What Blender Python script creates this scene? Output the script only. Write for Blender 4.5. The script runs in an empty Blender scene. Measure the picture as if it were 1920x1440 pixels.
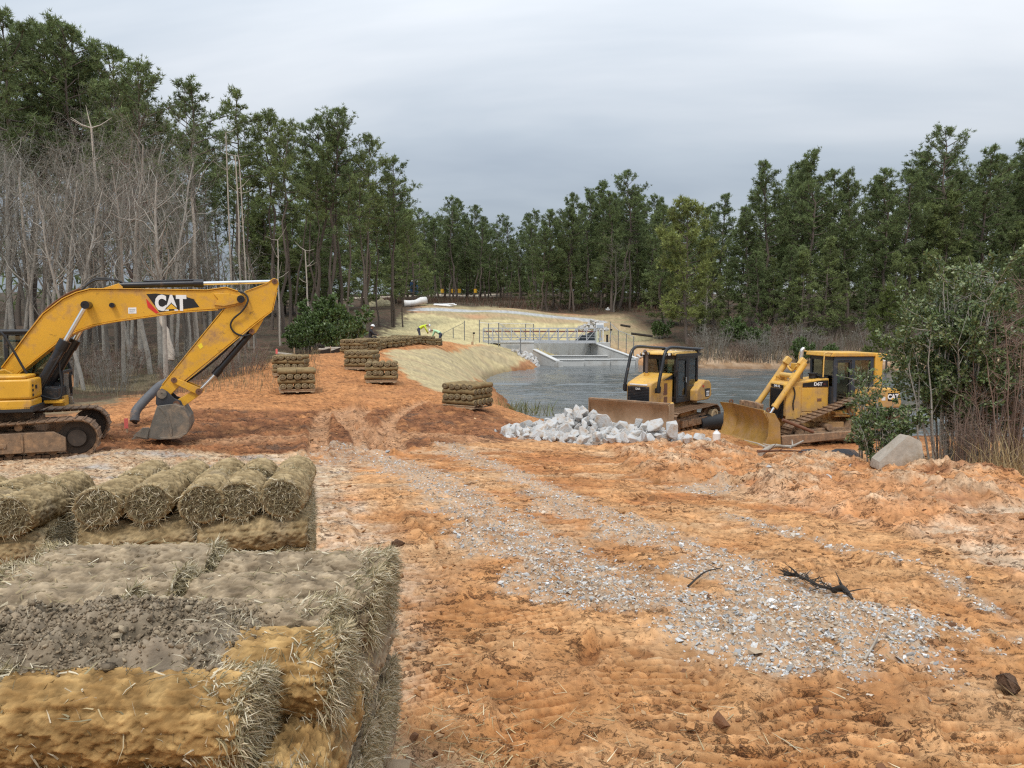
import bpy, bmesh, math, random
import numpy as np
from mathutils import Vector, Matrix
rnd = random.Random(7)
RS = np.random.RandomState(11)
S = bpy.context.scene
S.render.engine = 'CYCLES'
COL = S.collection
rad = math.radians

# ------------------------------------------------------------------ camera, sky, sun, exposure
CAMH, FPX, PITCH = 1.75, 1450.0, math.atan(120 / 1450.0)
cam = bpy.data.objects.new('camera', bpy.data.cameras.new('camera'))
COL.objects.link(cam); S.camera = cam
cam.location = (0, 0, CAMH); cam.rotation_euler = (math.pi / 2 - PITCH, 0, 0)
cam.data.sensor_width = 36.0; cam.data.lens = 36.0 * FPX / 1920.0
cam.data.clip_start = 0.1; cam.data.clip_end = 3000
W = bpy.data.worlds.new("World"); S.world = W; W.use_nodes = True
S.view_settings.view_transform = 'Standard'; S.view_settings.look = 'None'
S.view_settings.exposure = 0.42; S.view_settings.gamma = 1.0
try: S.view_settings.use_curve_mapping = False
except Exception: pass
S.cycles.use_denoising = False; S.cycles.pixel_filter_type = 'BLACKMAN_HARRIS'; S.cycles.filter_width = 1.25
S.cycles.sample_clamp_indirect = 4.0; S.cycles.max_bounces = 6; S.cycles.transparent_max_bounces = 12
SUN_EL, SUN_ROT = rad(58), rad(200)

def N(nt, typ, **kw):
    n = nt.nodes.new(typ)
    for k, v in kw.items():
        if k in n.inputs: n.inputs[k].default_value = v
        else: setattr(n, k, v)
    return n

def build_world():
    nt = W.node_tree; nt.nodes.clear(); L = nt.links.new
    out = N(nt, 'ShaderNodeOutputWorld'); bg = N(nt, 'ShaderNodeBackground')
    sky = N(nt, 'ShaderNodeTexSky', sky_type='NISHITA', sun_disc=False, sun_elevation=SUN_EL, sun_rotation=SUN_ROT)
    s1 = N(nt, 'ShaderNodeVectorMath', operation='SCALE'); s1.inputs['Scale'].default_value = 0.10; L(sky.outputs[0], s1.inputs[0])
    tc = N(nt, 'ShaderNodeTexCoord'); sep = N(nt, 'ShaderNodeSeparateXYZ'); L(tc.outputs['Generated'], sep.inputs[0])
    zc = N(nt, 'ShaderNodeMath', operation='MAXIMUM'); L(sep.outputs[2], zc.inputs[0]); zc.inputs[1].default_value = 0.0
    za = N(nt, 'ShaderNodeMath', operation='ADD'); L(zc.outputs[0], za.inputs[0]); za.inputs[1].default_value = 0.26
    dx = N(nt, 'ShaderNodeMath', operation='DIVIDE'); L(sep.outputs[0], dx.inputs[0]); L(za.outputs[0], dx.inputs[1])
    dy = N(nt, 'ShaderNodeMath', operation='DIVIDE'); L(sep.outputs[1], dy.inputs[0]); L(za.outputs[0], dy.inputs[1])
    cb = N(nt, 'ShaderNodeCombineXYZ'); L(dx.outputs[0], cb.inputs[0]); L(dy.outputs[0], cb.inputs[1])
    mp = N(nt, 'ShaderNodeMapping'); L(cb.outputs[0], mp.inputs[0]); mp.inputs['Scale'].default_value = (0.5, 1.15, 1); mp.inputs['Location'].default_value = (3.6, 0.9, 0)
    n1 = N(nt, 'ShaderNodeTexNoise'); n1.inputs['Scale'].default_value = 0.85; n1.inputs['Detail'].default_value = 6; n1.inputs['Roughness'].default_value = 0.5; n1.inputs['Distortion'].default_value = 0.3
    L(mp.outputs[0], n1.inputs['Vector'])
    cr = N(nt, 'ShaderNodeValToRGB'); L(n1.outputs[0], cr.inputs[0])
    e = cr.color_ramp.elements
    e[0].position = 0.38; e[0].color = (0.58, 0.67, 0.79, 1)
    e[1].position = 0.62; e[1].color = (1.10, 1.15, 1.21, 1)
    m = e.new(0.5); m.color = (0.78, 0.87, 0.97, 1)
    # overcast luminance: the zenith is brighter than the horizon
    g = N(nt, 'ShaderNodeMath', operation='MULTIPLY_ADD'); L(zc.outputs[0], g.inputs[0]); g.inputs[1].default_value = 1.00; g.inputs[2].default_value = 0.33
    cl = N(nt, 'ShaderNodeVectorMath', operation='SCALE'); L(cr.outputs[0], cl.inputs[0]); L(g.outputs[0], cl.inputs['Scale'])
    mx = N(nt, 'ShaderNodeMix', data_type='RGBA'); mx.inputs['Factor'].default_value = 0.90
    L(s1.outputs[0], mx.inputs['A']); L(cl.outputs[0], mx.inputs['B'])
    L(mx.outputs['Result'], bg.inputs[0]); bg.inputs[1].default_value = 1.0
    L(bg.outputs[0], out.inputs[0])
build_world()
sun = bpy.data.objects.new('sun', bpy.data.lights.new('sun', 'SUN')); COL.objects.link(sun)
sun.data.energy = 1.5; sun.data.angle = rad(12); sun.data.color = (1.0, 0.955, 0.89)
_sd = Vector((math.sin(SUN_ROT) * math.cos(SUN_EL), math.cos(SUN_ROT) * math.cos(SUN_EL), math.sin(SUN_EL)))
sun.rotation_euler = _sd.to_track_quat('Z', 'Y').to_euler()

# ------------------------------------------------------------------ helpers
def at(px, py, Y):
    """the point at distance Y (metres ahead) that the photograph shows at pixel px, py"""
    a = (px - 960) / FPX; b = (720 - py) / FPX
    d = (a, math.cos(PITCH) + b * math.sin(PITCH), -math.sin(PITCH) + b * math.cos(PITCH))
    t = Y / d[1]
    return (d[0] * t, Y, CAMH + d[2] * t)

def tag(o, label=None, cat=None, group=None, kind=None):
    if label: o['label'] = label
    if cat: o['category'] = cat
    if group: o['group'] = group
    if kind: o['kind'] = kind
    return o

def thing(name, label, cat, loc=(0, 0, 0), rotz=0.0, group=None):
    o = bpy.data.objects.new(name, None); COL.objects.link(o)
    o.empty_display_size = 0.2
    o.location = loc; o.rotation_euler = (0, 0, rotz)
    return tag(o, label, cat, group)

class MB:
    """collects shapes into one mesh"""
    def __init__(s): s.v = []; s.f = []; s.c = None
    def add(s, vs, fs):
        b = len(s.v); s.v.extend([tuple(map(float, q)) for q in vs]); s.f.extend([tuple(i + b for i in q) for q in fs]); return s
    def box(s, c, d, rot=None, taper=None):
        x, y, z = d[0] / 2, d[1] / 2, d[2] / 2
        vs = [Vector((sx * x, sy * y, sz * z)) for sz in (-1, 1) for sy in (-1, 1) for sx in (-1, 1)]
        if taper:
            for q in vs[4:]: q.x *= taper[0]; q.y *= taper[1]
        if rot is not None:
            M = rot if isinstance(rot, Matrix) else Matrix.Rotation(rot, 3, 'Z')
            vs = [M @ q for q in vs]
        c = Vector(c)
        return s.add([q + c for q in vs], [(0, 2, 3, 1), (4, 5, 7, 6), (0, 1, 5, 4), (2, 6, 7, 3), (0, 4, 6, 2), (1, 3, 7, 5)])
    def b2(s, x0, x1, y0, y1, z0, z1): return s.box(((x0 + x1) / 2, (y0 + y1) / 2, (z0 + z1) / 2), (abs(x1 - x0), abs(y1 - y0), abs(z1 - z0)))
    def prism(s, pts, a, b, axis='y'):
        """polygon in the plane across axis, extruded from a to b along it"""
        n = len(pts)
        mk = {'y': lambda p, q: (p[0], q, p[1]), 'x': lambda p, q: (q, p[0], p[1]), 'z': lambda p, q: (p[0], p[1], q)}[axis]
        vs = [mk(p, a) for p in pts] + [mk(p, b) for p in pts]
        fs = [tuple(range(n))[::-1], tuple(range(n, 2 * n))] + [(i, (i + 1) % n, n + (i + 1) % n, n + i) for i in range(n)]
        return s.add(vs, fs)
    def loft(s, rings, cap=True):
        n = len(rings[0]); vs = [p for r in rings for p in r]; fs = []
        for k in range(len(rings) - 1):
            for i in range(n):
                j = (i + 1) % n
                fs.append((k * n + i, k * n + j, (k + 1) * n + j, (k + 1) * n + i))
        if cap: fs.append(tuple(range(n))[::-1]); fs.append(tuple(range((len(rings) - 1) * n, len(rings) * n)))
        return s.add(vs, fs)
    def tube(s, path, r, n=8, cap=True):
        P = [Vector(p) for p in path]; R = r if hasattr(r, '__len__') else [r] * len(P); rings = []
        T0 = (P[1] - P[0]).normalized(); up = Vector((0, 0, 1)) if abs(T0.z) < 0.9 else Vector((1, 0, 0))
        u = T0.cross(up).normalized()
        for k, p in enumerate(P):
            T = (P[min(k + 1, len(P) - 1)] - P[max(k - 1, 0)]).normalized()
            u = (u - T * u.dot(T)).normalized(); w = T.cross(u)
            rings.append([p + (u * math.cos(2 * math.pi * i / n) + w * math.sin(2 * math.pi * i / n)) * R[k] for i in range(n)])
        return s.loft(rings, cap)
    def cyl(s, a, b, r, n=14, r2=None): return s.tube([a, b], [r, r if r2 is None else r2], n)
    def ring(s, c, axis, r0, r1, h, n=20):
        """flat annulus of thickness h"""
        A = Vector(axis).normalized(); u = A.cross(Vector((0, 0, 1)) if abs(A.z) < .9 else Vector((1, 0, 0))).normalized(); w = A.cross(u); c = Vector(c)
        vs = []
        for rr, hh in ((r0, -h / 2), (r1, -h / 2), (r1, h / 2), (r0, h / 2)):
            vs += [c + A * hh + (u * math.cos(2 * math.pi * i / n) + w * math.sin(2 * math.pi * i / n)) * rr for i in range(n)]
        fs = []
        for k in range(4):
            for i in range(n):
                j = (i + 1) % n; k2 = (k + 1) % 4
                fs.append((k * n + i, k * n + j, k2 * n + j, k2 * n + i))
        return s.add(vs, fs)
    def mesh(s, name, mat, smooth=False):
        me = bpy.data.meshes.new(name); me.from_pydata(s.v, [], s.f)
        for m in (mat if isinstance(mat, (list, tuple)) else [mat]): me.materials.append(m)
        if smooth: me.shade_smooth()
        me.update(); return me

def fixn(me):
    bm = bmesh.new(); bm.from_mesh(me); bmesh.ops.recalc_face_normals(bm, faces=bm.faces); bm.to_mesh(me); bm.free()

def put(name, me, parent=None, loc=None, rot=None):
    o = bpy.data.objects.new(name, me); COL.objects.link(o)
    if parent is not None: o.parent = parent
    if loc is not None: o.location = loc
    if rot is not None: o.rotation_euler = rot
    return o

def obj(name, mb, mat, parent=None, bevel=0.0, smooth=False, auto=None, loc=None, rot=None, seg=2):
    me = mb.mesh(name, mat, smooth); fixn(me)
    o = put(name, me, parent, loc, rot)
    if bevel:
        b = o.modifiers.new('edge', 'BEVEL'); b.width = bevel; b.segments = seg; b.limit_method = 'ANGLE'; b.angle_limit = rad(35)
        if seg > 1: b.harden_normals = False
        me.shade_smooth()
        try: me.set_sharp_from_angle(angle=rad(50))
        except Exception: pass
    elif auto:
        me.shade_smooth()
        try: me.set_sharp_from_angle(angle=rad(auto))
        except Exception: pass
    return o

def npmesh(name, V, F, mat, col=None, smooth=False, mi=None):
    """mesh from numpy arrays; F is (n,3) or (n,4)"""
    V = np.asarray(V, np.float32); F = np.asarray(F, np.int32); k = F.shape[1]
    me = bpy.data.meshes.new(name)
    me.vertices.add(len(V)); me.vertices.foreach_set('co', V.ravel())
    me.loops.add(F.size); me.loops.foreach_set('vertex_index', F.ravel())
    me.polygons.add(len(F)); me.polygons.foreach_set('loop_start', np.arange(0, F.size, k, dtype=np.int32))
    try: me.polygons.foreach_set('loop_total', np.full(len(F), k, np.int32))
    except Exception: pass
    for m in (mat if isinstance(mat, (list, tuple)) else [mat]): me.materials.append(m)
    if mi is not None: me.polygons.foreach_set('material_index', np.asarray(mi, np.int32))
    if col is not None:
        a = me.color_attributes.new('Col', 'FLOAT_COLOR', 'POINT')
        c = np.ones((len(V), 4), np.float32); c[:, :3] = col; a.data.foreach_set('color', c.ravel())
    me.polygons.foreach_set('use_smooth', np.full(len(F), bool(smooth)))
    me.update(calc_edges=True); me.validate(); return me

def dup(root, loc=None, rotz=None, label=None, group=None, scale=None, rot=None):
    """a copy of a thing with copies of its parts and sub-parts"""
    def cp(o, par):
        c = o.copy(); COL.objects.link(c)
        if par is not None: c.parent = par
        for ch in o.children: cp(ch, c)
        return c
    r = cp(root, None)
    if loc is not None: r.location = loc
    if rotz is not None: r.rotation_euler = (0, 0, rotz)
    if rot is not None: r.rotation_euler = rot
    if scale is not None: r.scale = scale if hasattr(scale, '__len__') else (scale,) * 3
    if label: r['label'] = label
    if group: r['group'] = group
    return r

# ------------------------------------------------------------------ numpy noise
def _hash(ix, iy, seed):
    h = (ix.astype(np.int64) * 374761393 + iy.astype(np.int64) * 668265263 + seed * 974634777) & 0xFFFFFFFF
    h = ((h ^ (h >> 13)) * 1274126177) & 0xFFFFFFFF
    return ((h ^ (h >> 16)) & 0xFFFF) / 65535.0
def pn(x, y, seed=0):
    ix = np.floor(x); iy = np.floor(y); fx = x - ix; fy = y - iy
    u = fx * fx * fx * (fx * (fx * 6 - 15) + 10); v = fy * fy * fy * (fy * (fy * 6 - 15) + 10)
    def g(ax, ay):
        a = _hash(ix + ax, iy + ay, seed) * (2 * math.pi)
        return np.cos(a) * (fx - ax) + np.sin(a) * (fy - ay)
    n0 = g(0, 0) * (1 - u) + g(1, 0) * u; n1 = g(0, 1) * (1 - u) + g(1, 1) * u
    return (n0 * (1 - v) + n1 * v) * 1.5
def fbm(x, y, o=4, seed=0, gain=0.5):
    r = 0; a = 1.0
    for k in range(o):
        r = r + a * pn(x * 2 ** k + 17.3 * k, y * 2 ** k - 9.1 * k, seed + k); a *= gain
    return r
def smooth(a, b, x):
    t = np.clip((x - a) / (b - a), 0, 1); return t * t * (3 - 2 * t)

# ------------------------------------------------------------------ materials
def mat(name, color, rough=0.6, metal=0.0, var=0.0, vscale=3.0, dirt=None, dirt_amt=0.0, dscale=2.0, bump=0.0, bscale=40.0, attr=False, spec=0.5, coat=0.0, col2=None, low=None, grime=0.0, trans=0.0):
    m = bpy.data.materials.new(name); m.use_nodes = True; nt = m.node_tree; L = nt.links.new
    p = nt.nodes['Principled BSDF']
    p.inputs['Base Color'].default_value = (*color, 1); p.inputs['Roughness'].default_value = rough; p.inputs['Metallic'].default_value = metal
    p.inputs['Specular IOR Level'].default_value = spec; p.inputs['Coat Weight'].default_value = coat
    tc = N(nt, 'ShaderNodeTexCoord'); src = None
    if attr:
        at_ = N(nt, 'ShaderNodeVertexColor', layer_name='Col'); src = at_.outputs[0]
    if var or col2:
        nz = N(nt, 'ShaderNodeTexNoise'); nz.inputs['Scale'].default_value = vscale; nz.inputs['Detail'].default_value = 5; nz.inputs['Roughness'].default_value = 0.65
        L(tc.outputs['Object'], nz.inputs['Vector'])
        if col2:
            mr = N(nt, 'ShaderNodeMapRange'); L(nz.outputs[0], mr.inputs[0]); mr.inputs[1].default_value = 0.35; mr.inputs[2].default_value = 0.65
            mx = N(nt, 'ShaderNodeMix', data_type='RGBA'); L(mr.outputs[0], mx.inputs['Factor'])
            mx.inputs['A'].default_value = (*color, 1); mx.inputs['B'].default_value = (*col2, 1)
            if src: L(src, mx.inputs['A'])
            src = mx.outputs['Result']
        if var:
            mr = N(nt, 'ShaderNodeMapRange'); L(nz.outputs[0], mr.inputs[0]); mr.inputs[1].default_value = 0.25; mr.inputs[2].default_value = 0.75
            mr.inputs[3].default_value = 1 - var; mr.inputs[4].default_value = 1 + var
            sc = N(nt, 'ShaderNodeVectorMath', operation='SCALE'); L(mr.outputs[0], sc.inputs['Scale'])
            if src: L(src, sc.inputs[0])
            else: sc.inputs[0].default_value = color
            src = sc.outputs[0]
    if dirt:
        nd = N(nt, 'ShaderNodeTexNoise'); nd.inputs['Scale'].default_value = dscale; nd.inputs['Detail'].default_value = 7; nd.inputs['Roughness'].default_value = 0.7
        L(tc.outputs['Object'], nd.inputs['Vector'])
        f = nd.outputs[0]
        if low:   # mud thicker low down on the machine, where it was splashed
            sp = N(nt, 'ShaderNodeSeparateXYZ'); L(tc.outputs['Object'], sp.inputs[0])
            lr = N(nt, 'ShaderNodeMapRange'); L(sp.outputs[2], lr.inputs[0]); lr.inputs[1].default_value = low[0]; lr.inputs[2].default_value = low[1]; lr.inputs[3].default_value = 0.22; lr.inputs[4].default_value = 0.0
            ad = N(nt, 'ShaderNodeMath', operation='ADD'); L(f, ad.inputs[0]); L(lr.outputs[0], ad.inputs[1]); f = ad.outputs[0]
        mr = N(nt, 'ShaderNodeMapRange'); L(f, mr.inputs[0]); mr.inputs[1].default_value = 0.62 - 0.35 * dirt_amt; mr.inputs[2].default_value = 0.80 - 0.25 * dirt_amt
        mx = N(nt, 'ShaderNodeMix', data_type='RGBA'); L(mr.outputs[0], mx.inputs['Factor'])
        if src: L(src, mx.inputs['A'])
        else: mx.inputs['A'].default_value = (*color, 1)
        mx.inputs['B'].default_value = (*dirt, 1); src = mx.outputs['Result']
        rr = N(nt, 'ShaderNodeMapRange'); L(mr.outputs[0], rr.inputs[0]); rr.inputs[3].default_value = rough; rr.inputs[4].default_value = 0.92
        L(rr.outputs[0], p.inputs['Roughness'])
        if metal:
            mm = N(nt, 'ShaderNodeMapRange'); L(mr.outputs[0], mm.inputs[0]); mm.inputs[3].default_value = metal; mm.inputs[4].default_value = 0.0
            L(mm.outputs[0], p.inputs['Metallic'])
    if grime:   # grease smears and chipped, scraped spots
        ng = N(nt, 'ShaderNodeTexNoise'); ng.inputs['Scale'].default_value = 5.5; ng.inputs['Detail'].default_value = 9; ng.inputs['Roughness'].default_value = .72; ng.inputs['Distortion'].default_value = .6; L(tc.outputs['Object'], ng.inputs['Vector'])
        mg = N(nt, 'ShaderNodeMapRange'); L(ng.outputs[0], mg.inputs[0]); mg.inputs[1].default_value = .60; mg.inputs[2].default_value = .68; mg.inputs[4].default_value = grime
        mx = N(nt, 'ShaderNodeMix', data_type='RGBA'); L(mg.outputs[0], mx.inputs['Factor']); mx.inputs['B'].default_value = (.07, .04, .02, 1)
        if src: L(src, mx.inputs['A'])
        else: mx.inputs['A'].default_value = (*color, 1)
        src = mx.outputs['Result']
    if src: L(src, p.inputs['Base Color'])
    if bump:
        nb = N(nt, 'ShaderNodeTexNoise'); nb.inputs['Scale'].default_value = bscale; nb.inputs['Detail'].default_value = 6; nb.inputs['Roughness'].default_value = 0.65
        L(tc.outputs['Object'], nb.inputs['Vector'])
        b = N(nt, 'ShaderNodeBump'); b.inputs['Strength'].default_value = 1.0; b.inputs['Distance'].default_value = bump; L(nb.outputs[0], b.inputs['Height']); L(b.outputs[0], p.inputs['Normal'])
    if trans:   # thin leaves let some light through
        tr = N(nt, 'ShaderNodeBsdfTranslucent'); ms = N(nt, 'ShaderNodeMixShader'); ms.inputs[0].default_value = trans
        if src: L(src, tr.inputs[0])
        else: tr.inputs[0].default_value = (*color, 1)
        L(p.outputs[0], ms.inputs[1]); L(tr.outputs[0], ms.inputs[2]); L(ms.outputs[0], nt.nodes['Material Output'].inputs[0])
    return m

def glassmat(name, color, alpha_fac=0.35, rough=0.03):
    """window glass: reflects at grazing angles, lets most light through"""
    m = bpy.data.materials.new(name); m.use_nodes = True; nt = m.node_tree; L = nt.links.new; nt.nodes.remove(nt.nodes['Principled BSDF'])
    t = N(nt, 'ShaderNodeBsdfTransparent'); t.inputs[0].default_value = (*color, 1)
    g = N(nt, 'ShaderNodeBsdfGlossy'); g.inputs['Roughness'].default_value = rough; g.inputs[0].default_value = (.9, .95, .95, 1)
    fr = N(nt, 'ShaderNodeFresnel'); fr.inputs[0].default_value = 1.5
    a = N(nt, 'ShaderNodeMath', operation='MULTIPLY_ADD'); L(fr.outputs[0], a.inputs[0]); a.inputs[1].default_value = 1.0; a.inputs[2].default_value = 0.06
    ms = N(nt, 'ShaderNodeMixShader'); L(a.outputs[0], ms.inputs[0]); L(t.outputs[0], ms.inputs[1]); L(g.outputs[0], ms.inputs[2]); L(ms.outputs[0], nt.nodes['Material Output'].inputs[0])
    return m

DUST = (0.42, 0.24, 0.12)
M = {}
M['yellow'] = mat('machine_yellow', (0.68, 0.36, 0.03), 0.38, var=0.12, vscale=1.3, dirt=(.36,.20,.09), dirt_amt=0.30, dscale=2.2, bump=0.0006, bscale=60, grime=.55)
M['yellow_dusty'] = mat('dusty_yellow', (0.66, 0.37, 0.055), 0.5, var=0.14, vscale=1.5, dirt=(0.42, 0.26, 0.12), dirt_amt=0.42, dscale=1.8, bump=0.0008, bscale=50, low=(0.7, 1.9), grime=.6)
M['yellow_light'] = mat('cream_yellow', (0.70, 0.44, 0.12), 0.45, var=0.10, vscale=2, dirt=DUST, dirt_amt=0.25, dscale=3)
M['black'] = mat('black_paint', (0.012, 0.012, 0.014), 0.32, var=0.2, vscale=4, dirt=(0.16, 0.10, 0.06), dirt_amt=0.10, dscale=4)
M['blackmatt'] = mat('dark_plastic', (0.018, 0.019, 0.022), 0.55, var=0.2, vscale=6, dirt=(0.16, 0.10, 0.06), dirt_amt=0.18, dscale=4)
M['chrome'] = mat('polished_rod', (0.78, 0.78, 0.76), 0.16, 1.0, var=0.1, vscale=8)
M['steel'] = mat('bare_steel', (0.30, 0.29, 0.27), 0.42, 0.85, var=0.25, vscale=5, dirt=(0.22, 0.16, 0.10), dirt_amt=0.35, dscale=4, bump=0.001, bscale=50)
M['muddy'] = mat('muddy_track', (0.20, 0.13, 0.08), 0.85, 0.0, var=0.35, vscale=6, dirt=(0.40, 0.24, 0.13), dirt_amt=0.45, dscale=5, bump=0.006, bscale=25)
M['shoe'] = mat('track_shoe_steel', (0.20, 0.125, 0.075), 0.7, 0.25, var=0.35, vscale=7, dirt=(0.36, 0.21, 0.115), dirt_amt=0.38, dscale=6, bump=0.004, bscale=30)
M['bucket'] = mat('worn_bucket_steel', (0.16, 0.15, 0.13), 0.5, 0.55, var=0.3, vscale=3, dirt=(0.33, 0.24, 0.16), dirt_amt=0.42, dscale=2.5, bump=0.003, bscale=30)
M['blade'] = mat('dozer_blade', (0.38, 0.225, 0.055), 0.55, 0.15, var=0.3, vscale=2, dirt=(0.36, 0.23, 0.13), dirt_amt=0.50, dscale=1.6, bump=0.004, bscale=20)
M['blade_brown'] = mat('muddy_blade', (0.25, 0.17, 0.10), 0.7, 0.1, var=0.3, vscale=1.6, dirt=(0.34, 0.245, 0.16), dirt_amt=0.60, dscale=1.3, bump=0.005, bscale=18)
M['rust'] = mat('rust', (0.17, 0.08, 0.045), 0.8, 0.1, var=0.3, vscale=5)
M['white'] = mat('white_paint', (0.78, 0.78, 0.77), 0.5, var=0.06, vscale=5)
M['white_dirty'] = mat('dirty_white', (0.72, 0.71, 0.69), 0.5, var=0.1, vscale=4, dirt=(0.5, 0.4, 0.3), dirt_amt=0.2, dscale=3)
M['red'] = mat('red_print', (0.62, 0.03, 0.02), 0.45, var=0.08, vscale=6)
M['decal_yellow'] = mat('yellow_print', (0.75, 0.42, 0.03), 0.45, var=0.05, vscale=6)
M['glass'] = glassmat('cab_glass', (0.62, 0.72, 0.68))
M['seat'] = mat('seat_cloth', (0.05, 0.05, 0.045), 0.9, var=0.2, vscale=10)
M['rubber'] = mat('black_rubber', (0.015, 0.015, 0.016), 0.6, var=0.2, vscale=12)
M['concrete'] = mat('new_concrete', (0.50, 0.50, 0.48), 0.85, var=0.16, vscale=0.6, dirt=(0.30, 0.28, 0.25), dirt_amt=0.40, dscale=0.6, bump=0.004, bscale=8)
M['galv'] = mat('galvanised_steel', (0.42, 0.43, 0.44), 0.5, 0.45, var=0.15, vscale=3)
M['galv_dark'] = mat('weathered_galvanised_steel', (0.20, 0.205, 0.21), 0.6, 0.35, var=0.2, vscale=2)
M['wood'] = mat('pallet_wood', (0.40, 0.29, 0.18), 0.85, var=0.25, vscale=9, bump=0.002, bscale=30)
M['greywood'] = mat('weathered_wood', (0.36, 0.31, 0.25), 0.9, var=0.3, vscale=6, bump=0.004, bscale=20)
M['char'] = mat('charred_wood', (0.035, 0.028, 0.022), 0.9, var=0.4, vscale=8, bump=0.004, bscale=25)
M['rock'] = mat('pale_granite', (0.50, 0.50, 0.49), 0.85, var=0.22, vscale=1.2, dirt=(0.36, 0.26, 0.17), dirt_amt=0.44, dscale=1.3, bump=0.014, bscale=5)
M['boulder'] = mat('tan_boulder', (0.36, 0.31, 0.25), 0.9, var=0.25, vscale=4, dirt=(0.27, 0.20, 0.13), dirt_amt=0.4, dscale=2.4, bump=0.014, bscale=9)

# ------------------------------------------------------------------ terrain
WATER = -2.75
_cp = [(0,0,0),(-6,0,0),(6,0,0),(0,-10,0),(-15,-8,0),(15,-8,0),(-4,4,-.15),(4,4,-.15),(0,8.5,-.55),(-6,8.5,-.55),(6,8,-.45),(8,10.5,-.72),
 (0,13,-.9),(-7,13,-.92),(7,13,-.95),(0,17,-1.2),(-6,16.5,-1.2),(-11,17,-1.22),(-16,17,-1.2),(-16,10,-.8),(-9,19.5,-1.08),(5,17,-1.3),(9,15,-1.1),
 (14,14,-1.0),(20,14,-1.0),(3,20,-1.55),(6.5,20,-1.65),(10,20,-1.7),(16,20,-1.6),(25,20,-1.5),(13,12,-.85),(20,8,-.5),(-20,4,-.2),
 (5.8,29,-2.32),(7.3,30.3,-2.42),(10.7,26.8,-2.48),(8,25,-2.4),(13,27,-2.48),(3,26,-2.15),(4,24,-1.98),(16,27,-2.45),
 (.55,35.3,-2.75),(-1.1,48,-2.75),(-2.1,58,-2.75),(-.95,66.6,-2.75),(2.8,73,-2.75),(4.5,33,-2.75),(9,32,-2.75),(14,30.8,-2.75),(20,29.5,-2.75),(30,29,-2.75),(45,28,-2.75),
 (5,45,-4),(10,55,-4.2),(4,62,-4),(20,45,-4.2),(30,45,-4),(40,40,-4),(15,66,-3.8),(7,74,-3.6),(55,38,-4),
 (18,72.5,-2.75),(28,72,-2.75),(38,70,-2.75),(50,66,-2.75),(70,58,-2.75),(20,78,-1.6),(30,78,-1.5),(40,76,-1.5),(14,81,-1.6),(13,78.5,-2.75),(60,74,-1.3),(80,66,-1.3),
 (17.5,84,-.6),(25,95,.3),(40,95,.5),(60,90,.5),(25,120,3),(50,120,3),(80,110,3),(14,90,-.6),(11,87,-.6),
 (-7.5,27,-.84),(-4.5,30.5,-.86),(-6.5,33.3,-.42),(-1.4,25,-1.17),(-.6,29.5,-1.5),(-10.8,28,-.72),(-10.5,38,-.03),(-8.5,41,0),(-5.5,55,-.05),(-3.4,78,-.5),(-5,66,-.15),(-6.9,42,0),
 (-2.5,28.5,-.95),(-2.65,48,-1.3),(-3.8,46,-.7),(-3,22,-1.2),(-6,21,-1.13),(0,22,-1.38),(-9,22,-.98),(-1.0,72,-1.5),
 (-13,30,-1.0),(-13,40,-.6),(-12,50,-.5),(-14,24,-1.15),(-20,30,-.9),(-30,40,-.6),(-20,50,-.3),(-12,60,-.3),(-16,70,.2),(-30,70,.3),(-50,50,-.3),(-35,20,-.9),
 (-10,76,-.3),(-12,88,.8),(-10.5,95,1.75),(-19.7,110,3.3),(0,100,1.75),(0,130,4.4),(10.3,125,3.9),(20,105,1.75),(24,118,3),(-2,86,-.4),(4,91,-.6),(-7.6,85,.05),
 (-20,130,4.5),(0,155,6),(20,140,5),(0,200,9),(-60,150,5),(60,160,6),(-100,200,9),(100,200,9),(0,420,12),(-250,300,10),(250,300,10),
 (0,-60,0),(-60,-40,0),(60,-40,0),(60,0,0),(-60,0,0),(120,60,0),(-120,60,0)]
_cp = np.array(_cp, float)
CHANNEL = np.array([(2.5, 73.5), (12.2, 76.9), (8.3, 82.2), (3.0, 96.2), (-1.0, 96.2), (2.6, 81.6)])
def _U(r2): return np.where(r2 > 1e-12, r2 * np.log(np.maximum(r2, 1e-12)), 0)
def _warp(x, y):   # compress far distances so that near points keep their say
    r = np.sqrt(x * x + y * y) + 1e-9; k = np.log1p(r / 12.0) * 12.0 / r
    return x * k, y * k
def _solve():
    x, y = _warp(_cp[:, 0], _cp[:, 1]); n = len(x)
    K = _U((x[:, None] - x) ** 2 + (y[:, None] - y) ** 2) + np.eye(n) * 0.6
    P = np.stack([np.ones(n), x, y], 1); A = np.zeros((n + 3, n + 3)); A[:n, :n] = K; A[:n, n:] = P; A[n:, :n] = P.T
    return np.linalg.solve(A, np.concatenate([_cp[:, 2], np.zeros(3)])), x, y
_tw, _tx, _ty = _solve()
def base_h(X, Y):
    X = np.asarray(X, float); Y = np.asarray(Y, float); x, y = _warp(X, Y)
    r = _tw[-3] + _tw[-2] * x + _tw[-1] * y
    for w, a, b in zip(_tw[:-3], _tx, _ty): r = r + w * _U((x - a) ** 2 + (y - b) ** 2)
    ch = (Y > 72) & (Y < 98)
    if ch.any():   # the spillway channel is cut down below the water
        r = np.where(ch, r + (np.minimum(r, -3.25) - r) * poly_mask(X, Y, CHANNEL, .35), r)
    return np.clip(r, -5, 16)

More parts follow.
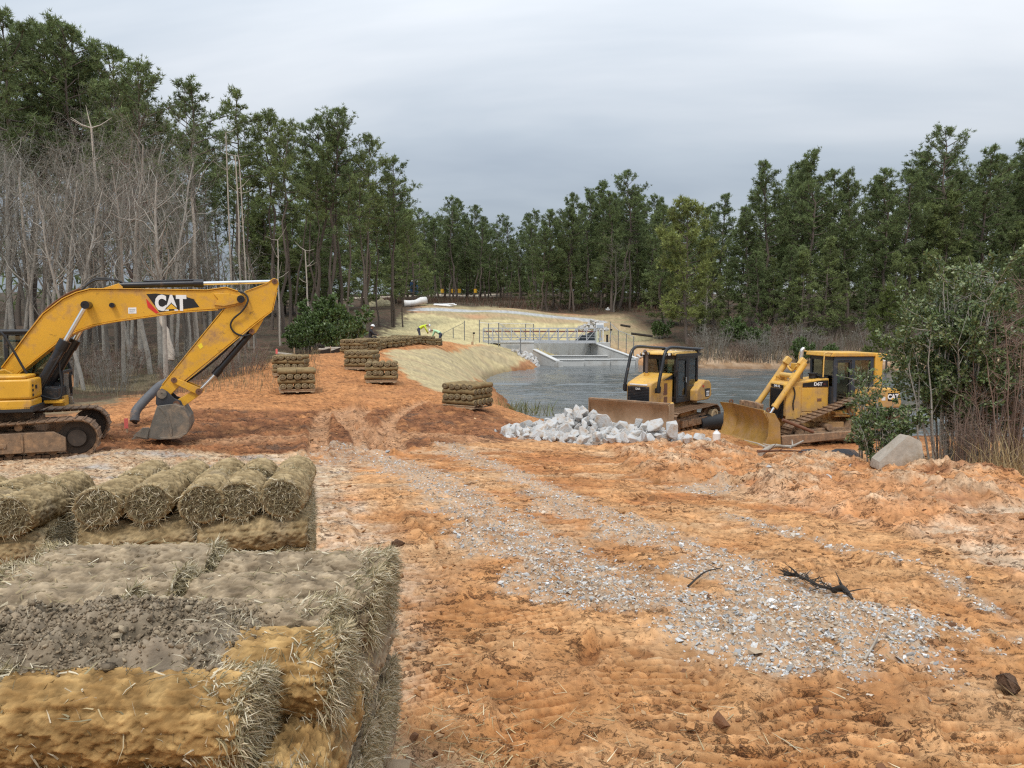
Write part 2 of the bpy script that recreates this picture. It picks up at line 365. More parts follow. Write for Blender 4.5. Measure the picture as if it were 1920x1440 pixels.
def ground_at(px, py, ymax=260.0):
    """where the photograph's pixel meets the ground: walk the ray until it goes under the terrain"""
    a = (px - 960) / FPX; b = (720 - py) / FPX
    d = np.array([a, math.cos(PITCH) + b * math.sin(PITCH), -math.sin(PITCH) + b * math.cos(PITCH)])
    t = np.geomspace(1.2, ymax, 700); X = d[0] * t; Y = d[1] * t; Z = CAMH + d[2] * t
    u = np.nonzero(Z < base_h(X, Y))[0]
    i = u[0] if len(u) else len(t) - 1
    return float(X[i]), float(Y[i])
def gpoly(pts): return np.array([ground_at(*p) for p in pts])

def poly_mask(X, Y, P, soft):
    """soft-edged inside test of a ground polygon; soft in metres (may be an array)"""
    ins = np.zeros(X.shape, bool); d2 = np.full(X.shape, 1e9); n = len(P)
    for i in range(n):
        x0, y0 = P[i]; x1, y1 = P[(i + 1) % n]
        c = ((y0 > Y) != (y1 > Y)) & (X < (x1 - x0) * (Y - y0) / ((y1 - y0) if y1 != y0 else 1e-9) + x0); ins ^= c
        ex, ey = x1 - x0, y1 - y0; t = np.clip(((X - x0) * ex + (Y - y0) * ey) / (ex * ex + ey * ey + 1e-12), 0, 1)
        d2 = np.minimum(d2, (X - x0 - t * ex) ** 2 + (Y - y0 - t * ey) ** 2)
    s = np.where(ins, np.sqrt(d2), -np.sqrt(d2))
    return smooth(-1, 1, s / soft)

def path_dist(X, Y, P):
    """signed distance across a ground polyline, and length along it"""
    bd = np.full(X.shape, 1e9); bs = np.zeros(X.shape); bl = np.zeros(X.shape); acc = 0
    for i in range(len(P) - 1):
        x0, y0 = P[i]; x1, y1 = P[i + 1]; ex, ey = x1 - x0, y1 - y0; L = math.hypot(ex, ey) + 1e-9
        t = np.clip(((X - x0) * ex + (Y - y0) * ey) / (L * L), 0, 1); qx = X - x0 - t * ex; qy = Y - y0 - t * ey
        d = np.hypot(qx, qy); k = d < bd; sg = np.sign(ex * qy - ey * qx)
        bd = np.where(k, d, bd); bs = np.where(k, d * sg, bs); bl = np.where(k, acc + t * L, bl); acc += L
    return bs, bl

def cr(P, n=8):   # smooth curve through points
    P = [np.array(p, float) for p in P]; Q = [2 * P[0] - P[1]] + P + [2 * P[-1] - P[-2]]; o = []
    for i in range(1, len(Q) - 2):
        for k in range(n):
            t = k / n; a, b, c, d = Q[i - 1], Q[i], Q[i + 1], Q[i + 2]
            o.append(0.5 * (2 * b + (c - a) * t + (2 * a - 5 * b + 4 * c - d) * t * t + (3 * b - 3 * c + d - a) * t ** 3))
    o.append(Q[-2]); return np.array(o)
def gpath(pts, n=6): return cr([ground_at(*p) for p in pts], n)

# areas of the site, as outlines on the ground
Z = {k: gpoly(v) for k, v in dict(
    straw=[(-700, 852), (300, 846), (560, 858), (650, 872), (600, 960), (560, 1100), (-700, 1250)],
    pale=[(560, 880), (640, 900), (750, 1030), (830, 1230), (760, 1480), (300, 1480), (480, 1000)],
    sand=[(1480, 900), (2000, 925), (2700, 1000), (2400, 1200), (1920, 1095), (1710, 1010), (1560, 965), (1380, 925)],
    spoil=[(1130, 838), (1300, 838), (1430, 862), (1640, 880), (1900, 905), (1900, 950), (1700, 1010), (1550, 960), (1380, 915), (1200, 890)],
    dark=[(200, 797), (380, 772), (560, 770), (760, 766), (900, 764), (975, 800), (945, 834), (560, 852), (240, 848), (60, 852)],
    mat=[(718, 661), (800, 655), (890, 648), (955, 646), (1000, 682), (960, 690), (900, 713), (842, 741), (760, 700)],
    rim=[(905, 716), (960, 693), (1025, 683), (1030, 689), (975, 700), (915, 722), (900, 760), (880, 760)],
    farmat=[(640, 640), (690, 592), (760, 585), (880, 600), (1100, 606), (1130, 640), (900, 645), (800, 640)],
    drive=[(600, 842), (960, 842), (1130, 900), (1300, 1010), (1500, 1200), (2000, 1330), (2000, 1600), (700, 1600), (760, 1200), (640, 930)],
).items()}
BAND1 = gpath([(650, 838), (760, 880), (900, 965), (1010, 1040), (1140, 1110), (1290, 1160), (1480, 1195), (1680, 1200)])
BAND2 = gpath([(840, 838), (930, 880), (1060, 945), (1200, 1010), (1330, 1065), (1460, 1120), (1520, 1180)])
BAND3 = gpath([(1380, 975), (1560, 1030), (1700, 1070), (1860, 1140)])
PATCH = gpoly([(1290, 1165), (1480, 1150), (1700, 1160), (1770, 1200), (1600, 1228), (1400, 1225)])
PATCH2 = gpoly([(1240, 912), (1360, 900), (1400, 920), (1340, 935)])
PATCH3 = gpoly([(560, 845), (700, 842), (660, 870), (600, 880)])
TREADS = [gpath(p) for p in ([(870, 1600), (845, 1330), (790, 1130), (700, 960)], [(1090, 1600), (1050, 1330), (960, 1130), (840, 990)], [(1400, 1600), (1310, 1380), (1190, 1240)],
                             [(1640, 1600), (1560, 1380), (1440, 1270)], [(1980, 1500), (1830, 1290), (1660, 1130), (1480, 1020)])]
RUTS = [gpath(p) for p in ([(597, 852), (598, 815), (600, 793), (612, 774), (640, 764)], [(690, 850), (674, 815), (644, 793), (638, 779), (655, 768)], [(716, 850), (702, 815), (676, 794), (668, 779), (690, 768)],
                           [(748, 848), (737, 815), (728, 795), (748, 775), (800, 752)])]
HAULS = [gpath(p) for p in ([(900, 832), (840, 822), (770, 818)], [(560, 828), (470, 828), (380, 832)])]
ROADF = gpath([(600, 563), (720, 556), (860, 553), (1000, 553), (1150, 555)])
PATHF = gpath([(760, 583), (860, 584), (960, 590), (1060, 598), (1120, 603)])

def gravel_mask(X, Y):
    n = fbm(X * 1.1, Y * 1.1, 3, 90); n2 = fbm(X * 4.5, Y * 4.5, 3, 95)
    d1, l1 = path_dist(X, Y, BAND1); d2, l2 = path_dist(X, Y, BAND2); d3, _ = path_dist(X, Y, BAND3)
    g = np.maximum.reduce([1.0 - np.abs(d1 + .25 * n) / .62, .92 - np.abs(d2 + .25 * n) / .52, .50 - np.abs(d3 + .2 * n) / .35,
        2.0 * poly_mask(X + .2 * n2, Y + .15 * n, PATCH, .25) - 1, 1.8 * poly_mask(X + .2 * n2, Y, PATCH2, .3) - 1, 1.6 * poly_mask(X + .2 * n2, Y, PATCH3, .35) - 1])
    between = np.clip(1 - np.abs(d1) / 1.6, 0, 1) * np.clip(1 - np.abs(d2) / 1.6, 0, 1)
    return np.clip(smooth(.0, .62, g + .55 * n2 * .6 + .3 * n) * .98 + .38 * between * smooth(-.2, .6, n2 + n), 0, 1) * (Y > 2.0)

def detail(X, Y, want_col=True):
    """height relief and surface colour of the ground"""
    R = np.hypot(X, Y); near = 1 - smooth(45, 80, R)
    wx = X + .35 * fbm(X * .8, Y * .8, 3, 5); wy = Y + .35 * fbm(X * .8 + 40, Y * .8, 3, 6)
    z = {k: poly_mask(wx, wy, P, np.maximum(.22, R * .012) if k not in ('mat', 'rim', 'farmat') else .25) for k, P in Z.items()}
    f0 = fbm(X * .23, Y * .23, 3, 1); f1 = fbm(X * .9, Y * .9, 4, 2); f2 = fbm(X * 3.6, Y * 3.6, 4, 3); f3 = fbm(X * 13, Y * 13, 3, 4); f4 = pn(X * 44, Y * 44, 9)
    # clods: sharp little lumps where ridged noise peaks
    rg = 1 - np.abs(pn(X * 6.0, Y * 6.0, 31)) * 2.2; rg2 = 1 - np.abs(pn(X * 15.0, Y * 15.0, 33)) * 2.2
    clod = np.clip(rg, 0, 1) ** 3 * smooth(-.15, .55, f1) + .45 * np.clip(rg2, 0, 1) ** 3 * smooth(-.2, .5, f2)
    rough = .25 + .75 * np.clip(z['spoil'] * 1.4 + z['sand'] * .55 + z['dark'] * .9 + z['straw'] * .5, 0, 1.5)
    rough = np.where(z['mat'] > .5, .12, rough)
    # streaky, torn surface left by blades and tracks: ridges running across the direction of travel
    sx = X + .18 * f1; sy = Y + .10 * f2; r1 = 1 - np.abs(pn(sx * 1.7, sy * 8.5, 35)) * 2.4; r2 = 1 - np.abs(pn(sx * 4.2, sy * 19, 36)) * 2.4
    tear = np.clip(r1, 0, 1) ** 2 * smooth(-.3, .4, pn(X * .9 + 9, Y * 1.3, 37)) + .5 * np.clip(r2, 0, 1) ** 2 * smooth(-.35, .4, pn(X * 1.6, Y * 2.1, 38)); tear = tear * (z['mat'] < .5)
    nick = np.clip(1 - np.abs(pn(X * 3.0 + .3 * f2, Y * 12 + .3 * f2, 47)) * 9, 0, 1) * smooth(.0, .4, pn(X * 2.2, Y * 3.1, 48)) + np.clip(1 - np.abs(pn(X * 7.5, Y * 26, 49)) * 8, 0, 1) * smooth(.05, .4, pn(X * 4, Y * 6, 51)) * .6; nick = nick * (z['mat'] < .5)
    flake = np.maximum(0, pn(X * 5.2, Y * 8.0, 39) + .25) ** .5 * .5
    # flaking crust: thin plates with crisp broken edges
    def plate(v, w=.025): return smooth(-w, w, v)
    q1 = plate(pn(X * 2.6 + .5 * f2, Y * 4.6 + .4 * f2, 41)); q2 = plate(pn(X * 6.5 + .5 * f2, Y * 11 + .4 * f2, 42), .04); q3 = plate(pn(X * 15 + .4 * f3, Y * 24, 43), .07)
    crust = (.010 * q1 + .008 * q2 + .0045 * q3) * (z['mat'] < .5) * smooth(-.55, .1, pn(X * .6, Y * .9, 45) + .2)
    h = near * (crust + .05 * f0 + .026 * f1 * (.4 + 1.6 * rough) + .014 * f2 * (.5 + 1.4 * rough) + .005 * f3 * (.5 + 1.5 * rough) + .0025 * f4 + .045 * clod * (.15 + rough) + .017 * tear + .006 * flake - .020 * nick)
    h += z['spoil'] * (.14 + .08 * f1 + .018 * f2)
    far = smooth(60, 120, R); h += far * .5 * fbm(X * .05, Y * .05, 3, 60)
    pressed = np.zeros_like(X); lug = np.zeros_like(X)
    for i, P in enumerate(TREADS):
        d, l = path_dist(X, Y, P); w = .30; pitch = (.085, .10, .09, .12, .10)[i]
        m = smooth(1.12, .92, np.abs(d + .03 * f1) / w) * smooth(-.08, .22, fbm(X * .9, Y * .9, 2, 70 + i) + .04) * (R < 13) * smooth(13, 9, R)
        ph = l / pitch + (.0, .25, -.2, .15, .3)[i] * d / pitch * 1.0 + (np.abs(d) / pitch * .45 if i in (0, 3) else 0) + .22 * f1 + .10 * f2
        g = np.abs((ph % 1.0) - .5) * 2          # 1 in the groove between two lug prints
        gro = smooth(.52, .80, g); bar = smooth(.40, .10, g)
        h = h * (1 - .45 * m) + m * (-.016 - .026 * gro + .006 * bar) + .030 * np.exp(-((np.abs(d) - w * 1.18) / .045) ** 2) * smooth(-.1, .5, f2 + .2 * f1) * (R < 13)
        pressed = np.maximum(pressed, m); lug += m * (bar * .4 - gro)
    rut = np.zeros_like(X)
    for i, P in enumerate(RUTS):
        d, l = path_dist(X, Y, P); m = smooth(1.12, .85, np.abs(d + .06 * f1) / .25); rut = np.maximum(rut, m)
        h += -.09 * m + .03 * m * np.sin(2 * math.pi * l / .34 + 2 * d) + .08 * np.exp(-((np.abs(d) - .36) / .09) ** 2) * (.5 + .8 * f1)
    haul = np.zeros_like(X)
    for P in HAULS:
        d, l = path_dist(X, Y, P); m = smooth(1.1, .8, np.abs(d) / .5) * (.6 + .4 * np.sin(d * 28)); haul = np.maximum(haul, m); h += .03 * m
    # long shallow wheel tracks of the haul road
    d1, _ = path_dist(X, Y, BAND1); d2, _ = path_dist(X, Y, BAND2); h += near * (.03 * np.exp(-(d1 / .5) ** 2) + .02 * np.exp(-(d2 / .5) ** 2))
    if not want_col: return h
    gv = gravel_mask(X, Y)
    def C(*c): return np.array(c)
    def mix(a, b, t): return a + (b - a) * np.clip(t, 0, 1)[..., None]
    O1, O2, O3 = C(.53, .25, .095), C(.66, .375, .175), C(.42, .18, .068)
    c = mix(np.broadcast_to(O1, X.shape + (3,)), O2, smooth(-.3, .6, f0 + .6 * f1)); c = mix(c, O3, .8 * smooth(.05, .7, -f1 - .5 * f0 + .25 * f2))
    c = mix(c, C(.62, .44, .27), .7 * smooth(.0, .6, fbm(X * .5, Y * .9, 3, 44) + .3 * f2) * (R < 22))
    yel = smooth(11, 5, R); c = mix(c, mix(np.broadcast_to(C(.50, .265, .108), c.shape), C(.63, .385, .19), smooth(-.2, .5, fbm(X * .8, Y * 1.6, 3, 46))), .6 * yel)
    # dam: reddish orange
    dam = smooth(17.5, 21, Y) * smooth(62, 50, Y) * smooth(2, -1, X); c = mix(c, mix(np.broadcast_to(C(.56, .265, .105), c.shape), C(.43, .19, .075), smooth(-.1, .6, f1 + .5 * f2)), .85 * dam)
    c = mix(c, mix(np.broadcast_to(C(.66, .53, .40), c.shape), C(.52, .36, .22), smooth(-.25, .5, f2 + .5 * f1)), .9 * z['pale'] * smooth(-.75, .3, f1 + .3 * f2 + .25))
    c = mix(c, mix(np.broadcast_to(C(.66, .52, .38), c.shape), C(.58, .34, .19), smooth(.0, .5, f1 + .4 * f2)), .95 * z['sand'] * smooth(-.7, .1, f1 + .3 * f2 + .2))
    sp = mix(np.broadcast_to(C(.60, .30, .13), c.shape), C(.62, .45, .30), smooth(.05, .6, f1 + .5 * f2)); sp = mix(sp, C(.34, .15, .07), smooth(.2, .75, fbm(X * 1.3, Y * 1.3, 3, 81)))
    c = mix(c, sp, .9 * z['spoil'])
    st = mix(np.broadcast_to(C(.64, .52, .37), c.shape), C(.50, .35, .22), smooth(-.05, .55, f2 + .4 * f1)); st = mix(st, C(.42, .40, .37), smooth(.25, .7, fbm(X * .6, Y * 1.2, 3, 82)))
    c = mix(c, st, .95 * z['straw'] * smooth(-.8, .1, f1 + .35))
    dk = mix(np.broadcast_to(C(.175, .072, .03), c.shape), C(.34, .15, .065), smooth(-.2, .5, f1 + .6 * f2)); dk = mix(dk, C(.09, .06, .045), .8 * smooth(.35, .7, fbm(X * .8, Y * 2, 3, 84)))
    c = mix(c, dk, .95 * z['dark'] * smooth(-.8, -.1, f1 + .2))
    c = mix(c, C(.58, .35, .20), .7 * rut); c = mix(c, C(.56, .33, .18), .8 * haul * (z['dark'] > .1))
    # clods of moist brown soil; lower plates darker; pressed faces paler
    lo = (1 - q1) * .5 + (1 - q2) * .35 + (1 - q3) * .25; c = mix(c, c * np.array([.66, .58, .50]), np.clip(lo, 0, 1) * near * (1 - z['mat']) * .6); c = mix(c, C(.30, .145, .062), .6 * smooth(.35, .9, clod) * near * (1 - z['mat'])); c = mix(c, C(.40, .20, .085), .4 * smooth(.25, .9, tear) * near * (1 - z['mat'])); c = mix(c, C(.24, .11, .045), .75 * np.clip(nick, 0, 1) * near); c = mix(c, np.minimum(c * 1.18, .72), .8 * smooth(.25, .6, flake) * near); c = mix(c, c * np.array([.70, .62, .55]), pressed * smooth(.05, .45, -lug)); c = mix(c, np.minimum(c * 1.10, .75), pressed * smooth(.1, .5, lug))  # crevice shade painted dark into nicks and lug grooves
    # gravel fines between the stones
    gc = mix(np.broadcast_to(C(.46, .38, .295), c.shape), C(.44, .29, .175), smooth(-.2, .4, f3 + .4 * f2)); c = mix(c, gc, gv * .88 * smooth(-.75, .35, f3 + f2 + .25))
    # straw erosion mats
    stripe = fbm(X * .35, Y * 2.2, 3, 50)
    mt = mix(np.broadcast_to(C(.47, .375, .20), c.shape), C(.37, .295, .17), smooth(-.2, .5, stripe)); mt = mix(mt, C(.40, .28, .16), .5 * smooth(.1, .7, fbm(X * .6, Y * .6, 2, 52)))
    c = mix(c, mt, z['mat'])
    c = mix(c, C(.36, .17, .075), z['rim'])
    field = smooth(70, 88, Y) * smooth(-30, -22, X + .12 * (Y - 90)) * smooth(26, 20, X - .02 * (Y - 90))
    fc = mix(np.broadcast_to(C(.40, .29, .165), c.shape), C(.33, .28, .15), smooth(-.3, .4, fbm(X * .08, Y * .25, 3, 55))); fc = mix(fc, C(.46, .26, .14), smooth(.2, .6, fbm(X * .1, Y * .1, 2, 56)))
    c = mix(c, fc, field); c = mix(c, mix(np.broadcast_to(C(.54, .45, .235), c.shape), C(.44, .36, .195), smooth(-.1, .5, stripe)), z['farmat'])
    dp, _ = path_dist(X, Y, PATHF); c = mix(c, C(.42, .42, .41), smooth(1.7, 1.2, np.abs(dp)) * (Y > 70))
    # woodland floor, tree shade darkened into its litter colour, and rough grass
    wood = np.maximum.reduce([smooth(112, 120, Y + .25 * X * (X > 0) - .12 * X * (X < 0) + 4 * f0), smooth(-12.5, -14.5, X + f1 * 1.2) * smooth(21, 24, Y + f1), smooth(74, 78, Y) * smooth(14, 18, X), smooth(15, 17, X) * smooth(13, 16, Y) * (Y < 60)])
    wc = mix(np.broadcast_to(C(.085, .052, .032), c.shape), C(.06, .05, .028), smooth(-.2, .5, f1)); wc = mix(wc, C(.20, .165, .10), .8 * smooth(.0, .5, fbm(X * .4, Y * .4, 3, 57)) * (Y < 60))
    c = mix(c, wc, wood)
    dr, _ = path_dist(X, Y, ROADF); c = mix(c, C(.55, .46, .36), smooth(4.0, 3.0, np.abs(dr)) * (Y > 100))
    bank = smooth(68, 71, Y) * smooth(82, 78, Y) * smooth(14, 17, X); c = mix(c, mix(np.broadcast_to(C(.42, .32, .22), c.shape), C(.26, .17, .10), smooth(-.2, .4, f1)), .8 * bank)
    c = c * (1 + .20 * f3 + .14 * f4)[..., None] * (1 + .12 * f2)[..., None]
    # long drag and wheel streaks running with the road
    dd, ll = path_dist(X, Y, BAND1); sk = fbm(dd * 3.2, ll * .35, 3, 61); c = c * (1 + .20 * sk * (np.abs(dd) < 7) * (Y < 19) * (1 - z['mat']))[..., None]
    wet = smooth(.55, .05, base_h(X, Y) + h - WATER) * (Y > 24) * (Y < 90); c = mix(c, c * np.array([.50, .46, .42]), .85 * wet)
    c = np.where((near > .3)[..., None] & (z['mat'] < .3)[..., None] & (Y < 62)[..., None], c * np.array([.95, .90, .85]), c)
    soil = np.clip(near * 1.2, 0, 1) * (1 - np.clip(z['mat'] + z['farmat'] + field * .7 + wood, 0, 1)) * (1 - .75 * gv)
    return h, np.clip(c, .01, .85), soil

def ground_h(x, y):
    X = np.array([float(x)]); Y = np.array([float(y)])
    return float(base_h(X, Y)[0] + detail(X, Y, False)[0])
def ground_hs(X, Y):
    X = np.asarray(X, float); Y = np.asarray(Y, float); return base_h(X, Y) + detail(X, Y, False)

def ground_material():
    m = bpy.data.materials.new('site_soil'); m.use_nodes = True; nt = m.node_tree; L = nt.links.new; p = nt.nodes['Principled BSDF']
    a = N(nt, 'ShaderNodeVertexColor', layer_name='Col'); tc = N(nt, 'ShaderNodeTexCoord')
    n1 = N(nt, 'ShaderNodeTexNoise'); n1.inputs['Scale'].default_value = 22; n1.inputs['Detail'].default_value = 8; n1.inputs['Roughness'].default_value = .75; L(tc.outputs['Object'], n1.inputs['Vector'])
    mr = N(nt, 'ShaderNodeMapRange'); L(n1.outputs[0], mr.inputs[0]); mr.inputs[1].default_value = .3; mr.inputs[2].default_value = .7; mr.inputs[3].default_value = .84; mr.inputs[4].default_value = 1.14
    sc = N(nt, 'ShaderNodeVectorMath', operation='SCALE'); L(a.outputs[0], sc.inputs[0]); L(mr.outputs[0], sc.inputs['Scale'])
    n2 = N(nt, 'ShaderNodeTexNoise'); n2.inputs['Scale'].default_value = 2.2; n2.inputs['Detail'].default_value = 6; n2.inputs['Roughness'].default_value = .7; L(tc.outputs['Object'], n2.inputs['Vector'])
    m2 = N(nt, 'ShaderNodeMapRange'); L(n2.outputs[0], m2.inputs[0]); m2.inputs[1].default_value = .3; m2.inputs[2].default_value = .7; m2.inputs[3].default_value = .9; m2.inputs[4].default_value = 1.1
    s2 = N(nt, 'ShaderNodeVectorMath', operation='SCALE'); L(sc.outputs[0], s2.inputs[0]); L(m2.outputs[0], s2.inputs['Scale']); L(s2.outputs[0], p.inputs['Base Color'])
    p.inputs['Roughness'].default_value = .93; p.inputs['Specular IOR Level'].default_value = .25
    # dark breaks painted as crevice shade, and pale dry dust with crisp edges, where the soil lies bare
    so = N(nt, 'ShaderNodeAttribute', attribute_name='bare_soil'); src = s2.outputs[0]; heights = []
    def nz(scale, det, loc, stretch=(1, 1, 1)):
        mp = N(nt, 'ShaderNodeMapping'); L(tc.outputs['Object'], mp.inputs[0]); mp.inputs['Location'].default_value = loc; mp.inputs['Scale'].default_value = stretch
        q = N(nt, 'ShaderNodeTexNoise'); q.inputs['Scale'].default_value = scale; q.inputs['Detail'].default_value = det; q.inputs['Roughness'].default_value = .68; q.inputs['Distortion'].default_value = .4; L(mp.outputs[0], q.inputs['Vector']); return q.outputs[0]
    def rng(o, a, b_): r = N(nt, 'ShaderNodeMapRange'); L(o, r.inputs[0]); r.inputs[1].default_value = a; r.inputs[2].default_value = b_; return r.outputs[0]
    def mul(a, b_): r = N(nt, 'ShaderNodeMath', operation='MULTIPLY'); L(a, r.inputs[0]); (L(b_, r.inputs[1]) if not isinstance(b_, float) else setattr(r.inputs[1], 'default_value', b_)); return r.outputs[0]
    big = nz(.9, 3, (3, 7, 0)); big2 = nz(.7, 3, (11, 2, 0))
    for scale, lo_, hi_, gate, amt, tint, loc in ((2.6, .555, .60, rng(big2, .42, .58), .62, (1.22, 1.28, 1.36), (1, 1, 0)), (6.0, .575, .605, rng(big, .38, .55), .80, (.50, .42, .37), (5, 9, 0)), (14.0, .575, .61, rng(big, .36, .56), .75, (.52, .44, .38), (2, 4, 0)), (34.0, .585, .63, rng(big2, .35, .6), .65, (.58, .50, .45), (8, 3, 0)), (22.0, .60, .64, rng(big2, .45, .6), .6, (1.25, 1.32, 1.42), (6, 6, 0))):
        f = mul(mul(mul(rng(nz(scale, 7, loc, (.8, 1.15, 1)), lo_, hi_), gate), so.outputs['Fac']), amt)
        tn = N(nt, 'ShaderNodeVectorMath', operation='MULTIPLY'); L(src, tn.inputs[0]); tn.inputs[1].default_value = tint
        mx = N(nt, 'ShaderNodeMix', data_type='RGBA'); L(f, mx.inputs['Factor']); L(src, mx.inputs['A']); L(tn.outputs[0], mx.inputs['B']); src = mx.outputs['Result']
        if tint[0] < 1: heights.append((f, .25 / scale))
    L(src, p.inputs['Base Color'])
    n3 = N(nt, 'ShaderNodeTexNoise'); n3.inputs['Scale'].default_value = 34; n3.inputs['Detail'].default_value = 8; n3.inputs['Roughness'].default_value = .8; L(tc.outputs['Object'], n3.inputs['Vector'])
    b = N(nt, 'ShaderNodeBump'); b.inputs['Strength'].default_value = 1; b.inputs['Distance'].default_value = .009; hsum = mul(n3.outputs[0], .009)
    for f, k in heights:
        sb = N(nt, 'ShaderNodeMath', operation='SUBTRACT'); L(hsum, sb.inputs[0]); L(mul(f, k), sb.inputs[1]); hsum = sb.outputs[0]
    b.inputs['Distance'].default_value = 1.0; L(hsum, b.inputs['Height']); L(b.outputs[0], p.inputs['Normal'])
    return m

def build_ground():
    fine = np.radians(np.linspace(-41, 41, 660)); w = np.radians(np.linspace(41, 319, 90))[1:-1]
    ang = np.concatenate([fine, w]); na = len(ang)
    s = np.linspace(2.0 ** -.3, 70.0 ** -.3, 580); r = s ** (-1 / .3)
    r = np.concatenate([[.35, .7, 1.0, 1.3, 1.5, 1.65, 1.8, 1.9], r, np.geomspace(71.5, 160, 75)[0:], np.geomspace(165, 1500, 28)]); nr = len(r)
    A, Rr = np.meshgrid(ang, r); X = Rr * np.sin(A); Y = Rr * np.cos(A)
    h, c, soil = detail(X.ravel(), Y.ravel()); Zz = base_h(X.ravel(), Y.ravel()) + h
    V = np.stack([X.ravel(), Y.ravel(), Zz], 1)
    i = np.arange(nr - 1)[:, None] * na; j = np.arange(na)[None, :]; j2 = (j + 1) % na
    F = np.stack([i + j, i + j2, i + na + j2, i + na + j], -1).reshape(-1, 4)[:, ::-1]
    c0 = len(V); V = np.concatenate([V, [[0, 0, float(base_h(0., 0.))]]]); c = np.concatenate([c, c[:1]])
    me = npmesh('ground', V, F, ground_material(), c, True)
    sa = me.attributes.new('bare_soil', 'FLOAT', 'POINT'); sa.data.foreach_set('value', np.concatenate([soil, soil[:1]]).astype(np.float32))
    o = put('ground', me); tag(o, kind='structure'); return o
GROUND = build_ground()

def build_water():
    xs = np.concatenate([np.linspace(-8, 40, 130), np.linspace(41, 112, 30)]); ys = np.concatenate([np.linspace(27, 60, 170), np.linspace(60.25, 92, 80)]); nx, ny = len(xs), len(ys); Xg, Yg = np.meshgrid(xs, ys)
    gust = .25 + 1.1 * smooth(-.35, .45, fbm(Xg * .05, Yg * .16, 2, 500)); wv = fbm(Xg * .28 + .15 * Yg, Yg * .95, 3, 501, .5) * .06 + pn(Xg * .9, Yg * 2.6, 505) * .011
    V = np.stack([Xg.ravel(), Yg.ravel(), (WATER + wv * gust).ravel()], 1)
    i = np.arange(ny - 1)[:, None] * nx; j = np.arange(nx - 1)[None]; F = np.stack([i + j, i + j + 1, i + nx + j + 1, i + nx + j], -1).reshape(-1, 4)
    m = bpy.data.materials.new('pond_water'); m.use_nodes = True; nt = m.node_tree; L = nt.links.new; p = nt.nodes['Principled BSDF']
    p.inputs['Base Color'].default_value = (.13, .14, .14, 1); p.inputs['Roughness'].default_value = .07; p.inputs['IOR'].default_value = 1.33
    tc = N(nt, 'ShaderNodeTexCoord'); mp = N(nt, 'ShaderNodeMapping'); L(tc.outputs['Object'], mp.inputs[0]); mp.inputs['Scale'].default_value = (.55, 1.0, 1); mp.inputs['Rotation'].default_value = (0, 0, .25)
    n = N(nt, 'ShaderNodeTexNoise'); n.inputs['Scale'].default_value = 1.7; n.inputs['Detail'].default_value = 5; n.inputs['Roughness'].default_value = .6; L(mp.outputs[0], n.inputs['Vector'])
    n2 = N(nt, 'ShaderNodeTexNoise'); n2.inputs['Scale'].default_value = .12; n2.inputs['Detail'].default_value = 2; L(mp.outputs[0], n2.inputs['Vector'])
    mr = N(nt, 'ShaderNodeMapRange'); L(n2.outputs[0], mr.inputs[0]); mr.inputs[1].default_value = .35; mr.inputs[2].default_value = .65; mr.inputs[3].default_value = .02; mr.inputs[4].default_value = .09
    mu = N(nt, 'ShaderNodeMath', operation='MULTIPLY'); L(n.outputs[0], mu.inputs[0]); L(mr.outputs[0], mu.inputs[1])
    b = N(nt, 'ShaderNodeBump'); b.inputs['Strength'].default_value = 1; b.inputs['Distance'].default_value = 1.6; L(mu.outputs[0], b.inputs['Height']); L(b.outputs[0], p.inputs['Normal'])
    me = npmesh('water', V, F, m, None, True); o = put('water', me); tag(o, kind='structure')
build_water()

# ------------------------------------------------------------------ sod rolls and pallets
ROLL_L, ROLL_R, LAYER = 0.61, 0.121, 0.202
M['soil_attr'] = mat('sod_soil', (.3, .2, .1), 0.95, var=0.16, vscale=30, attr=True, bump=0.0035, bscale=80, spec=0.2)
M['grass_attr'] = mat('dry_grass_blades', (.4, .35, .2), 0.7, attr=True, spec=0.25, trans=0.25)
M['sod_far'] = mat('far_sod', (.22, .15, .075), 0.95, var=0.25, vscale=9, attr=True, bump=0.006, bscale=40, spec=.2)

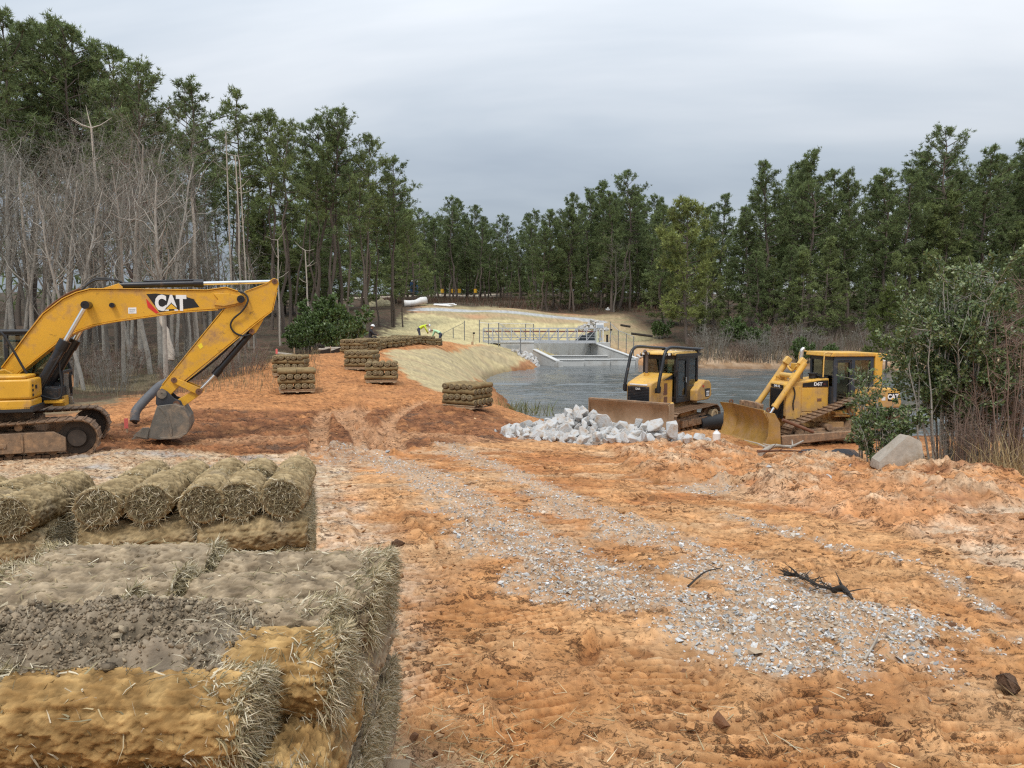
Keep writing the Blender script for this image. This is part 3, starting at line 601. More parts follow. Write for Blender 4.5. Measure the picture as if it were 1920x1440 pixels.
def hero_roll(name, seed, c0, c1, crack_col, na=150, nl=112):
    """a rolled strip of turf: soil outside, lying slightly squashed, cracked, with a seam"""
    th = np.linspace(0, 2 * math.pi, na, endpoint=False); ax = np.linspace(-.5, .5, nl) * ROLL_L
    T, A = np.meshgrid(th, ax); ct, st = np.cos(T), np.sin(T)
    u, v, w = A * 1.0, ct * ROLL_R, st * ROLL_R
    def n3(s, k): return (pn(u * s + 3 * k + v * s * .7, w * s + v * s * .5, seed + k) + pn(v * s + 7, u * s * .8 + w * s * .6, seed + k + 50)) * .6
    n_a, n_b, n_c, n_d = n3(6, 1), n3(16, 2), n3(44, 3), n3(110, 4)
    r1 = np.abs(pn(u * 8 + .6 * n_b, T * 3.4 + .4 * n_b, seed + 9)); cy = np.clip(1 - r1 * 13, 0, 1) ** .7 * smooth(.0, .35, n_a + .5 * pn(u * 7, T * 1.5, seed + 17))
    def pl(x, y, s, w): return smooth(-w, w, pn(x, y, s))
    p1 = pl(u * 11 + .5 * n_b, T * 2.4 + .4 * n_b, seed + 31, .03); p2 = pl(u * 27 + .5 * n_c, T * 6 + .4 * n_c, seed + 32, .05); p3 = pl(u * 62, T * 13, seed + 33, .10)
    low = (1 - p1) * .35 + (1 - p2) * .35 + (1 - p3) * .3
    seam = np.abs(((T - 0.35 + .08 * n_a) + math.pi) % (2 * math.pi) - math.pi); sd = smooth(.10, .0, seam)
    r = ROLL_R * (1 + .045 * n_a + .04 * n_b) + .0036 * n_c + .0022 * n_d - .013 * cy - .010 * sd + .0055 * p1 + .0042 * p2 + .0026 * p3 - .006
    r = r * (1 + .03 * np.cos(2 * T)); edge = smooth(.5, .465, np.abs(A) / ROLL_L); r = r * (.93 + .07 * edge)
    A2 = A + .008 * n_b * (1 - edge)
    V = np.stack([A2.ravel(), (r * ct).ravel() * 1.03, (r * st).ravel() * .94], 1)
    k = smooth(-.5, .5, n_b + .4 * n_a)[..., None]
    c = np.array(c0) * (1 - k) + np.array(c1) * k; c = c * (1 + .16 * n_c + .10 * n_d)[..., None]
    c = c * (1 + .22 * n_b)[..., None]; c = c * (1 - .45 * low)[..., None] * 1.18; c = c + (np.array([.24, .19, .13]) - c) * (.5 * smooth(.1, .6, n_a))[..., None]; c = c * (1 - .8 * cy[..., None]) + np.array(crack_col) * (.8 * cy[..., None])  # lower plates darker; shade of the cracks painted into their colour
    c = np.clip(c, .01, .8).reshape(-1, 3)
    i = np.arange(nl - 1)[:, None] * na; j = np.arange(na)[None]; j2 = (j + 1) % na
    F = [np.stack([i + j, i + j2, i + na + j2, i + na + j], -1).reshape(-1, 4)]
    # ends: coiled turf seen edge-on
    Vs, Cs, b = [V], [c], len(V)
    nr = 9
    for s, ring0 in ((-1, 0), (1, (nl - 1) * na)):
        prev = ring0 + np.arange(na)
        base = V[ring0:ring0 + na]
        for q in range(1, nr + 1):
            f = 1 - q / (nr + .35); x = base[:, 0] + s * (.006 * np.sin(2 * math.pi * ((1 - f) * 4.2) + th) - .004 + .006 * pn(np.cos(th) * f * 9, np.sin(th) * f * 9, seed + 21 + q))
            ring = np.stack([x, base[:, 1] * f, base[:, 2] * f], 1); Vs.append(ring)
            g = .5 + .5 * np.sin(2 * math.pi * ((1 - f) * 4.2) + th); tint = np.array([.17, .135, .075]) * g[:, None] + np.array([.10, .068, .035]) * (1 - g[:, None]); Cs.append(tint * (1 + .3 * pn(th * 6, f * 20 + 0 * th, seed))[:, None])
            cur = b + np.arange(na); b += na
            qd = np.stack([prev, np.roll(prev, -1), np.roll(cur, -1), cur], 1); F.append(qd if s > 0 else qd[:, ::-1]); prev = cur
        Vs.append(ring.mean(0)[None]); Cs.append(np.array([[.12, .09, .05]])); cidx = b; b += 1
        t3 = np.stack([prev, np.roll(prev, -1), np.full(na, cidx), np.full(na, cidx)], 1)
        F.append(t3 if s > 0 else t3[:, ::-1])
    V = np.concatenate(Vs); C = np.concatenate(Cs); F = np.concatenate(F)[:, ::-1]
    # split the fans into real triangles
    quad = F[:, 0] != F[:, 1]
    me = bpy.data.meshes.new(name)
    fl = [tuple(dict.fromkeys(q)) for q in F.tolist()]
    me.from_pydata(V.tolist(), [], fl); me.materials.append(M['soil_attr'])
    a = me.color_attributes.new('Col', 'FLOAT_COLOR', 'POINT'); cc = np.ones((len(V), 4), np.float32); cc[:, :3] = C; a.data.foreach_set('color', cc.ravel())
    me.shade_smooth(); me.update(); return me

STRAWC = np.array([(.66, .57, .40), (.54, .45, .28), (.36, .31, .18), (.74, .66, .49), (.26, .22, .125), (.46, .37, .21)])
def blades(P, D, ln, wd, rs, cols=STRAWC, curl=.5, name='grass_fringe', gravity=0.0):
    """thin bent grass blades: three-vertex base, middle, tip strips"""
    n = len(P); side = np.cross(D, rs.normal(size=(n, 3))); side /= np.linalg.norm(side, axis=1)[:, None] + 1e-9
    bend = np.cross(D, side); w = (wd * rs.uniform(.6, 1.3, n))[:, None]; l = (ln * rs.uniform(.5, 1.35, n))[:, None]; k = rs.uniform(-curl, curl, n)[:, None]
    g = np.array([[0, 0, -1.0]]) * gravity
    p1 = P + D * l * .5 + bend * l * k * .25 + g * l * .15; p2 = P + D * l * .95 + bend * l * k + g * l * .55
    V = np.stack([P - side * w, P + side * w, p1 - side * w * .8, p1 + side * w * .8, p2], 1).reshape(-1, 3)
    b = np.arange(n)[:, None] * 5
    F = np.concatenate([b + np.array([[0, 1, 3]]), b + np.array([[0, 3, 2]]), b + np.array([[2, 3, 4]])])
    c = cols[rs.randint(len(cols), size=n)] * rs.uniform(.7, 1.2, n)[:, None]
    return npmesh(name, V, F, M['grass_attr'], np.repeat(c, 5, 0), False)

def fringe_mesh(seed, n_end=850, ends=(-1, 1), wd=.0017, ln=.05, skirt=.0):
    rs = np.random.RandomState(seed); Ps, Ds = [], []
    for s in ends:
        n = n_end; rr = ROLL_R * np.sqrt(rs.uniform(.0, 1, n)) * .97; th = rs.uniform(0, 2 * math.pi, n)
        P = np.stack([np.full(n, s * (ROLL_L / 2 - .008)), rr * np.cos(th), rr * np.sin(th) * .96], 1)
        tan = np.stack([np.zeros(n), -np.sin(th), np.cos(th)], 1); out = np.stack([np.zeros(n), np.cos(th), np.sin(th)], 1)
        D = np.array([[s * .55, 0, 0]]) + tan * rs.normal(0, .75, (n, 1)) + out * (rs.normal(0, .55, (n, 1)) + .45 * (rr / ROLL_R)[:, None] ** 3) + rs.normal(0, .5, (n, 3))
        Ps.append(P); Ds.append(D)
        n = int(n_end * skirt) if s < 0 else 0
        if n:
            th = rs.uniform(-.9, math.pi + .9, n); x = ROLL_L / 2 - np.abs(rs.normal(0, .055, n)) * (1 + .6 * np.sin(th * 3 + seed)); P = np.stack([s * x, ROLL_R * np.cos(th), ROLL_R * .95 * np.sin(th)], 1); out = np.stack([np.zeros(n), np.cos(th), np.sin(th)], 1); tan = np.stack([np.zeros(n), -np.sin(th), np.cos(th)], 1)
            Ps.append(P); Ds.append(out * .45 + np.array([[s * .7, 0, 0]]) + tan * rs.normal(0, .8, (n, 1)) + rs.normal(0, .3, (n, 3)))
        n = int(n_end * skirt * .16)
        if n:   # stray stalks lying along the whole roll
            th = rs.uniform(-.6, math.pi + .6, n); P = np.stack([rs.uniform(-.3, .3, n), 1.02 * ROLL_R * np.cos(th), .97 * ROLL_R * np.sin(th)], 1); out = np.stack([np.zeros(n), np.cos(th), np.sin(th)], 1); v = rs.normal(0, 1, (n, 3)); v -= out * ((v * out).sum(1)[:, None] - .12); Ps.append(P); Ds.append(v)
    P = np.concatenate(Ps); D = np.concatenate(Ds); D /= np.linalg.norm(D, axis=1)[:, None]
    return blades(P, D, ln, wd, rs, gravity=.3, curl=.9)

GREY = [hero_roll('sod_roll', 100 + i, (.23, .172, .11), (.37, .285, .185), (.075, .052, .032)) for i in range(2)]
OCHRE = [hero_roll('sod_roll', 200 + i, (.27, .155, .055), (.42, .265, .105), (.08, .042, .014)) for i in range(2)]
OLIVE = [hero_roll('sod_roll', 300 + i, (.25, .175, .085), (.36, .265, .14), (.09, .06, .03), 96, 72) for i in range(2)]
FR1 = [fringe_mesh(400 + i, 2000, wd=.0019, ln=.040, skirt=.34) for i in range(2)]
FR2 = [fringe_mesh(410 + i, 650, wd=.0019, ln=.045) for i in range(2)]

def far_roll_arrays(seed, n=10, nl=4):
    rs = np.random.RandomState(seed); th = np.linspace(0, 2 * math.pi, n, endpoint=False); V, C, F = [], [], []
    xs = np.linspace(-.5, .5, nl) * ROLL_L
    for x in xs:
        r = ROLL_R * rs.uniform(.93, 1.04, n); V.append(np.stack([np.full(n, x) + rs.normal(0, .006, n), r * np.cos(th), r * np.sin(th) * .96], 1)); C.append(np.array([.235, .165, .08]) * rs.uniform(.75, 1.2, (n, 1)))
    for k in range(nl - 1):
        for i in range(n): F.append((k * n + i, k * n + (i + 1) % n, (k + 1) * n + (i + 1) % n, (k + 1) * n + i))
    b = nl * n
    for s, r0 in ((-1, 0), (1, (nl - 1) * n)):
        prev = r0
        for f, dx, col in ((.78, .012, (.25, .20, .12)), (.5, -.004, (.12, .085, .045)), (.28, .010, (.24, .19, .115))):
            V.append(np.stack([np.full(n, s * (ROLL_L / 2 + dx)), ROLL_R * f * np.cos(th), ROLL_R * f * np.sin(th)], 1)); C.append(np.array(col) * rs.uniform(.7, 1.25, (n, 1)))
            for i in range(n):
                q = (prev + i, prev + (i + 1) % n, b + (i + 1) % n, b + i); F.append(q if s > 0 else q[::-1])
            prev = b; b += n
        F.append(tuple(range(prev, prev + n)) if s > 0 else tuple(range(prev, prev + n))[::-1])
    return np.concatenate(V), np.concatenate(C), F
def far_roll(seed):
    V, C, F = far_roll_arrays(seed); V = V * [1, 1, .84]; me = bpy.data.meshes.new('sod_roll'); me.from_pydata(V.tolist(), [], F); me.materials.append(M['sod_far'])
    a = me.color_attributes.new('Col', 'FLOAT_COLOR', 'POINT'); cc = np.ones((len(V), 4), np.float32); cc[:, :3] = C; a.data.foreach_set('color', cc.ravel()); me.shade_smooth(); me.update(); fixn(me); return me
FAR = [far_roll(500 + i) for i in range(4)]

def make_pallet(label, loc, rotz):
    t = thing('wooden_pallet', label, 'pallet', loc, rotz, 'pallets under the turf stacks')
    for i in range(6): obj('deck_board', MB().b2(-.61, .61, -.60 + i * .217, -.60 + i * .217 + .115, .098, .118), M['wood'], t)
    for y in (-.555, 0, .555): obj('bearer', MB().b2(-.60, .60, y - .022, y + .022, .022, .0975), M['wood'], t)
    for y in (-.5, 0, .5): obj('bottom_board', MB().b2(y - .05, y + .05, -.60, .60, 0, .0215), M['wood'], t)
    return t

ORD = ['first', 'second', 'third', 'fourth', 'fifth']; LAYN = {0: 'top', 1: 'second', 2: 'third', 3: 'bottom', 4: 'lowest'}
def stack(phrase, loc, rotz, layers, meshes, group, fringe=None, zbase=.118, first='y', hide=lambda l, i, j: False, pallet=True, slope=0.0):
    """rolls laid crosswise in alternate layers; inner rolls nobody sees are left out"""
    if pallet: make_pallet('wooden pallet under the ' + phrase, loc, rotz)
    ca, sa = math.cos(rotz), math.sin(rotz); out = []
    for li in range(layers):        # li counts from the top
        lay = LAYER if fringe else LAYER * .84; zc = loc[2] + zbase + ROLL_R * (.96 if fringe else .82) + (layers - 1 - li) * lay; along_y = (li % 2 == 0) == (first == 'y')
        for a in range(5):
            for b in range(2):
                if along_y: x, y, r = (a - 2) * .243, (b - .5) * .615, math.pi / 2
                else: x, y, r = (b - .5) * .615, (a - 2) * .243, 0.0
                if li > 0 and along_y and b == 1 and abs(x) < .45: continue
                if hide(li, a, b): continue
                x += rnd.uniform(-.022, .022); y += rnd.uniform(-.022, .022)
                if rnd.random() < .5: r += math.pi
                p = (loc[0] + x * ca - y * sa, loc[1] + x * sa + y * ca, zc + slope * y + rnd.uniform(-.008, .008))
                o = put('sod_roll', rnd.choice(meshes), None, p, (rnd.uniform(-.5, .5) if fringe else rnd.uniform(-.05, .05), rnd.uniform(-.025, .025) + (-slope if along_y and abs(math.sin(r)) > .5 and math.sin(r) > 0 else slope if along_y else 0), rotz + r + rnd.uniform(-.05, .05)))
                lab = (f"{'front' if b == 0 else 'rear'} {ORD[a]} turf roll from left, {LAYN[li]} layer, {phrase}" if along_y else f"{'left' if b == 0 else 'right'} crosswise turf roll, {ORD[a]} row, {LAYN[li]} layer, {phrase}")
                tag(o, lab, 'sod roll', group); out.append((o, li, a, b))
                if fringe: tag(put('grass_fringe', rnd.choice(fringe), o), kind='stuff')
    return out

# nearest stack, at the camera's feet on the left: laid roll by roll
SX = -.39
def near_roll(me, fr, x, y, z, r, lab, tilt=0.0, spin=None):
    x -= .055
    o = put('sod_roll', me, None, (x, y, z), (spin if spin is not None else rnd.uniform(-.4, .6), tilt, r)); tag(o, lab, 'sod roll', 'turf rolls of the nearest stack')
    tag(put('grass_fringe', fr, o), kind='stuff'); return o
S1 = 'the nearest stack'; zt = .797
gz = ground_h(-1.0, 2.3)
make_pallet('wooden pallet under the nearest turf stack', (-1.0, 2.25, gz), 0)
top = [ # y, right end X, mesh pair (left, right), labels
 (1.79, -.55, OCHRE[0], OCHRE[1], 'ochre turf roll at the near left corner of the nearest stack', 'frontmost ochre turf roll with shaggy dry grass end, nearest stack'),
 (2.03, -.40, OCHRE[1], OCHRE[0], 'orange turf roll half buried under the loose grey turf piece', 'ochre turf roll with frayed right end just behind the frontmost roll'),
 (2.27, -.47, GREY[0], GREY[1], 'grey left turf roll behind the loose turf piece', 'grey turf roll with a wide grassy end behind the ochre rolls'),
 (2.51, -.395, GREY[1], GREY[0], 'grey left turf roll in the fourth row of the nearest stack', 'grey right turf roll in the fourth row of the nearest stack'),
 (2.75, -.385, GREY[0], GREY[1], 'grey left turf roll at the back edge of the nearest stack', 'grey right turf roll at the back edge of the nearest stack')]
for k, (y, xr, ml, mr_, ll, lr) in enumerate(top):
    near_roll(mr_, FR1[k % 2], xr - ROLL_L / 2, y, zt + rnd.uniform(-.006, .006), math.pi + rnd.uniform(-.03, .03), lr, 0.01)
    near_roll(ml, FR1[(k + 1) % 2], xr - ROLL_L * 1.5 - .02, y + rnd.uniform(-.02, .02), zt + (.025 if k > 1 else 0), rnd.uniform(-.04, .04), ll, rnd.uniform(-.02, .03))
for a in range(5):      # second layer, laid the other way
    for b in range(2):
        if a < 4 and b == 1: continue
        near_roll((OCHRE if (a + b) % 2 == 0 or b == 0 else GREY)[a % 2] if not (a == 4 and b == 1) else GREY[1], FR1[a % 2], SX - .115 - (4 - a) * .243, 1.98 + b * .60, zt - LAYER, math.pi / 2 + rnd.uniform(-.03, .03),
                  ('ochre cracked turf roll along the right side of the nearest stack' if (a, b) == (4, 0) else 'grey turf roll at the far right side of the nearest stack, second layer' if b else f'{ORD[a]} crosswise turf roll from the left, under the frontmost rolls'), 0, 1.4)
for a in range(5): near_roll((OCHRE if a < 1 else GREY)[a % 2], FR1[a % 2], SX - .30, 1.80 + a * .235, zt - 2 * LAYER, rnd.uniform(-.03, .03), f'{ORD[a]} turf roll from the front in the third layer of the nearest stack')
near_roll(GREY[0], FR1[0], SX - .12, 2.58, zt - 3 * LAYER, math.pi / 2, 'grey turf roll at the foot of the nearest stack, right rear corner', 0, 1.0)
near_roll(OCHRE[0], FR1[1], SX - .12, 1.98, zt - 3 * LAYER, math.pi / 2, 'ochre turf roll at the foot of the nearest stack, right front corner', 0, 1.0)

def loose_turf():
    """a torn, crumbly piece of turf lying over the two front rows"""
    nx, ny = 150, 70; u = np.linspace(0, 1, nx); v = np.linspace(0, 1, ny); U, Vv = np.meshgrid(u, v)
    X = -1.72 + U * 1.10; Y = 1.82 + Vv * (.22 + .20 * smooth(.25, .7, U)) - .02 * U
    roll = np.maximum(np.sqrt(np.maximum(0, ROLL_R ** 2 - (Y - 1.79) ** 2)), np.sqrt(np.maximum(0, ROLL_R ** 2 - (Y - 2.03) ** 2))); roll = np.maximum(roll, ROLL_R * .62)
    n1 = fbm(X * 5, Y * 5, 3, 601); lump = np.abs(pn(X * 26, Y * 26, 605)); lump2 = np.abs(pn(X * 52, Y * 52, 606))
    edge = np.minimum.reduce([smooth(0, .10, U), smooth(1.0, .80, U + .08 * n1), smooth(0, .18, Vv + .05 * n1), smooth(1, .8, Vv + .06 * n1)])
    Zz = zt + roll * .965 - .03 + edge * (.055 + .03 * n1 + .028 * smooth(.75, .3, np.abs(U - .55) + .2)) + edge * (.020 * (1 - lump * 2) + .009 * (1 - lump2 * 2))
    c = np.array([.24, .19, .13]) * (1 - smooth(.05, .5, lump)[..., None] * .45) + np.array([.06, .05, .04]) * smooth(-.2, .4, n1)[..., None]
    i = np.arange(ny - 1)[:, None] * nx; j = np.arange(nx - 1)[None]; F = np.stack([i + j, i + j + 1, i + nx + j + 1, i + nx + j], -1).reshape(-1, 4)
    V = np.stack([X.ravel(), Y.ravel(), Zz.ravel()], 1); b = len(V); V2 = V.copy(); V2[:, 2] -= .035 + .02 * edge.ravel()   # underside
    rimi = np.concatenate([np.arange(nx), nx - 1 + nx * np.arange(1, ny), (ny - 1) * nx + np.arange(nx - 2, -1, -1), nx * np.arange(ny - 2, 0, -1)])
    Rq = np.stack([rimi, rimi + b, np.roll(rimi, -1) + b, np.roll(rimi, -1)], 1)
    me = npmesh('turf_piece', np.concatenate([V, V2]), np.concatenate([F, F[:, ::-1] + b, Rq]), M['soil_attr'], np.concatenate([c.reshape(-1, 3)] * 2), True)
    o = put('turf_piece', me); tag(o, 'loose crumbly grey turf piece lying across the ochre front rolls', 'turf')
    rs = np.random.RandomState(610); k = rs.randint(0, b, 4200); uu = U.ravel()[k]; keep = rs.uniform(size=len(k)) < np.where(uu > .80, 1.0, .06 + .12 * (Vv.ravel()[k] > .8)); k = k[keep]
    D = rs.normal(0, .6, (len(k), 3)) + np.array([.55, -.1, .5]); D /= np.linalg.norm(D, axis=1)[:, None]
    tag(put('grass_fringe', blades(V[k] - np.array([0, 0, .004]), D, .045, .0015, rs, STRAWC[[0, 1, 3, 3]] * .9 + .03, gravity=.4), o), kind='stuff')
loose_turf()

stack('second nearest stack', (-1.93, 4.92, ground_h(-1.9, 4.9) + .03), 0.22, 5, OLIVE, 'turf rolls of the second stack', FR2, zbase=.80 - .24 - 4 * LAYER - (ground_h(-1.9, 4.9) + .03), hide=lambda l, i, j: l > 2 and not (i == 4 or (i == 0)), pallet=True, slope=-.06)
stack('stack cut by left edge', (-3.36, 4.62, ground_h(-3.1, 4.8) + .03), 0.26, 5, OLIVE, 'turf rolls of the third stack', FR2, zbase=.75 - .24 - 4 * LAYER - (ground_h(-3.1, 4.8) + .03), hide=lambda l, i, j: l > 2 and not (i == 4 or (i == 0)), pallet=True, slope=-.06)
for px, Y, yaw, ph, ly, fst in ((556, 27.2, .30, 'front left dam stack', 4, 'x'), (547, 31.0, .05, 'half hidden left stack', 4, 'y'), (680, 33.4, -.12, 'farthest lone dam stack', 4, 'y'),
                       (716, 30.6, .12, 'middle dam stack', 4, 'y'), (877, 25.4, -.52, 'stack nearest the water', 4, 'y')):
    x = (px - 960) / FPX * Y * 1.003; stack(ph, (x, Y, ground_h(x, Y) + .02), yaw, ly, FAR, 'turf rolls stacked on the dam', None, first=fst)

# the long row farther along the crest: hundreds of rolls too small to pick apart
ROWPOS = [(664, 41), (690, 43), (703, 44.6), (716, 46), (728, 47.2), (741, 48.6), (755, 50), (770, 51.6), (786, 53.2), (800, 55), (812, 57), (708, 48.5), (730, 51), (750, 53)]
def sod_row():
    Vs, Cs, Fs, b = [], [], [], 0; arr = [far_roll_arrays(700 + i) for i in range(3)]
    for px, Y in ROWPOS:
        x0 = (px - 960) / FPX * Y; z0 = ground_h(x0, Y) + .12; yaw = rnd.uniform(-.25, .2) + .1; ca, sa = math.cos(yaw), math.sin(yaw); nl = 4 if px < 700 else 3
        for li in range(nl):
            for a in range(5):
                for k in range(2):
                    x, y, r = ((a - 2) * .243, (k - .5) * .615, math.pi / 2) if li % 2 == 0 else ((k - .5) * .615, (a - 2) * .243, 0)
                    V, C, F = arr[rnd.randint(0, 2)]; r2 = r + yaw; c2, s2 = math.cos(r2), math.sin(r2); x += rnd.uniform(-.03, .03); y += rnd.uniform(-.03, .03)
                    W_ = np.stack([V[:, 0] * c2 - V[:, 1] * s2 + x0 + x * ca - y * sa, V[:, 0] * s2 + V[:, 1] * c2 + Y + x * sa + y * ca, V[:, 2] * .84 + z0 - .10 + ROLL_R * .82 + (nl - 1 - li) * LAYER * .82], 1)
                    Vs.append(W_); Cs.append(C * rnd.uniform(.85, 1.15)); Fs += [tuple(i + b for i in q) for q in F]; b += len(V)
    V = np.concatenate(Vs); me = bpy.data.meshes.new('sod_rolls'); me.from_pydata(V.tolist(), [], Fs); me.materials.append(M['sod_far'])
    C = np.concatenate(Cs); a = me.color_attributes.new('Col', 'FLOAT_COLOR', 'POINT'); cc = np.ones((len(V), 4), np.float32); cc[:, :3] = C; a.data.foreach_set('color', cc.ravel()); me.shade_smooth(); fixn(me)
    tag(put('sod_rolls', me), 'long row of stacked turf rolls curving along the dam crest', 'sod rolls', None, 'stuff')
sod_row()

# ------------------------------------------------------------------ lettering
def text_mesh(name, txt, size, mat_, depth=0.004, bold=0.0, sx=1.0):
    cu = bpy.data.curves.new(name, 'FONT'); cu.body = txt; cu.size = size; cu.extrude = depth / 2; cu.offset = bold; cu.align_x = 'CENTER'; cu.align_y = 'CENTER'; cu.resolution_u = 3
    o = bpy.data.objects.new(name, cu); COL.objects.link(o); dg = bpy.context.evaluated_depsgraph_get()
    me = bpy.data.meshes.new_from_object(o.evaluated_get(dg)); bpy.data.objects.remove(o); bpy.data.curves.remove(cu)
    for v in me.vertices: v.co.x *= sx
    me.materials.clear(); me.materials.append(mat_); me.name = name; return me
def text(name, txt, size, mat_, parent, loc, rot, bold=0.0, sx=1.0): return put(name, text_mesh(name, txt, size, mat_, 0.004, bold, sx), parent, loc, rot)

RX = (math.pi / 2, 0, 0)            # lettering that faces local -y
RXL = (math.pi / 2, 0, math.pi)     # lettering that faces local +y

# ------------------------------------------------------------------ crawler tracks
def track_path(pts, pitch):
    """closed loop through points (x,z) resampled at the shoe pitch; returns position and angle"""
    P = [np.array(p, float) for p in pts]; P.append(P[0]); seg = [np.linalg.norm(P[i + 1] - P[i]) for i in range(len(P) - 1)]; T = sum(seg); n = max(8, round(T / pitch)); out = []
    for k in range(n):
        s = k * T / n; i = 0
        while s > seg[i]: s -= seg[i]; i += 1
        q = P[i] + (P[i + 1] - P[i]) * s / seg[i]; out.append(q)
    res = []
    for k in range(n):
        d = out[(k + 1) % n] - out[k - 1]; res.append((out[k], math.atan2(d[1], d[0])))
    return res
def arc(cx, cz, r, a0, a1, n=8): return [(cx + r * math.cos(rad(a0 + (a1 - a0) * k / n)), cz + r * math.sin(rad(a0 + (a1 - a0) * k / n))) for k in range(n + 1)]

def shoe_mesh(width, pitch, grouser=0.03, bars=1):
    m = MB(); m.box((0, 0, 0), (pitch * .93, width, .022))
    for b in range(bars):
        x = (b - (bars - 1) / 2) * pitch * .36 + (pitch * .30 if bars == 1 else 0); m.box((x, 0, -.011 - grouser / 2 + .002), (.02, width * .985, grouser))
    m.box((0, -.09, .035), (pitch * .9, .045, .05)); m.box((0, .09, .035), (pitch * .9, .045, .05))
    me = m.mesh('track_shoe', M['shoe']); fixn(me); return me
def add_track(parent, yc, loop, width, pitch, frame_mb, rollers, wheels, grouser=.03, bars=1, fmat='muddy', wmat='muddy'):
    fr = obj('track_frame', frame_mb, M[fmat], parent, bevel=.012)
    me = shoe_mesh(width, pitch, grouser, bars)
    for q, a in track_path(loop, pitch): put('track_shoe', me, fr, (q[0], yc, q[1]), (0, -a, 0))
    for (x, z, r) in rollers: obj('roller', MB().cyl((x, yc - .14, z), (x, yc + .14, z), r, 14), M['muddy'], fr, auto=40)
    for (x, z, r, nm) in wheels:
        w = MB(); w.cyl((x, yc - .06, z), (x, yc + .06, z), r, 26); w.cyl((x, yc - .17, z), (x, yc + .17, z), r * .5, 20); w.ring((x, yc, z), (0, 1, 0), r * .62, r * .97, .15, 26)
        obj(nm, w, M[wmat], fr, auto=40)
    return fr

M['wheel_dark'] = mat('shaded_wheel', (.055, .04, .03), .85, var=.3, vscale=6, dirt=(.16, .10, .06), dirt_amt=.25, dscale=5)  # shade inside the track put into the wheel colour, tan dirt over it
def pins(mb, p, y0, y1, r=.06):
    mb.cyl((p[0], y0, p[1]), (p[0], y1, p[1]), r, 14); mb.ring((p[0], y0, p[1]), (0, 1, 0), r * .3, r * 1.25, .02, 14); return mb

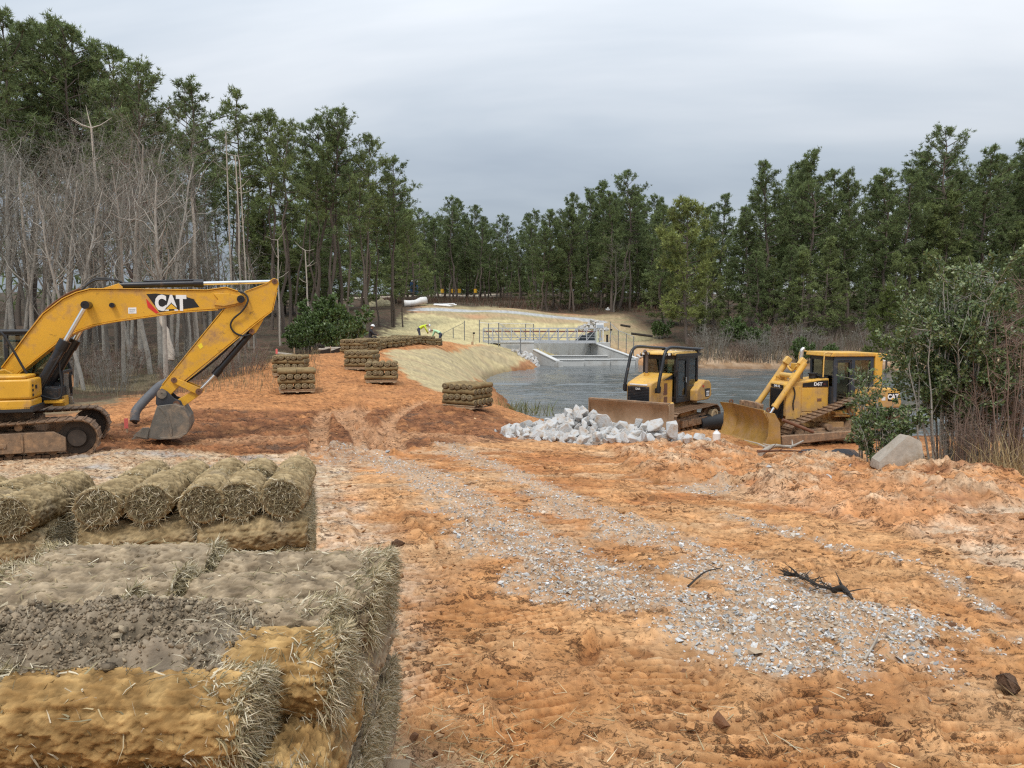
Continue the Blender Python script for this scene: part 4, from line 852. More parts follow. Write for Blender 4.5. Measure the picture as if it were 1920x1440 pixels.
# ------------------------------------------------------------------ excavator
def excavator():
    t = thing('excavator', 'yellow tracked excavator at left with its boom reaching right and bucket on the ground', 'excavator', (-11.35, 17.05, -1.2), rad(17))
    Y, K = M['yellow'], M['black']
    # undercarriage, turned a little against the house
    cf = MB(); cf.box((0, 0, .60), (1.5, 1.5, .34)); cf.box((0.55, 0, .52), (.5, 2.0, .26)); cf.box((-.55, 0, .52), (.5, 2.0, .26)); cf.cyl((0, 0, .74), (0, 0, 1.02), .62, 28)
    uc = obj('undercarriage', cf, M['muddy'], t, bevel=.02, rot=(0, 0, rad(6)))
    for s in (-1, 1):
        yc = s * 1.19
        loop = [(-1.55, .03), (1.45, .03)] + arc(1.62, .43, .42, -80, 75, 7) + [(.5, .80), (-.6, .79)] + arc(-1.62, .44, .41, 95, 255, 8)
        f = MB()
        f.prism([(-1.45, .20), (1.25, .20), (1.38, .34), (1.30, .52), (.9, .60), (-1.0, .60), (-1.4, .5)], yc - .17, yc + .17)
        f.prism([(-1.3, .18), (1.42, .18), (1.42, .46), (1.2, .60), (-1.3, .60)], yc + s * .19, yc + s * .29); f.b2(-.3, .35, yc + s * .29, yc + s * .31, .30, .40); f.b2(-1.0, -.4, yc + s * .29, yc + s * .33, .46, .52); f.b2(.62, .65, yc + s * .29, yc + s * .32, .2, .56)
        fr = add_track(uc, yc, loop, .62, .172, f, [(x, .17, .09) for x in np.linspace(-1.2, 1.15, 7)] + [(.55, .70, .075), (-.6, .70, .075)], [(1.62, .43, .36, 'idler'), (-1.62, .44, .36, 'sprocket')], wmat='wheel_dark')
        # keep the track three levels deep: pieces of the frame belong to the undercarriage side
        for ch in list(fr.children): ch.parent = fr
    # house
    h = MB()
    h.b2(-2.55, 1.0, -1.32, 1.32, 1.02, 1.16); h.b2(-.45, 1.25, -.42, .42, 1.16, 1.45)
    obj('revolving_frame', h, M['blackmatt'], t, bevel=.02)
    for nm, x0, x1, y0, y1, z0, z1 in (('storage_box', .12, .98, -1.33, -.55, 1.30, 1.72), ('fuel_tank', -.85, .10, -1.33, -.5, 1.06, 2.08), ('engine_cover', -2.0, -.88, -1.33, 1.33, 1.17, 2.10)):
        b = MB().b2(x0, x1, y0, y1, z0, z1); bo = obj(nm, b, Y, t, bevel=.05, seg=3)
        if nm == 'storage_box':
            obj('lid', MB().b2(x0 + .02, x1 - .10, y0 + .03, y1, z1 + .002, z1 + .075), Y, bo, bevel=.035, seg=3); obj('latch', MB().b2(x1 + .001, x1 + .02, -1.05, -.98, 1.5, 1.58), M['rubber'], bo)
            obj('skirt', MB().b2(x0 - .05, x1 - .01, y0 + .01, y1, 1.06, 1.292), Y, bo, bevel=.04, seg=3)
            for i in range(3): obj('slot', MB().b2(x1 + .0005, x1 + .012, -1.28, -1.2, 1.36 + i * .10, 1.41 + i * .10), M['rubber'], bo)
    cw = MB().prism([(-2.05, 1.10), (-2.6, 1.15), (-2.85, 1.4), (-2.88, 1.95), (-2.75, 2.15), (-2.05, 2.15)], -1.32, 1.32); obj('counterweight', cw, Y, t, bevel=.08, seg=3)
    ru = MB()
    for q in ((-.8, -1.3), (.05, -1.3), (-.8, -.6), (.05, -.6)): ru.cyl((q[0], q[1], 2.06), (q[0], q[1], 2.45), .018, 8)
    ru.tube([(-.8, -1.3, 2.45), (.05, -1.3, 2.45), (.05, -.6, 2.45), (-.8, -.6, 2.45)], .018, 8); obj('handrail', ru, M['blackmatt'], t)
    # cab on the far side of the boom
    cx0, cx1, cy0, cy1, cz0, cz1 = -.70, 1.12, .38, 1.30, 1.16, 2.72
    cabf = MB()
    prof = [(cx1, cz0), (cx1 + .02, 1.75), (.88, 2.52), (.70, cz1 - .08), (cx0, cz1 - .08), (cx0, cz0)]
    th = .075
    for y in (cy0, cy1 - th):
        for i in range(len(prof)):
            p, q = prof[i], prof[(i + 1) % len(prof)]; d = np.array([q[0] - p[0], q[1] - p[1]]); n = np.array([-d[1], d[0]]) / np.hypot(*d) * th * .5
            cabf.prism([(p[0] + n[0], p[1] + n[1]), (q[0] + n[0], q[1] + n[1]), (q[0] - n[0], q[1] - n[1]), (p[0] - n[0], p[1] - n[1])], y, y + th)
        cabf.b2(cx0, cx1, y, y + th, cz0, 1.52); cabf.b2(.02, .10, y, y + th, 1.5, cz1 - .1)
    for p in prof: cabf.b2(p[0] - .035, p[0] + .035, cy0, cy1, p[1] - .035, p[1] + .035)
    cabf.b2(cx0, cx0 + .05, cy0, cy1, cz0, 1.6); cabf.b2(cx1 - .04, cx1, cy0, cy1, cz0, 1.42)
    cab = obj('cab', cabf, M['blackmatt'], t, bevel=.012)
    obj('cab_roof', MB().prism([(.76, cz1 - .07), (.66, cz1 + .01), (cx0, cz1 + .01), (cx0 - .04, cz1 - .07)], cy0 - .03, cy1 + .03), M['blackmatt'], cab, bevel=.03)
    gl = MB(); gl.b2(cx0 + .03, .0, cy0 + .03, cy0 + .036, 1.54, cz1 - .12); obj('window', gl, M['glass'], cab)
    gl = MB(); gl.prism([(.12, 1.54), (cx1 - .02, 1.54), (cx1 - .02, 1.75), (.85, 2.48), (.68, cz1 - .13), (.12, cz1 - .13)], cy0 + .03, cy0 + .036); obj('window', gl, M['glass'], cab)
    gl = MB(); gl.prism([(.12, 1.54), (cx1 - .02, 1.54), (cx1 - .02, 1.75), (.85, 2.48), (.68, cz1 - .13), (.12, cz1 - .13)], cy1 - .036, cy1 - .03); obj('window', gl, M['glass'], cab)
    gl = MB(); gl.prism([(cx1 + .005, 1.46), (cx1 + .012, 1.46), (cx1 + .028, 1.75), (.89, 2.50), (.883, 2.50), (cx1 + .02, 1.75)], cy0 + .08, cy1 - .08); obj('windscreen', gl, M['glass'], cab)
    st = MB(); st.b2(-.35, .2, .62, 1.08, 1.45, 1.58); st.prism([(-.35, 1.55), (-.22, 1.55), (-.34, 2.2), (-.46, 2.2)], .62, 1.08); st.b2(-.44, -.34, .74, .96, 2.22, 2.42); obj('seat', st, M['seat'], cab, bevel=.04)
    co = MB(); co.b2(.3, .62, .56, .68, 1.3, 1.72); co.tube([(.5, .62, 1.7), (.56, .62, 1.95)], .025, 8); co.box((.57, .62, 1.98), (.06, .06, .10)); obj('joystick_console', co, M['rubber'], cab, bevel=.01)
    mr_ = MB(); mr_.tube([(1.14, .42, 1.2), (1.30, .40, 1.25), (1.32, .38, 1.75)], .016, 8); mr_.box((1.34, .37, 1.55), (.05, .16, .30)); obj('mirror', mr_, M['black'], cab, bevel=.01)
    obj('mirror_glass', MB().box((1.372, .37, 1.55), (.006, .13, .26)), M['chrome'], cab)
    pl = MB(); pl.box((1.19, .36, 1.34), (.05, .14, .05)); pl.prism([(1.17, 1.02), (1.40, 1.02), (1.36, 1.20), (1.20, 1.20)], .30, .33); pl.prism([(1.19, 1.2), (1.32, 1.2), (1.30, 1.72), (1.21, 1.72)], .30, .33); obj('silver_shield', pl, M['steel'], t, bevel=.006)
    st2 = MB(); st2.b2(.98, 1.35, -.5, -.2, 1.12, 1.19); st2.b2(1.05, 1.3, -.1, .25, 1.02, 1.24); obj('step', st2, Y, t, bevel=.01)
    obj('warning_sticker', MB().prism([(1.02, 1.38), (1.10, 1.46), (1.18, 1.38), (1.10, 1.30)], .366, .372), mat('pale_blue_print', (.45, .62, .62), .5), t)
    # boom
    bo = [(0.0, 1.60), (0.12, 1.88), (0.41, 2.28), (0.66, 2.64), (0.99, 3.08), (1.39, 3.41), (1.66, 3.55), (1.93, 3.63), (2.5, 3.64), (4.37, 3.63), (4.79, 3.70), (5.07, 3.61), (5.2, 3.50), (5.22, 3.43), (5.16, 3.34), (5.01, 3.29), (4.7, 3.22), (3.85, 3.15), (3.06, 3.03), (2.4, 2.93), (1.95, 2.84), (1.62, 2.71), (1.26, 2.49), (0.75, 2.06), (0.32, 1.69), (0.22, 1.54), (0.1, 1.52)]
    bm = MB().prism(bo, -.20, .20)
    boom = obj('boom', bm, Y, t, bevel=.012)
    fl = MB()      # flange plates proud of the box sides, top and bottom
    def strip(pts, w, z):
        for (p, q) in zip(pts[:-1], pts[1:]):
            d = np.array([q[0] - p[0], q[1] - p[1]]); L_ = np.hypot(*d); n = np.array([-d[1], d[0]]) / L_ * w; e = d / L_ * .004
            fl.prism([(p[0] - e[0], p[1] - e[1]), (q[0] + e[0], q[1] + e[1]), (q[0] + e[0] + n[0], q[1] + e[1] + n[1]), (p[0] - e[0] + n[0], p[1] - e[1] + n[1])], -z, z)
    strip([(0.14, 1.91), (0.41, 2.285), (0.66, 2.645), (0.99, 3.085), (1.39, 3.415), (1.66, 3.555), (1.93, 3.635), (2.5, 3.645), (4.37, 3.635), (4.79, 3.705), (5.05, 3.62)], .022, .232)
    strip([(4.6, 3.2), (3.85, 3.145), (3.06, 3.025), (2.4, 2.925), (1.95, 2.835), (1.62, 2.705), (1.26, 2.485), (0.75, 2.055), (0.34, 1.69)], .022, .222)
    obj('flange', fl, Y, boom, bevel=.004, seg=1)
    pn_ = MB()
    for p, r, w in (((5.12, 3.44), .085, .30), ((.15, 1.68), .10, .36), ((1.89, 3.28), .085, .55), ((2.38, 3.28), .055, .32)): pn_.cyl((p[0], -w, p[1]), (p[0], w, p[1]), r, 18); pn_.ring((p[0], -w, p[1]), (0, 1, 0), r * .35, r * 1.05, .025, 18)
    obj('pivot_pin', pn_, M['black'], boom, auto=40)
    obj('foot_bracket', MB().prism([(-.12, 1.40), (.42, 1.40), (.36, 1.80), (.22, 1.88), (.02, 1.86), (-.06, 1.75)], -.33, -.23).prism([(-.12, 1.40), (.42, 1.40), (.36, 1.80), (.22, 1.88), (.02, 1.86), (-.06, 1.75)], .23, .33), Y, t, bevel=.015)
    tipc = MB()
    for s in (-1, 1): tipc.prism([(4.52, 3.56), (4.80, 3.58), (5.10, 3.52), (5.19, 3.43), (5.08, 3.35), (4.74, 3.27), (4.52, 3.30), (4.62, 3.43)], s * .203, s * .245)
    obj('tip_cheek_plate', tipc, Y, boom, bevel=.008)
    obj('cylinder_bracket', MB().prism([(2.18, 3.668), (2.50, 3.78), (2.58, 3.70), (2.58, 3.668)], -.11, -.05).prism([(2.18, 3.668), (2.50, 3.78), (2.58, 3.70), (2.58, 3.668)], .05, .11), Y, boom, bevel=.006)
    # markings on the near side of the boom
    dk = MB().prism([(3.08, 3.54), (3.27, 3.555), (3.88, 3.50), (4.08, 3.43), (4.20, 3.25), (3.34, 3.13)], -.2035, -.2015); obj('decal', dk, mat('black_print', (.015, .015, .017), .35), boom)
    obj('red_swoosh', MB().prism([(3.07, 3.44), (3.33, 3.115), (3.26, 3.10), (3.10, 3.24)], -.2055, -.2037), M['red'], boom)
    tx = text('lettering', 'CAT', .46, M['white'], boom, (3.585, -.206, 3.325), RX, .026, .72)
    obj('yellow_triangle', MB().prism([(3.48, 3.195), (3.72, 3.205), (3.60, 3.32)], -.213, -.2100), M['decal_yellow'], boom)
    obj('triangle_outline', MB().prism([(3.45, 3.19), (3.75, 3.20), (3.60, 3.345)], -.2097, -.2085), mat('black_print_2', (.015, .015, .017), .4), boom)
    obj('notice_sticker', MB().prism([(2.69, 3.23), (2.86, 3.235), (2.86, 3.10), (2.69, 3.095)], -.2035, -.2015), M['white'], boom)
    obj('sticker_print', MB().b2(2.71, 2.83, -.2048, -.2037, 3.15, 3.163).b2(2.71, 2.80, -.2048, -.2037, 3.125, 3.137).b2(2.71, 2.84, -.2048, -.2037, 3.185, 3.197), mat('grey_print', (.3, .32, .33), .5), boom)
    # stick
    so = [(5.88, 3.95), (5.96, 3.92), (5.985, 3.82), (5.93, 3.66), (5.82, 3.18), (5.42, 2.88), (4.6, 2.19), (3.80, 1.52), (3.56, 1.27), (3.44, 1.14), (3.26, 1.17), (3.22, 1.27), (3.32, 1.42), (4.0, 2.28), (4.74, 3.20), (5.02, 3.50), (5.20, 3.62), (5.71, 3.82)]
    stick = obj('stick', MB().prism(so, -.155, .155), Y, t, bevel=.012)
    fl = MB(); strip([(5.80, 3.165), (5.42, 2.865), (4.6, 2.175), (3.82, 1.51)], .02, .175); strip([(3.34, 1.445), (4.0, 2.29), (4.72, 3.19)], .018, .17); strip([(5.22, 3.615), (5.71, 3.81), (5.87, 3.93)], .02, .175); strip([(5.95, 3.66), (5.84, 3.18)], -.018, .172); obj('flange', fl, Y, stick, bevel=.003, seg=1)
    obj('cylinder_lug', MB().prism([(5.30, 2.80), (5.62, 3.03), (5.60, 2.94), (5.44, 2.66), (5.35, 2.60), (5.27, 2.64)], -.10, -.055).prism([(5.30, 2.80), (5.62, 3.03), (5.60, 2.94), (5.44, 2.66), (5.35, 2.60), (5.27, 2.64)], .055, .10), Y, stick, bevel=.006)
    sp = MB()
    for p, r, w in (((5.89, 3.87), .055, .17), ((3.33, 1.26), .09, .24), ((3.60, 1.56), .055, .22), ((5.34, 2.68), .05, .13)): sp.cyl((p[0], -w, p[1]), (p[0], w, p[1]), r, 16); sp.ring((p[0], -w, p[1]), (0, 1, 0), r * .4, r * 1.2, .02, 16)
    obj('pivot_pin', sp, M['rust'], stick, auto=40)
    obj('caution_mark', MB().prism([(4.13, 2.36), (4.21, 2.42), (4.25, 2.32), (4.18, 2.27)], -.1585, -.1565), mat('bright_yellow_print', (.80, .62, .03), .5), stick)
    # stick cylinder along the top of the boom
    sc_ = MB().tube([(2.50, 0, 3.735), (2.58, 0, 3.738), (4.10, 0, 3.80)], .072, 18); sc_.tube([(4.08, 0, 3.80), (4.29, 0, 3.806)], .092, 18); sc_.tube([(3.0, 0, 3.84), (4.1, 0, 3.885)], .02, 8); scy = obj('stick_cylinder', sc_, K, t, auto=40)
    obj('piston_rod', MB().cyl((4.29, 0, 3.807), (5.87, 0, 3.872), .045, 16), M['chrome'], scy, auto=40)
    bc = MB().tube([(5.34, 0, 2.67), (4.56, 0, 1.75)], .075, 16); bc.tube([(4.60, 0, 1.80), (4.47, 0, 1.645)], .095, 16); bcy = obj('bucket_cylinder', bc, K, t, auto=40)
    obj('piston_rod', MB().cyl((4.48, 0, 1.66), (4.12, 0, 1.28), .042, 14), M['chrome'], bcy, auto=40)
    for s in (-1, 1):
        ac = (1.89, 3.28); tp = (1.45, 2.50); bt = (.74, 1.22)
        cy = obj('boom_cylinder', MB().tube([(bt[0], s * .43, bt[1]), (tp[0] - .04, s * .43, tp[1] - .07)], .105, 18).tube([(tp[0] - .11, s * .43, tp[1] - .20), (tp[0], s * .43, tp[1])], .128, 18).tube([(bt[0] + .10, s * .50, bt[1] + .05), (tp[0] + .02, s * .50, tp[1] - .12)], .024, 8), K, t, auto=40)
        obj('piston_rod', MB().cyl((tp[0], s * .43, tp[1]), (ac[0], s * .43, ac[1]), .052, 16), M['chrome'], cy, auto=40)
    # bucket linkage and bucket
    lk = MB()
    for s in (-1, 1): lk.prism([(3.57, 1.63), (3.66, 1.60), (4.16, 1.36), (4.21, 1.28), (4.16, 1.20), (4.06, 1.22), (3.60, 1.48), (3.53, 1.54)], s * .17, s * .215); lk.prism([(4.20, 1.28), (4.14, 1.19), (3.74, .90), (3.62, .92), (3.58, 1.02), (3.66, 1.10), (4.04, 1.33)], s * .09, s * .15)
    lo = obj('bucket_linkage', lk, Y, t, bevel=.01); lp = MB(); pins(lp, (4.13, 1.28), -.25, .25, .06); pins(lp, (3.64, 1.01), -.30, .30, .06); obj('pivot_pin', lp, M['rust'], lo, auto=40)
    w = .55; side = [(3.10, .52), (3.02, .28), (3.30, .225), (3.70, .235), (3.87, .33), (3.94, .50), (3.92, .70), (3.80, .95), (3.62, 1.04), (3.42, 1.02), (3.26, 1.00)]
    bk = MB(); bk.prism(side, -w, -w + .03); bk.prism(side, w - .03, w)
    shell = [(3.02, .28), (3.30, .225), (3.70, .235), (3.87, .33), (3.94, .50), (3.92, .70), (3.80, .95), (3.62, 1.04)]
    for p, q in zip(shell[:-1], shell[1:]):
        d = np.array([q[0] - p[0], q[1] - p[1]]); n = np.array([-d[1], d[0]]) / np.hypot(*d) * .03; bk.prism([p, q, (q[0] + n[0], q[1] + n[1]), (p[0] + n[0], p[1] + n[1])], -w + .031, w - .031)
    bkt = obj('bucket', bk, M['bucket'], t, bevel=.008)
    ears = MB()
    for s in (-1, 1): ears.prism([(3.20, 1.02), (3.22, 1.30), (3.34, 1.38), (3.46, 1.30), (3.60, 1.14), (3.74, 1.08), (3.80, .90), (3.80, .62), (3.45, .72)], s * .24, s * .29)
    obj('bucket_ear', ears, mat('dark_bucket_steel', (.055, .055, .06), .5, .4, var=.3, vscale=4, dirt=(.3, .2, .12), dirt_amt=.25), bkt, bevel=.01)
    pb = MB(); pins(pb, (3.34, 1.25), -.31, .31, .085); obj('pivot_pin', pb, M['bucket'], bkt, auto=40)
    wr = MB(); wr.prism([(3.56, .50), (3.50, .80), (3.34, .98), (3.30, .96), (3.44, .78), (3.50, .50), (3.52, .30), (3.56, .30)], -w - .016, -w - .001); wr.prism([(3.3, .23), (3.72, .24), (3.86, .34), (3.80, .36), (3.68, .29), (3.3, .28)], -w - .02, -w - .001); obj('wear_plate', wr, M['bucket'], bkt, bevel=.005)
    for i in range(5):
        y = -.50 + i * .25; tb = MB(); tb.loft([[(3.06, y - .055, .24), (3.06, y + .055, .24), (3.04, y + .055, .36), (3.04, y - .055, .36)], [(2.86, y - .05, .27), (2.86, y + .05, .27), (2.86, y + .05, .35), (2.86, y - .05, .35)], [(2.70, y - .03, .25), (2.70, y + .03, .25), (2.70, y + .03, .27), (2.70, y - .03, .27)]]); obj('tooth', tb, M['bucket'], bkt, bevel=.006)
    sc2 = MB(); sc2.prism([(2.74, .34), (3.04, .26), (3.09, .52), (2.95, .52)], -w - .03, -w - .005); obj('side_cutter', sc2, M['bucket'], bkt, bevel=.006)
    # hoses
    for nm, pth, r in (('hydraulic_hose', [(5.0, -.14, 3.62), (5.16, -.20, 3.60), (5.27, -.24, 3.48), (5.25, -.27, 3.33), (5.12, -.25, 3.14), (4.94, -.22, 2.98), (4.87, -.21, 2.82), (4.95, -.20, 2.66), (5.12, -.17, 2.58), (5.30, -.12, 2.60)], .022),
                       ('hydraulic_hose', [(.10, -.62, 2.72), (.22, -.62, 2.72), (.36, -.62, 2.56), (.60, -.62, 2.05), (.80, -.60, 1.56), (.86, -.58, 1.15)], .026),
                       ('hydraulic_hose', [(1.72, -.06, 3.60), (1.86, -.07, 3.74), (2.02, -.07, 3.84), (2.2, -.06, 3.86), (2.45, -.04, 3.85), (2.56, -.03, 3.80)], .02),
                       ('hydraulic_hose', [(1.70, .06, 3.60), (1.84, .06, 3.77), (2.0, .06, 3.88), (2.25, .05, 3.89), (2.55, .03, 3.82)], .02),
                       ('hydraulic_hose', [(.80, -.52, 1.35), (1.25, -.50, 1.22), (1.34, -.45, 1.5), (1.30, -.42, 2.0), (1.38, -.40, 2.42)], .022),
                       ('hydraulic_hose', [(5.02, .1, 2.52), (4.6, 0, 2.10), (4.1, 0, 1.68), (3.85, 0, 1.50)], .02)): obj(nm, MB().tube([tuple(p) for p in cr(pth, 6)], r, 8), M['rubber'], t, auto=60)
    pipe = [(p[0], p[1]) for p in cr([(.22, 1.98), (.43, 2.33), (.68, 2.68), (1.0, 3.13), (1.39, 3.46), (1.7, 3.62)], 6)]
    for y in (-.13, -.07, .07, .13): obj('hydraulic_pipe', MB().tube([(a, y, b + .03) for a, b in pipe], .016, 8), M['rust'], boom, auto=60)
    return t
EXC = excavator()

# ------------------------------------------------------------------ bulldozers
def blade_mb(x0, half, z0, z1, depth, th=.04, n=7):
    """curved mouldboard: hollow towards the front"""
    m = MB(); prof = []
    for k in range(n + 1):
        f = k / n; z = z0 + (z1 - z0) * f; x = x0 - depth * math.sin(math.pi * (.10 + .78 * f)) + .05 * (1 - f) + .10 * f ** 3 * 1.0; prof.append((x, z))
    back = [(x - th, z) for x, z in prof]; m.prism(prof + back[::-1], -half, half)
    return m, prof

def dozer_small():
    t = thing('bulldozer', 'yellow bulldozer with open black roll bar arches, blade behind the white rock pile', 'bulldozer', (5.80, 29.1, -2.32), rad(229))
    Y, K, B = M['yellow_dusty'], M['black'], M['blackmatt']
    base = MB(); base.b2(-1.7, 1.5, -.45, .45, .45, .95); base.b2(-.6, .6, -1.0, 1.0, .5, .75); base.b2(-1.35, -.2, -.52, .52, .95, 1.30); obj('main_frame', base, Y, t, bevel=.03)
    for s in (-1, 1):
        yc = s * .99
        loop = [(-1.35, .03), (1.15, .03)] + arc(1.30, .40, .38, -75, 80, 6) + [(.2, .82), (-.7, .83)] + arc(-1.42, .45, .41, 85, 262, 8)
        f = MB(); f.prism([(-1.2, .16), (1.0, .16), (1.22, .32), (1.15, .50), (-.95, .58), (-1.2, .4)], yc - .16, yc + .16); f.b2(-.95, .95, yc + s * .16, yc + s * .28, .20, .46); f.b2(-.25, -.05, yc + s * .28, yc + s * .31, .25, .43); f.b2(.3, .55, yc + s * .28, yc + s * .31, .27, .41)
        fr = add_track(t, yc, loop, .76, .178, f, [(x, .15, .085) for x in np.linspace(-.95, .95, 7)] + [(-.2, .72, .07)], [(1.30, .40, .34, 'idler'), (-1.42, .45, .37, 'sprocket')], .035)
        obj('final_drive', MB().cyl((-1.42, yc + s * .16, .45), (-1.42, yc + s * .34, .45), .23, 24).ring((-1.42, yc + s * .34, .45), (0, 1, 0), .16, .25, .04, 24), mat('tan_hub', (.45, .34, .2), .7, var=.2, vscale=5) if s < 0 else M['tan_hub'] if 'tan_hub' in M else M['muddy'], fr, auto=40)
    # nose and hood
    nose = [(1.92, .72), (1.92, 1.74), (1.86, 1.82), (1.30, 1.97), (.72, 2.10), (.52, 2.12), (.52, .80)]
    hood = MB()
    def hx(pts, w0, w1): # hood tapering wider towards the cab
        a = [(x, -(w0 + (w1 - w0) * (1.92 - x) / 1.4), z) for x, z in pts]; b = [(x, (w0 + (w1 - w0) * (1.92 - x) / 1.4), z) for x, z in pts]
        n = len(pts); hood.add(a + b, [tuple(range(n)), tuple(range(n, 2 * n))[::-1]] + [(i, (i + 1) % n, n + (i + 1) % n, n + i) for i in range(n)])
    hx(nose, .50, .60); hd = obj('hood', hood, Y, t, bevel=.05, seg=3)
    gr = obj('grille', MB().b2(1.921, 1.95, -.45, .45, .86, 1.70), M['blackmatt'], hd, bevel=.01)
    for i in range(14): obj('grille_bar', MB().b2(1.9505, 1.962, -.43, .43, .90 + i * .056, .914 + i * .056), M['black'], gr)
    obj('grille_badge', MB().b2(1.9625, 1.968, -.14, .16, 1.56, 1.66), M['black'], gr); text('lettering', 'D6K', .105, M['white_dirty'], gr, (1.972, .01, 1.61), (math.pi / 2, 0, math.pi / 2), .002)
    obj('white_strip', MB().b2(1.895, 1.935, -.36, .36, 1.73, 1.785), M['white_dirty'], hd, bevel=.01)
    for s in (-1, 1):
        yy = s * .545
        door = obj('side_door', MB().b2(.62, 1.35, yy - (.035 if s > 0 else .02), yy + (.02 if s > 0 else .035), .85, 1.88), Y, hd, bevel=.015)
        for (x0, x1, z0, z1) in ((.76, 1.14, 1.36, 1.78), (.76, 1.14, .98, 1.29)):
            obj('vent', MB().prism([(x0, z0), (x1, z0), (x1 - .05, z1), (x0 + .03, z1)], yy + s * .0205 if s > 0 else yy - .0355, yy + s * .03 if s > 0 else yy - .0455), M['rust'], hd)
        obj('black_stripe', MB().prism([(.53, 1.90), (.53, 2.08), (1.22, 1.90)], yy + s * .055, yy + s * .062), K, hd)
    ex = MB().tube([(1.02, -.22, 1.98), (1.02, -.22, 2.12)], .10, 16); obj('exhaust_base', ex, Y, hd, auto=40)
    obj('exhaust_stack', MB().tube([tuple(p) for p in cr([(1.02, -.22, 2.1), (1.02, -.22, 2.40), (1.02, -.22, 2.68), (1.06, -.22, 2.84), (1.18, -.22, 2.94)], 5)], .062, 14), mat('weathered_exhaust', (.12, .095, .085), .6, .3, var=.25, vscale=6), hd, auto=60)
    # cab
    x0, x1, w, z0, z1 = -1.22, .48, .66, 1.02, 2.78
    cb = MB()
    for s in (-1, 1):
        for xa, xb in ((x0, x0 + .10), (-.52, -.34), (x1 - .12, x1)): cb.b2(xa, xb, s * w - .05, s * w + .05, z0, z1)
        cb.b2(x0, x1, s * w - .049, s * w + .049, z1 - .16, z1 - .001); cb.b2(-.4, x1, s * w - .049, s * w + .049, z0 + .001, z0 + .20); cb.b2(x0, -.4, s * w - .049, s * w + .049, z0, 1.62)
    for xa, xb in ((x0 + .001, x0 + .09), (x1 - .10, x1 - .001)): cb.b2(xa, xb, -w, w, z1 - .161, z1 - .002); cb.b2(xa, xb, -w, w, z0, 1.60 if xa < 0 else 1.25)
    cb.b2(x1 - .09, x1, -.03, .03, 1.2, z1 - .1); cab = obj('cab', cb, K, t, bevel=.015)
    rf = MB().prism([(x0 - .12, z1 + .001), (x0 - .10, z1 + .09), (-.2, z1 + .14), (x1 + .10, z1 + .10), (x1 + .14, z1 + .001)], -w - .08, w + .08); obj('cab_roof', rf, M['yellow_light'], cab, bevel=.03)
    obj('roof_rail', MB().b2(x0 - .1, x1 + .1, w + .081, w + .11, z1 - .06, z1 + .05).b2(x0 - .1, x1 + .1, -w - .11, -w - .081, z1 - .06, z1 + .05), K, cab, bevel=.01)
    for y in (-.55, -.38, .38, .55): lp = obj('headlight', MB().box((x1 + .20, y, z1 + .04), (.09, .12, .10)), K, cab, bevel=.01); obj('lens', MB().box((x1 + .248, y, z1 + .04), (.006, .10, .08)), M['white'], lp)
    for s in (-1, 1):
        obj('window', MB().b2(-.36, x1 - .11, s * w - .006, s * w + .006, z0 + .19, z1 - .15), M['glass'], cab); obj('window', MB().b2(x0 + .09, -.50, s * w - .006, s * w + .006, 1.61, z1 - .15), M['glass'], cab)
        dfr = MB()
        for (a, b, c, d) in ((-.335, -.28, z0 + .205, z1 - .165), (x1 - .18, x1 - .125, z0 + .205, z1 - .165), (-.28, x1 - .18, z0 + .205, z0 + .26), (-.28, x1 - .18, z1 - .22, z1 - .165)): dfr.b2(a, b, s * w + .01, s * w + .045, c, d)
        dr = obj('door', dfr, B, cab, bevel=.008); obj('handle', MB().b2(-.26, -.22, s * w + .046 if s > 0 else -w - .075, s * w + .075 if s > 0 else -w - .046, 1.75, 1.95), M['chrome'], dr)
    obj('windscreen', MB().b2(x1 - .06, x1 - .05, -w + .05, -.03, 1.25, z1 - .16).b2(x1 - .06, x1 - .05, .03, w - .05, 1.25, z1 - .16), M['glass'], cab); obj('rear_window', MB().b2(x0 + .04, x0 + .05, -w + .05, w - .05, 1.6, z1 - .16), M['glass'], cab)
    sm = MB(); sm.b2(-.75, -.25, -.26, .26, 1.38, 1.52); sm.prism([(-.75, 1.5), (-.62, 1.5), (-.72, 2.08), (-.83, 2.08)], -.25, .25); sm.prism([(-.80, 2.10), (-.72, 2.10), (-.76, 2.38), (-.84, 2.38)], -.17, .17); sm.b2(-.7, -.2, .32, .44, 1.35, 1.74); sm.b2(-.7, -.2, -.44, -.32, 1.35, 1.74); obj('seat', sm, M['seat'], cab, bevel=.04)
    obj('dashboard', MB().prism([(.10, 1.22), (.36, 1.22), (.36, 1.72), (.22, 1.80)], -.4, .4), B, cab, bevel=.02)
    mir = MB().tube([(x1, w + .03, 2.2), (x1 + .12, w + .10, 2.15)], .014, 8).box((x1 + .13, w + .12, 2.12), (.05, .16, .22)); obj('mirror', mir, K, cab)
    # rear tank and fenders
    tk = MB().prism([(-.62, 1.02), (-1.60, 1.02), (-1.84, 1.16), (-1.80, 1.62), (-1.62, 1.76), (-1.26, 1.80), (-.62, 1.44)], -.98, .98); rt = obj('rear_fender', tk, Y, t, bevel=.05, seg=3)
    obj('decal', MB().prism([(-1.62, 1.14), (-1.30, 1.14), (-1.22, 1.46), (-1.66, 1.46)], .981, .986), K, rt); obj('decal_panel', MB().prism([(-1.60, 1.17), (-1.38, 1.17), (-1.36, 1.36), (-1.60, 1.36)], .9865, .989), M['white'], rt)
    text('lettering', 'CAT', .13, mat('grey_ink', (.12, .12, .13), .5), rt, (-1.485, .992, 1.265), RXL, .003)
    text('lettering', 'D6', .10, M['red'], rt, (-1.1, .992, 1.56), RXL, .002)
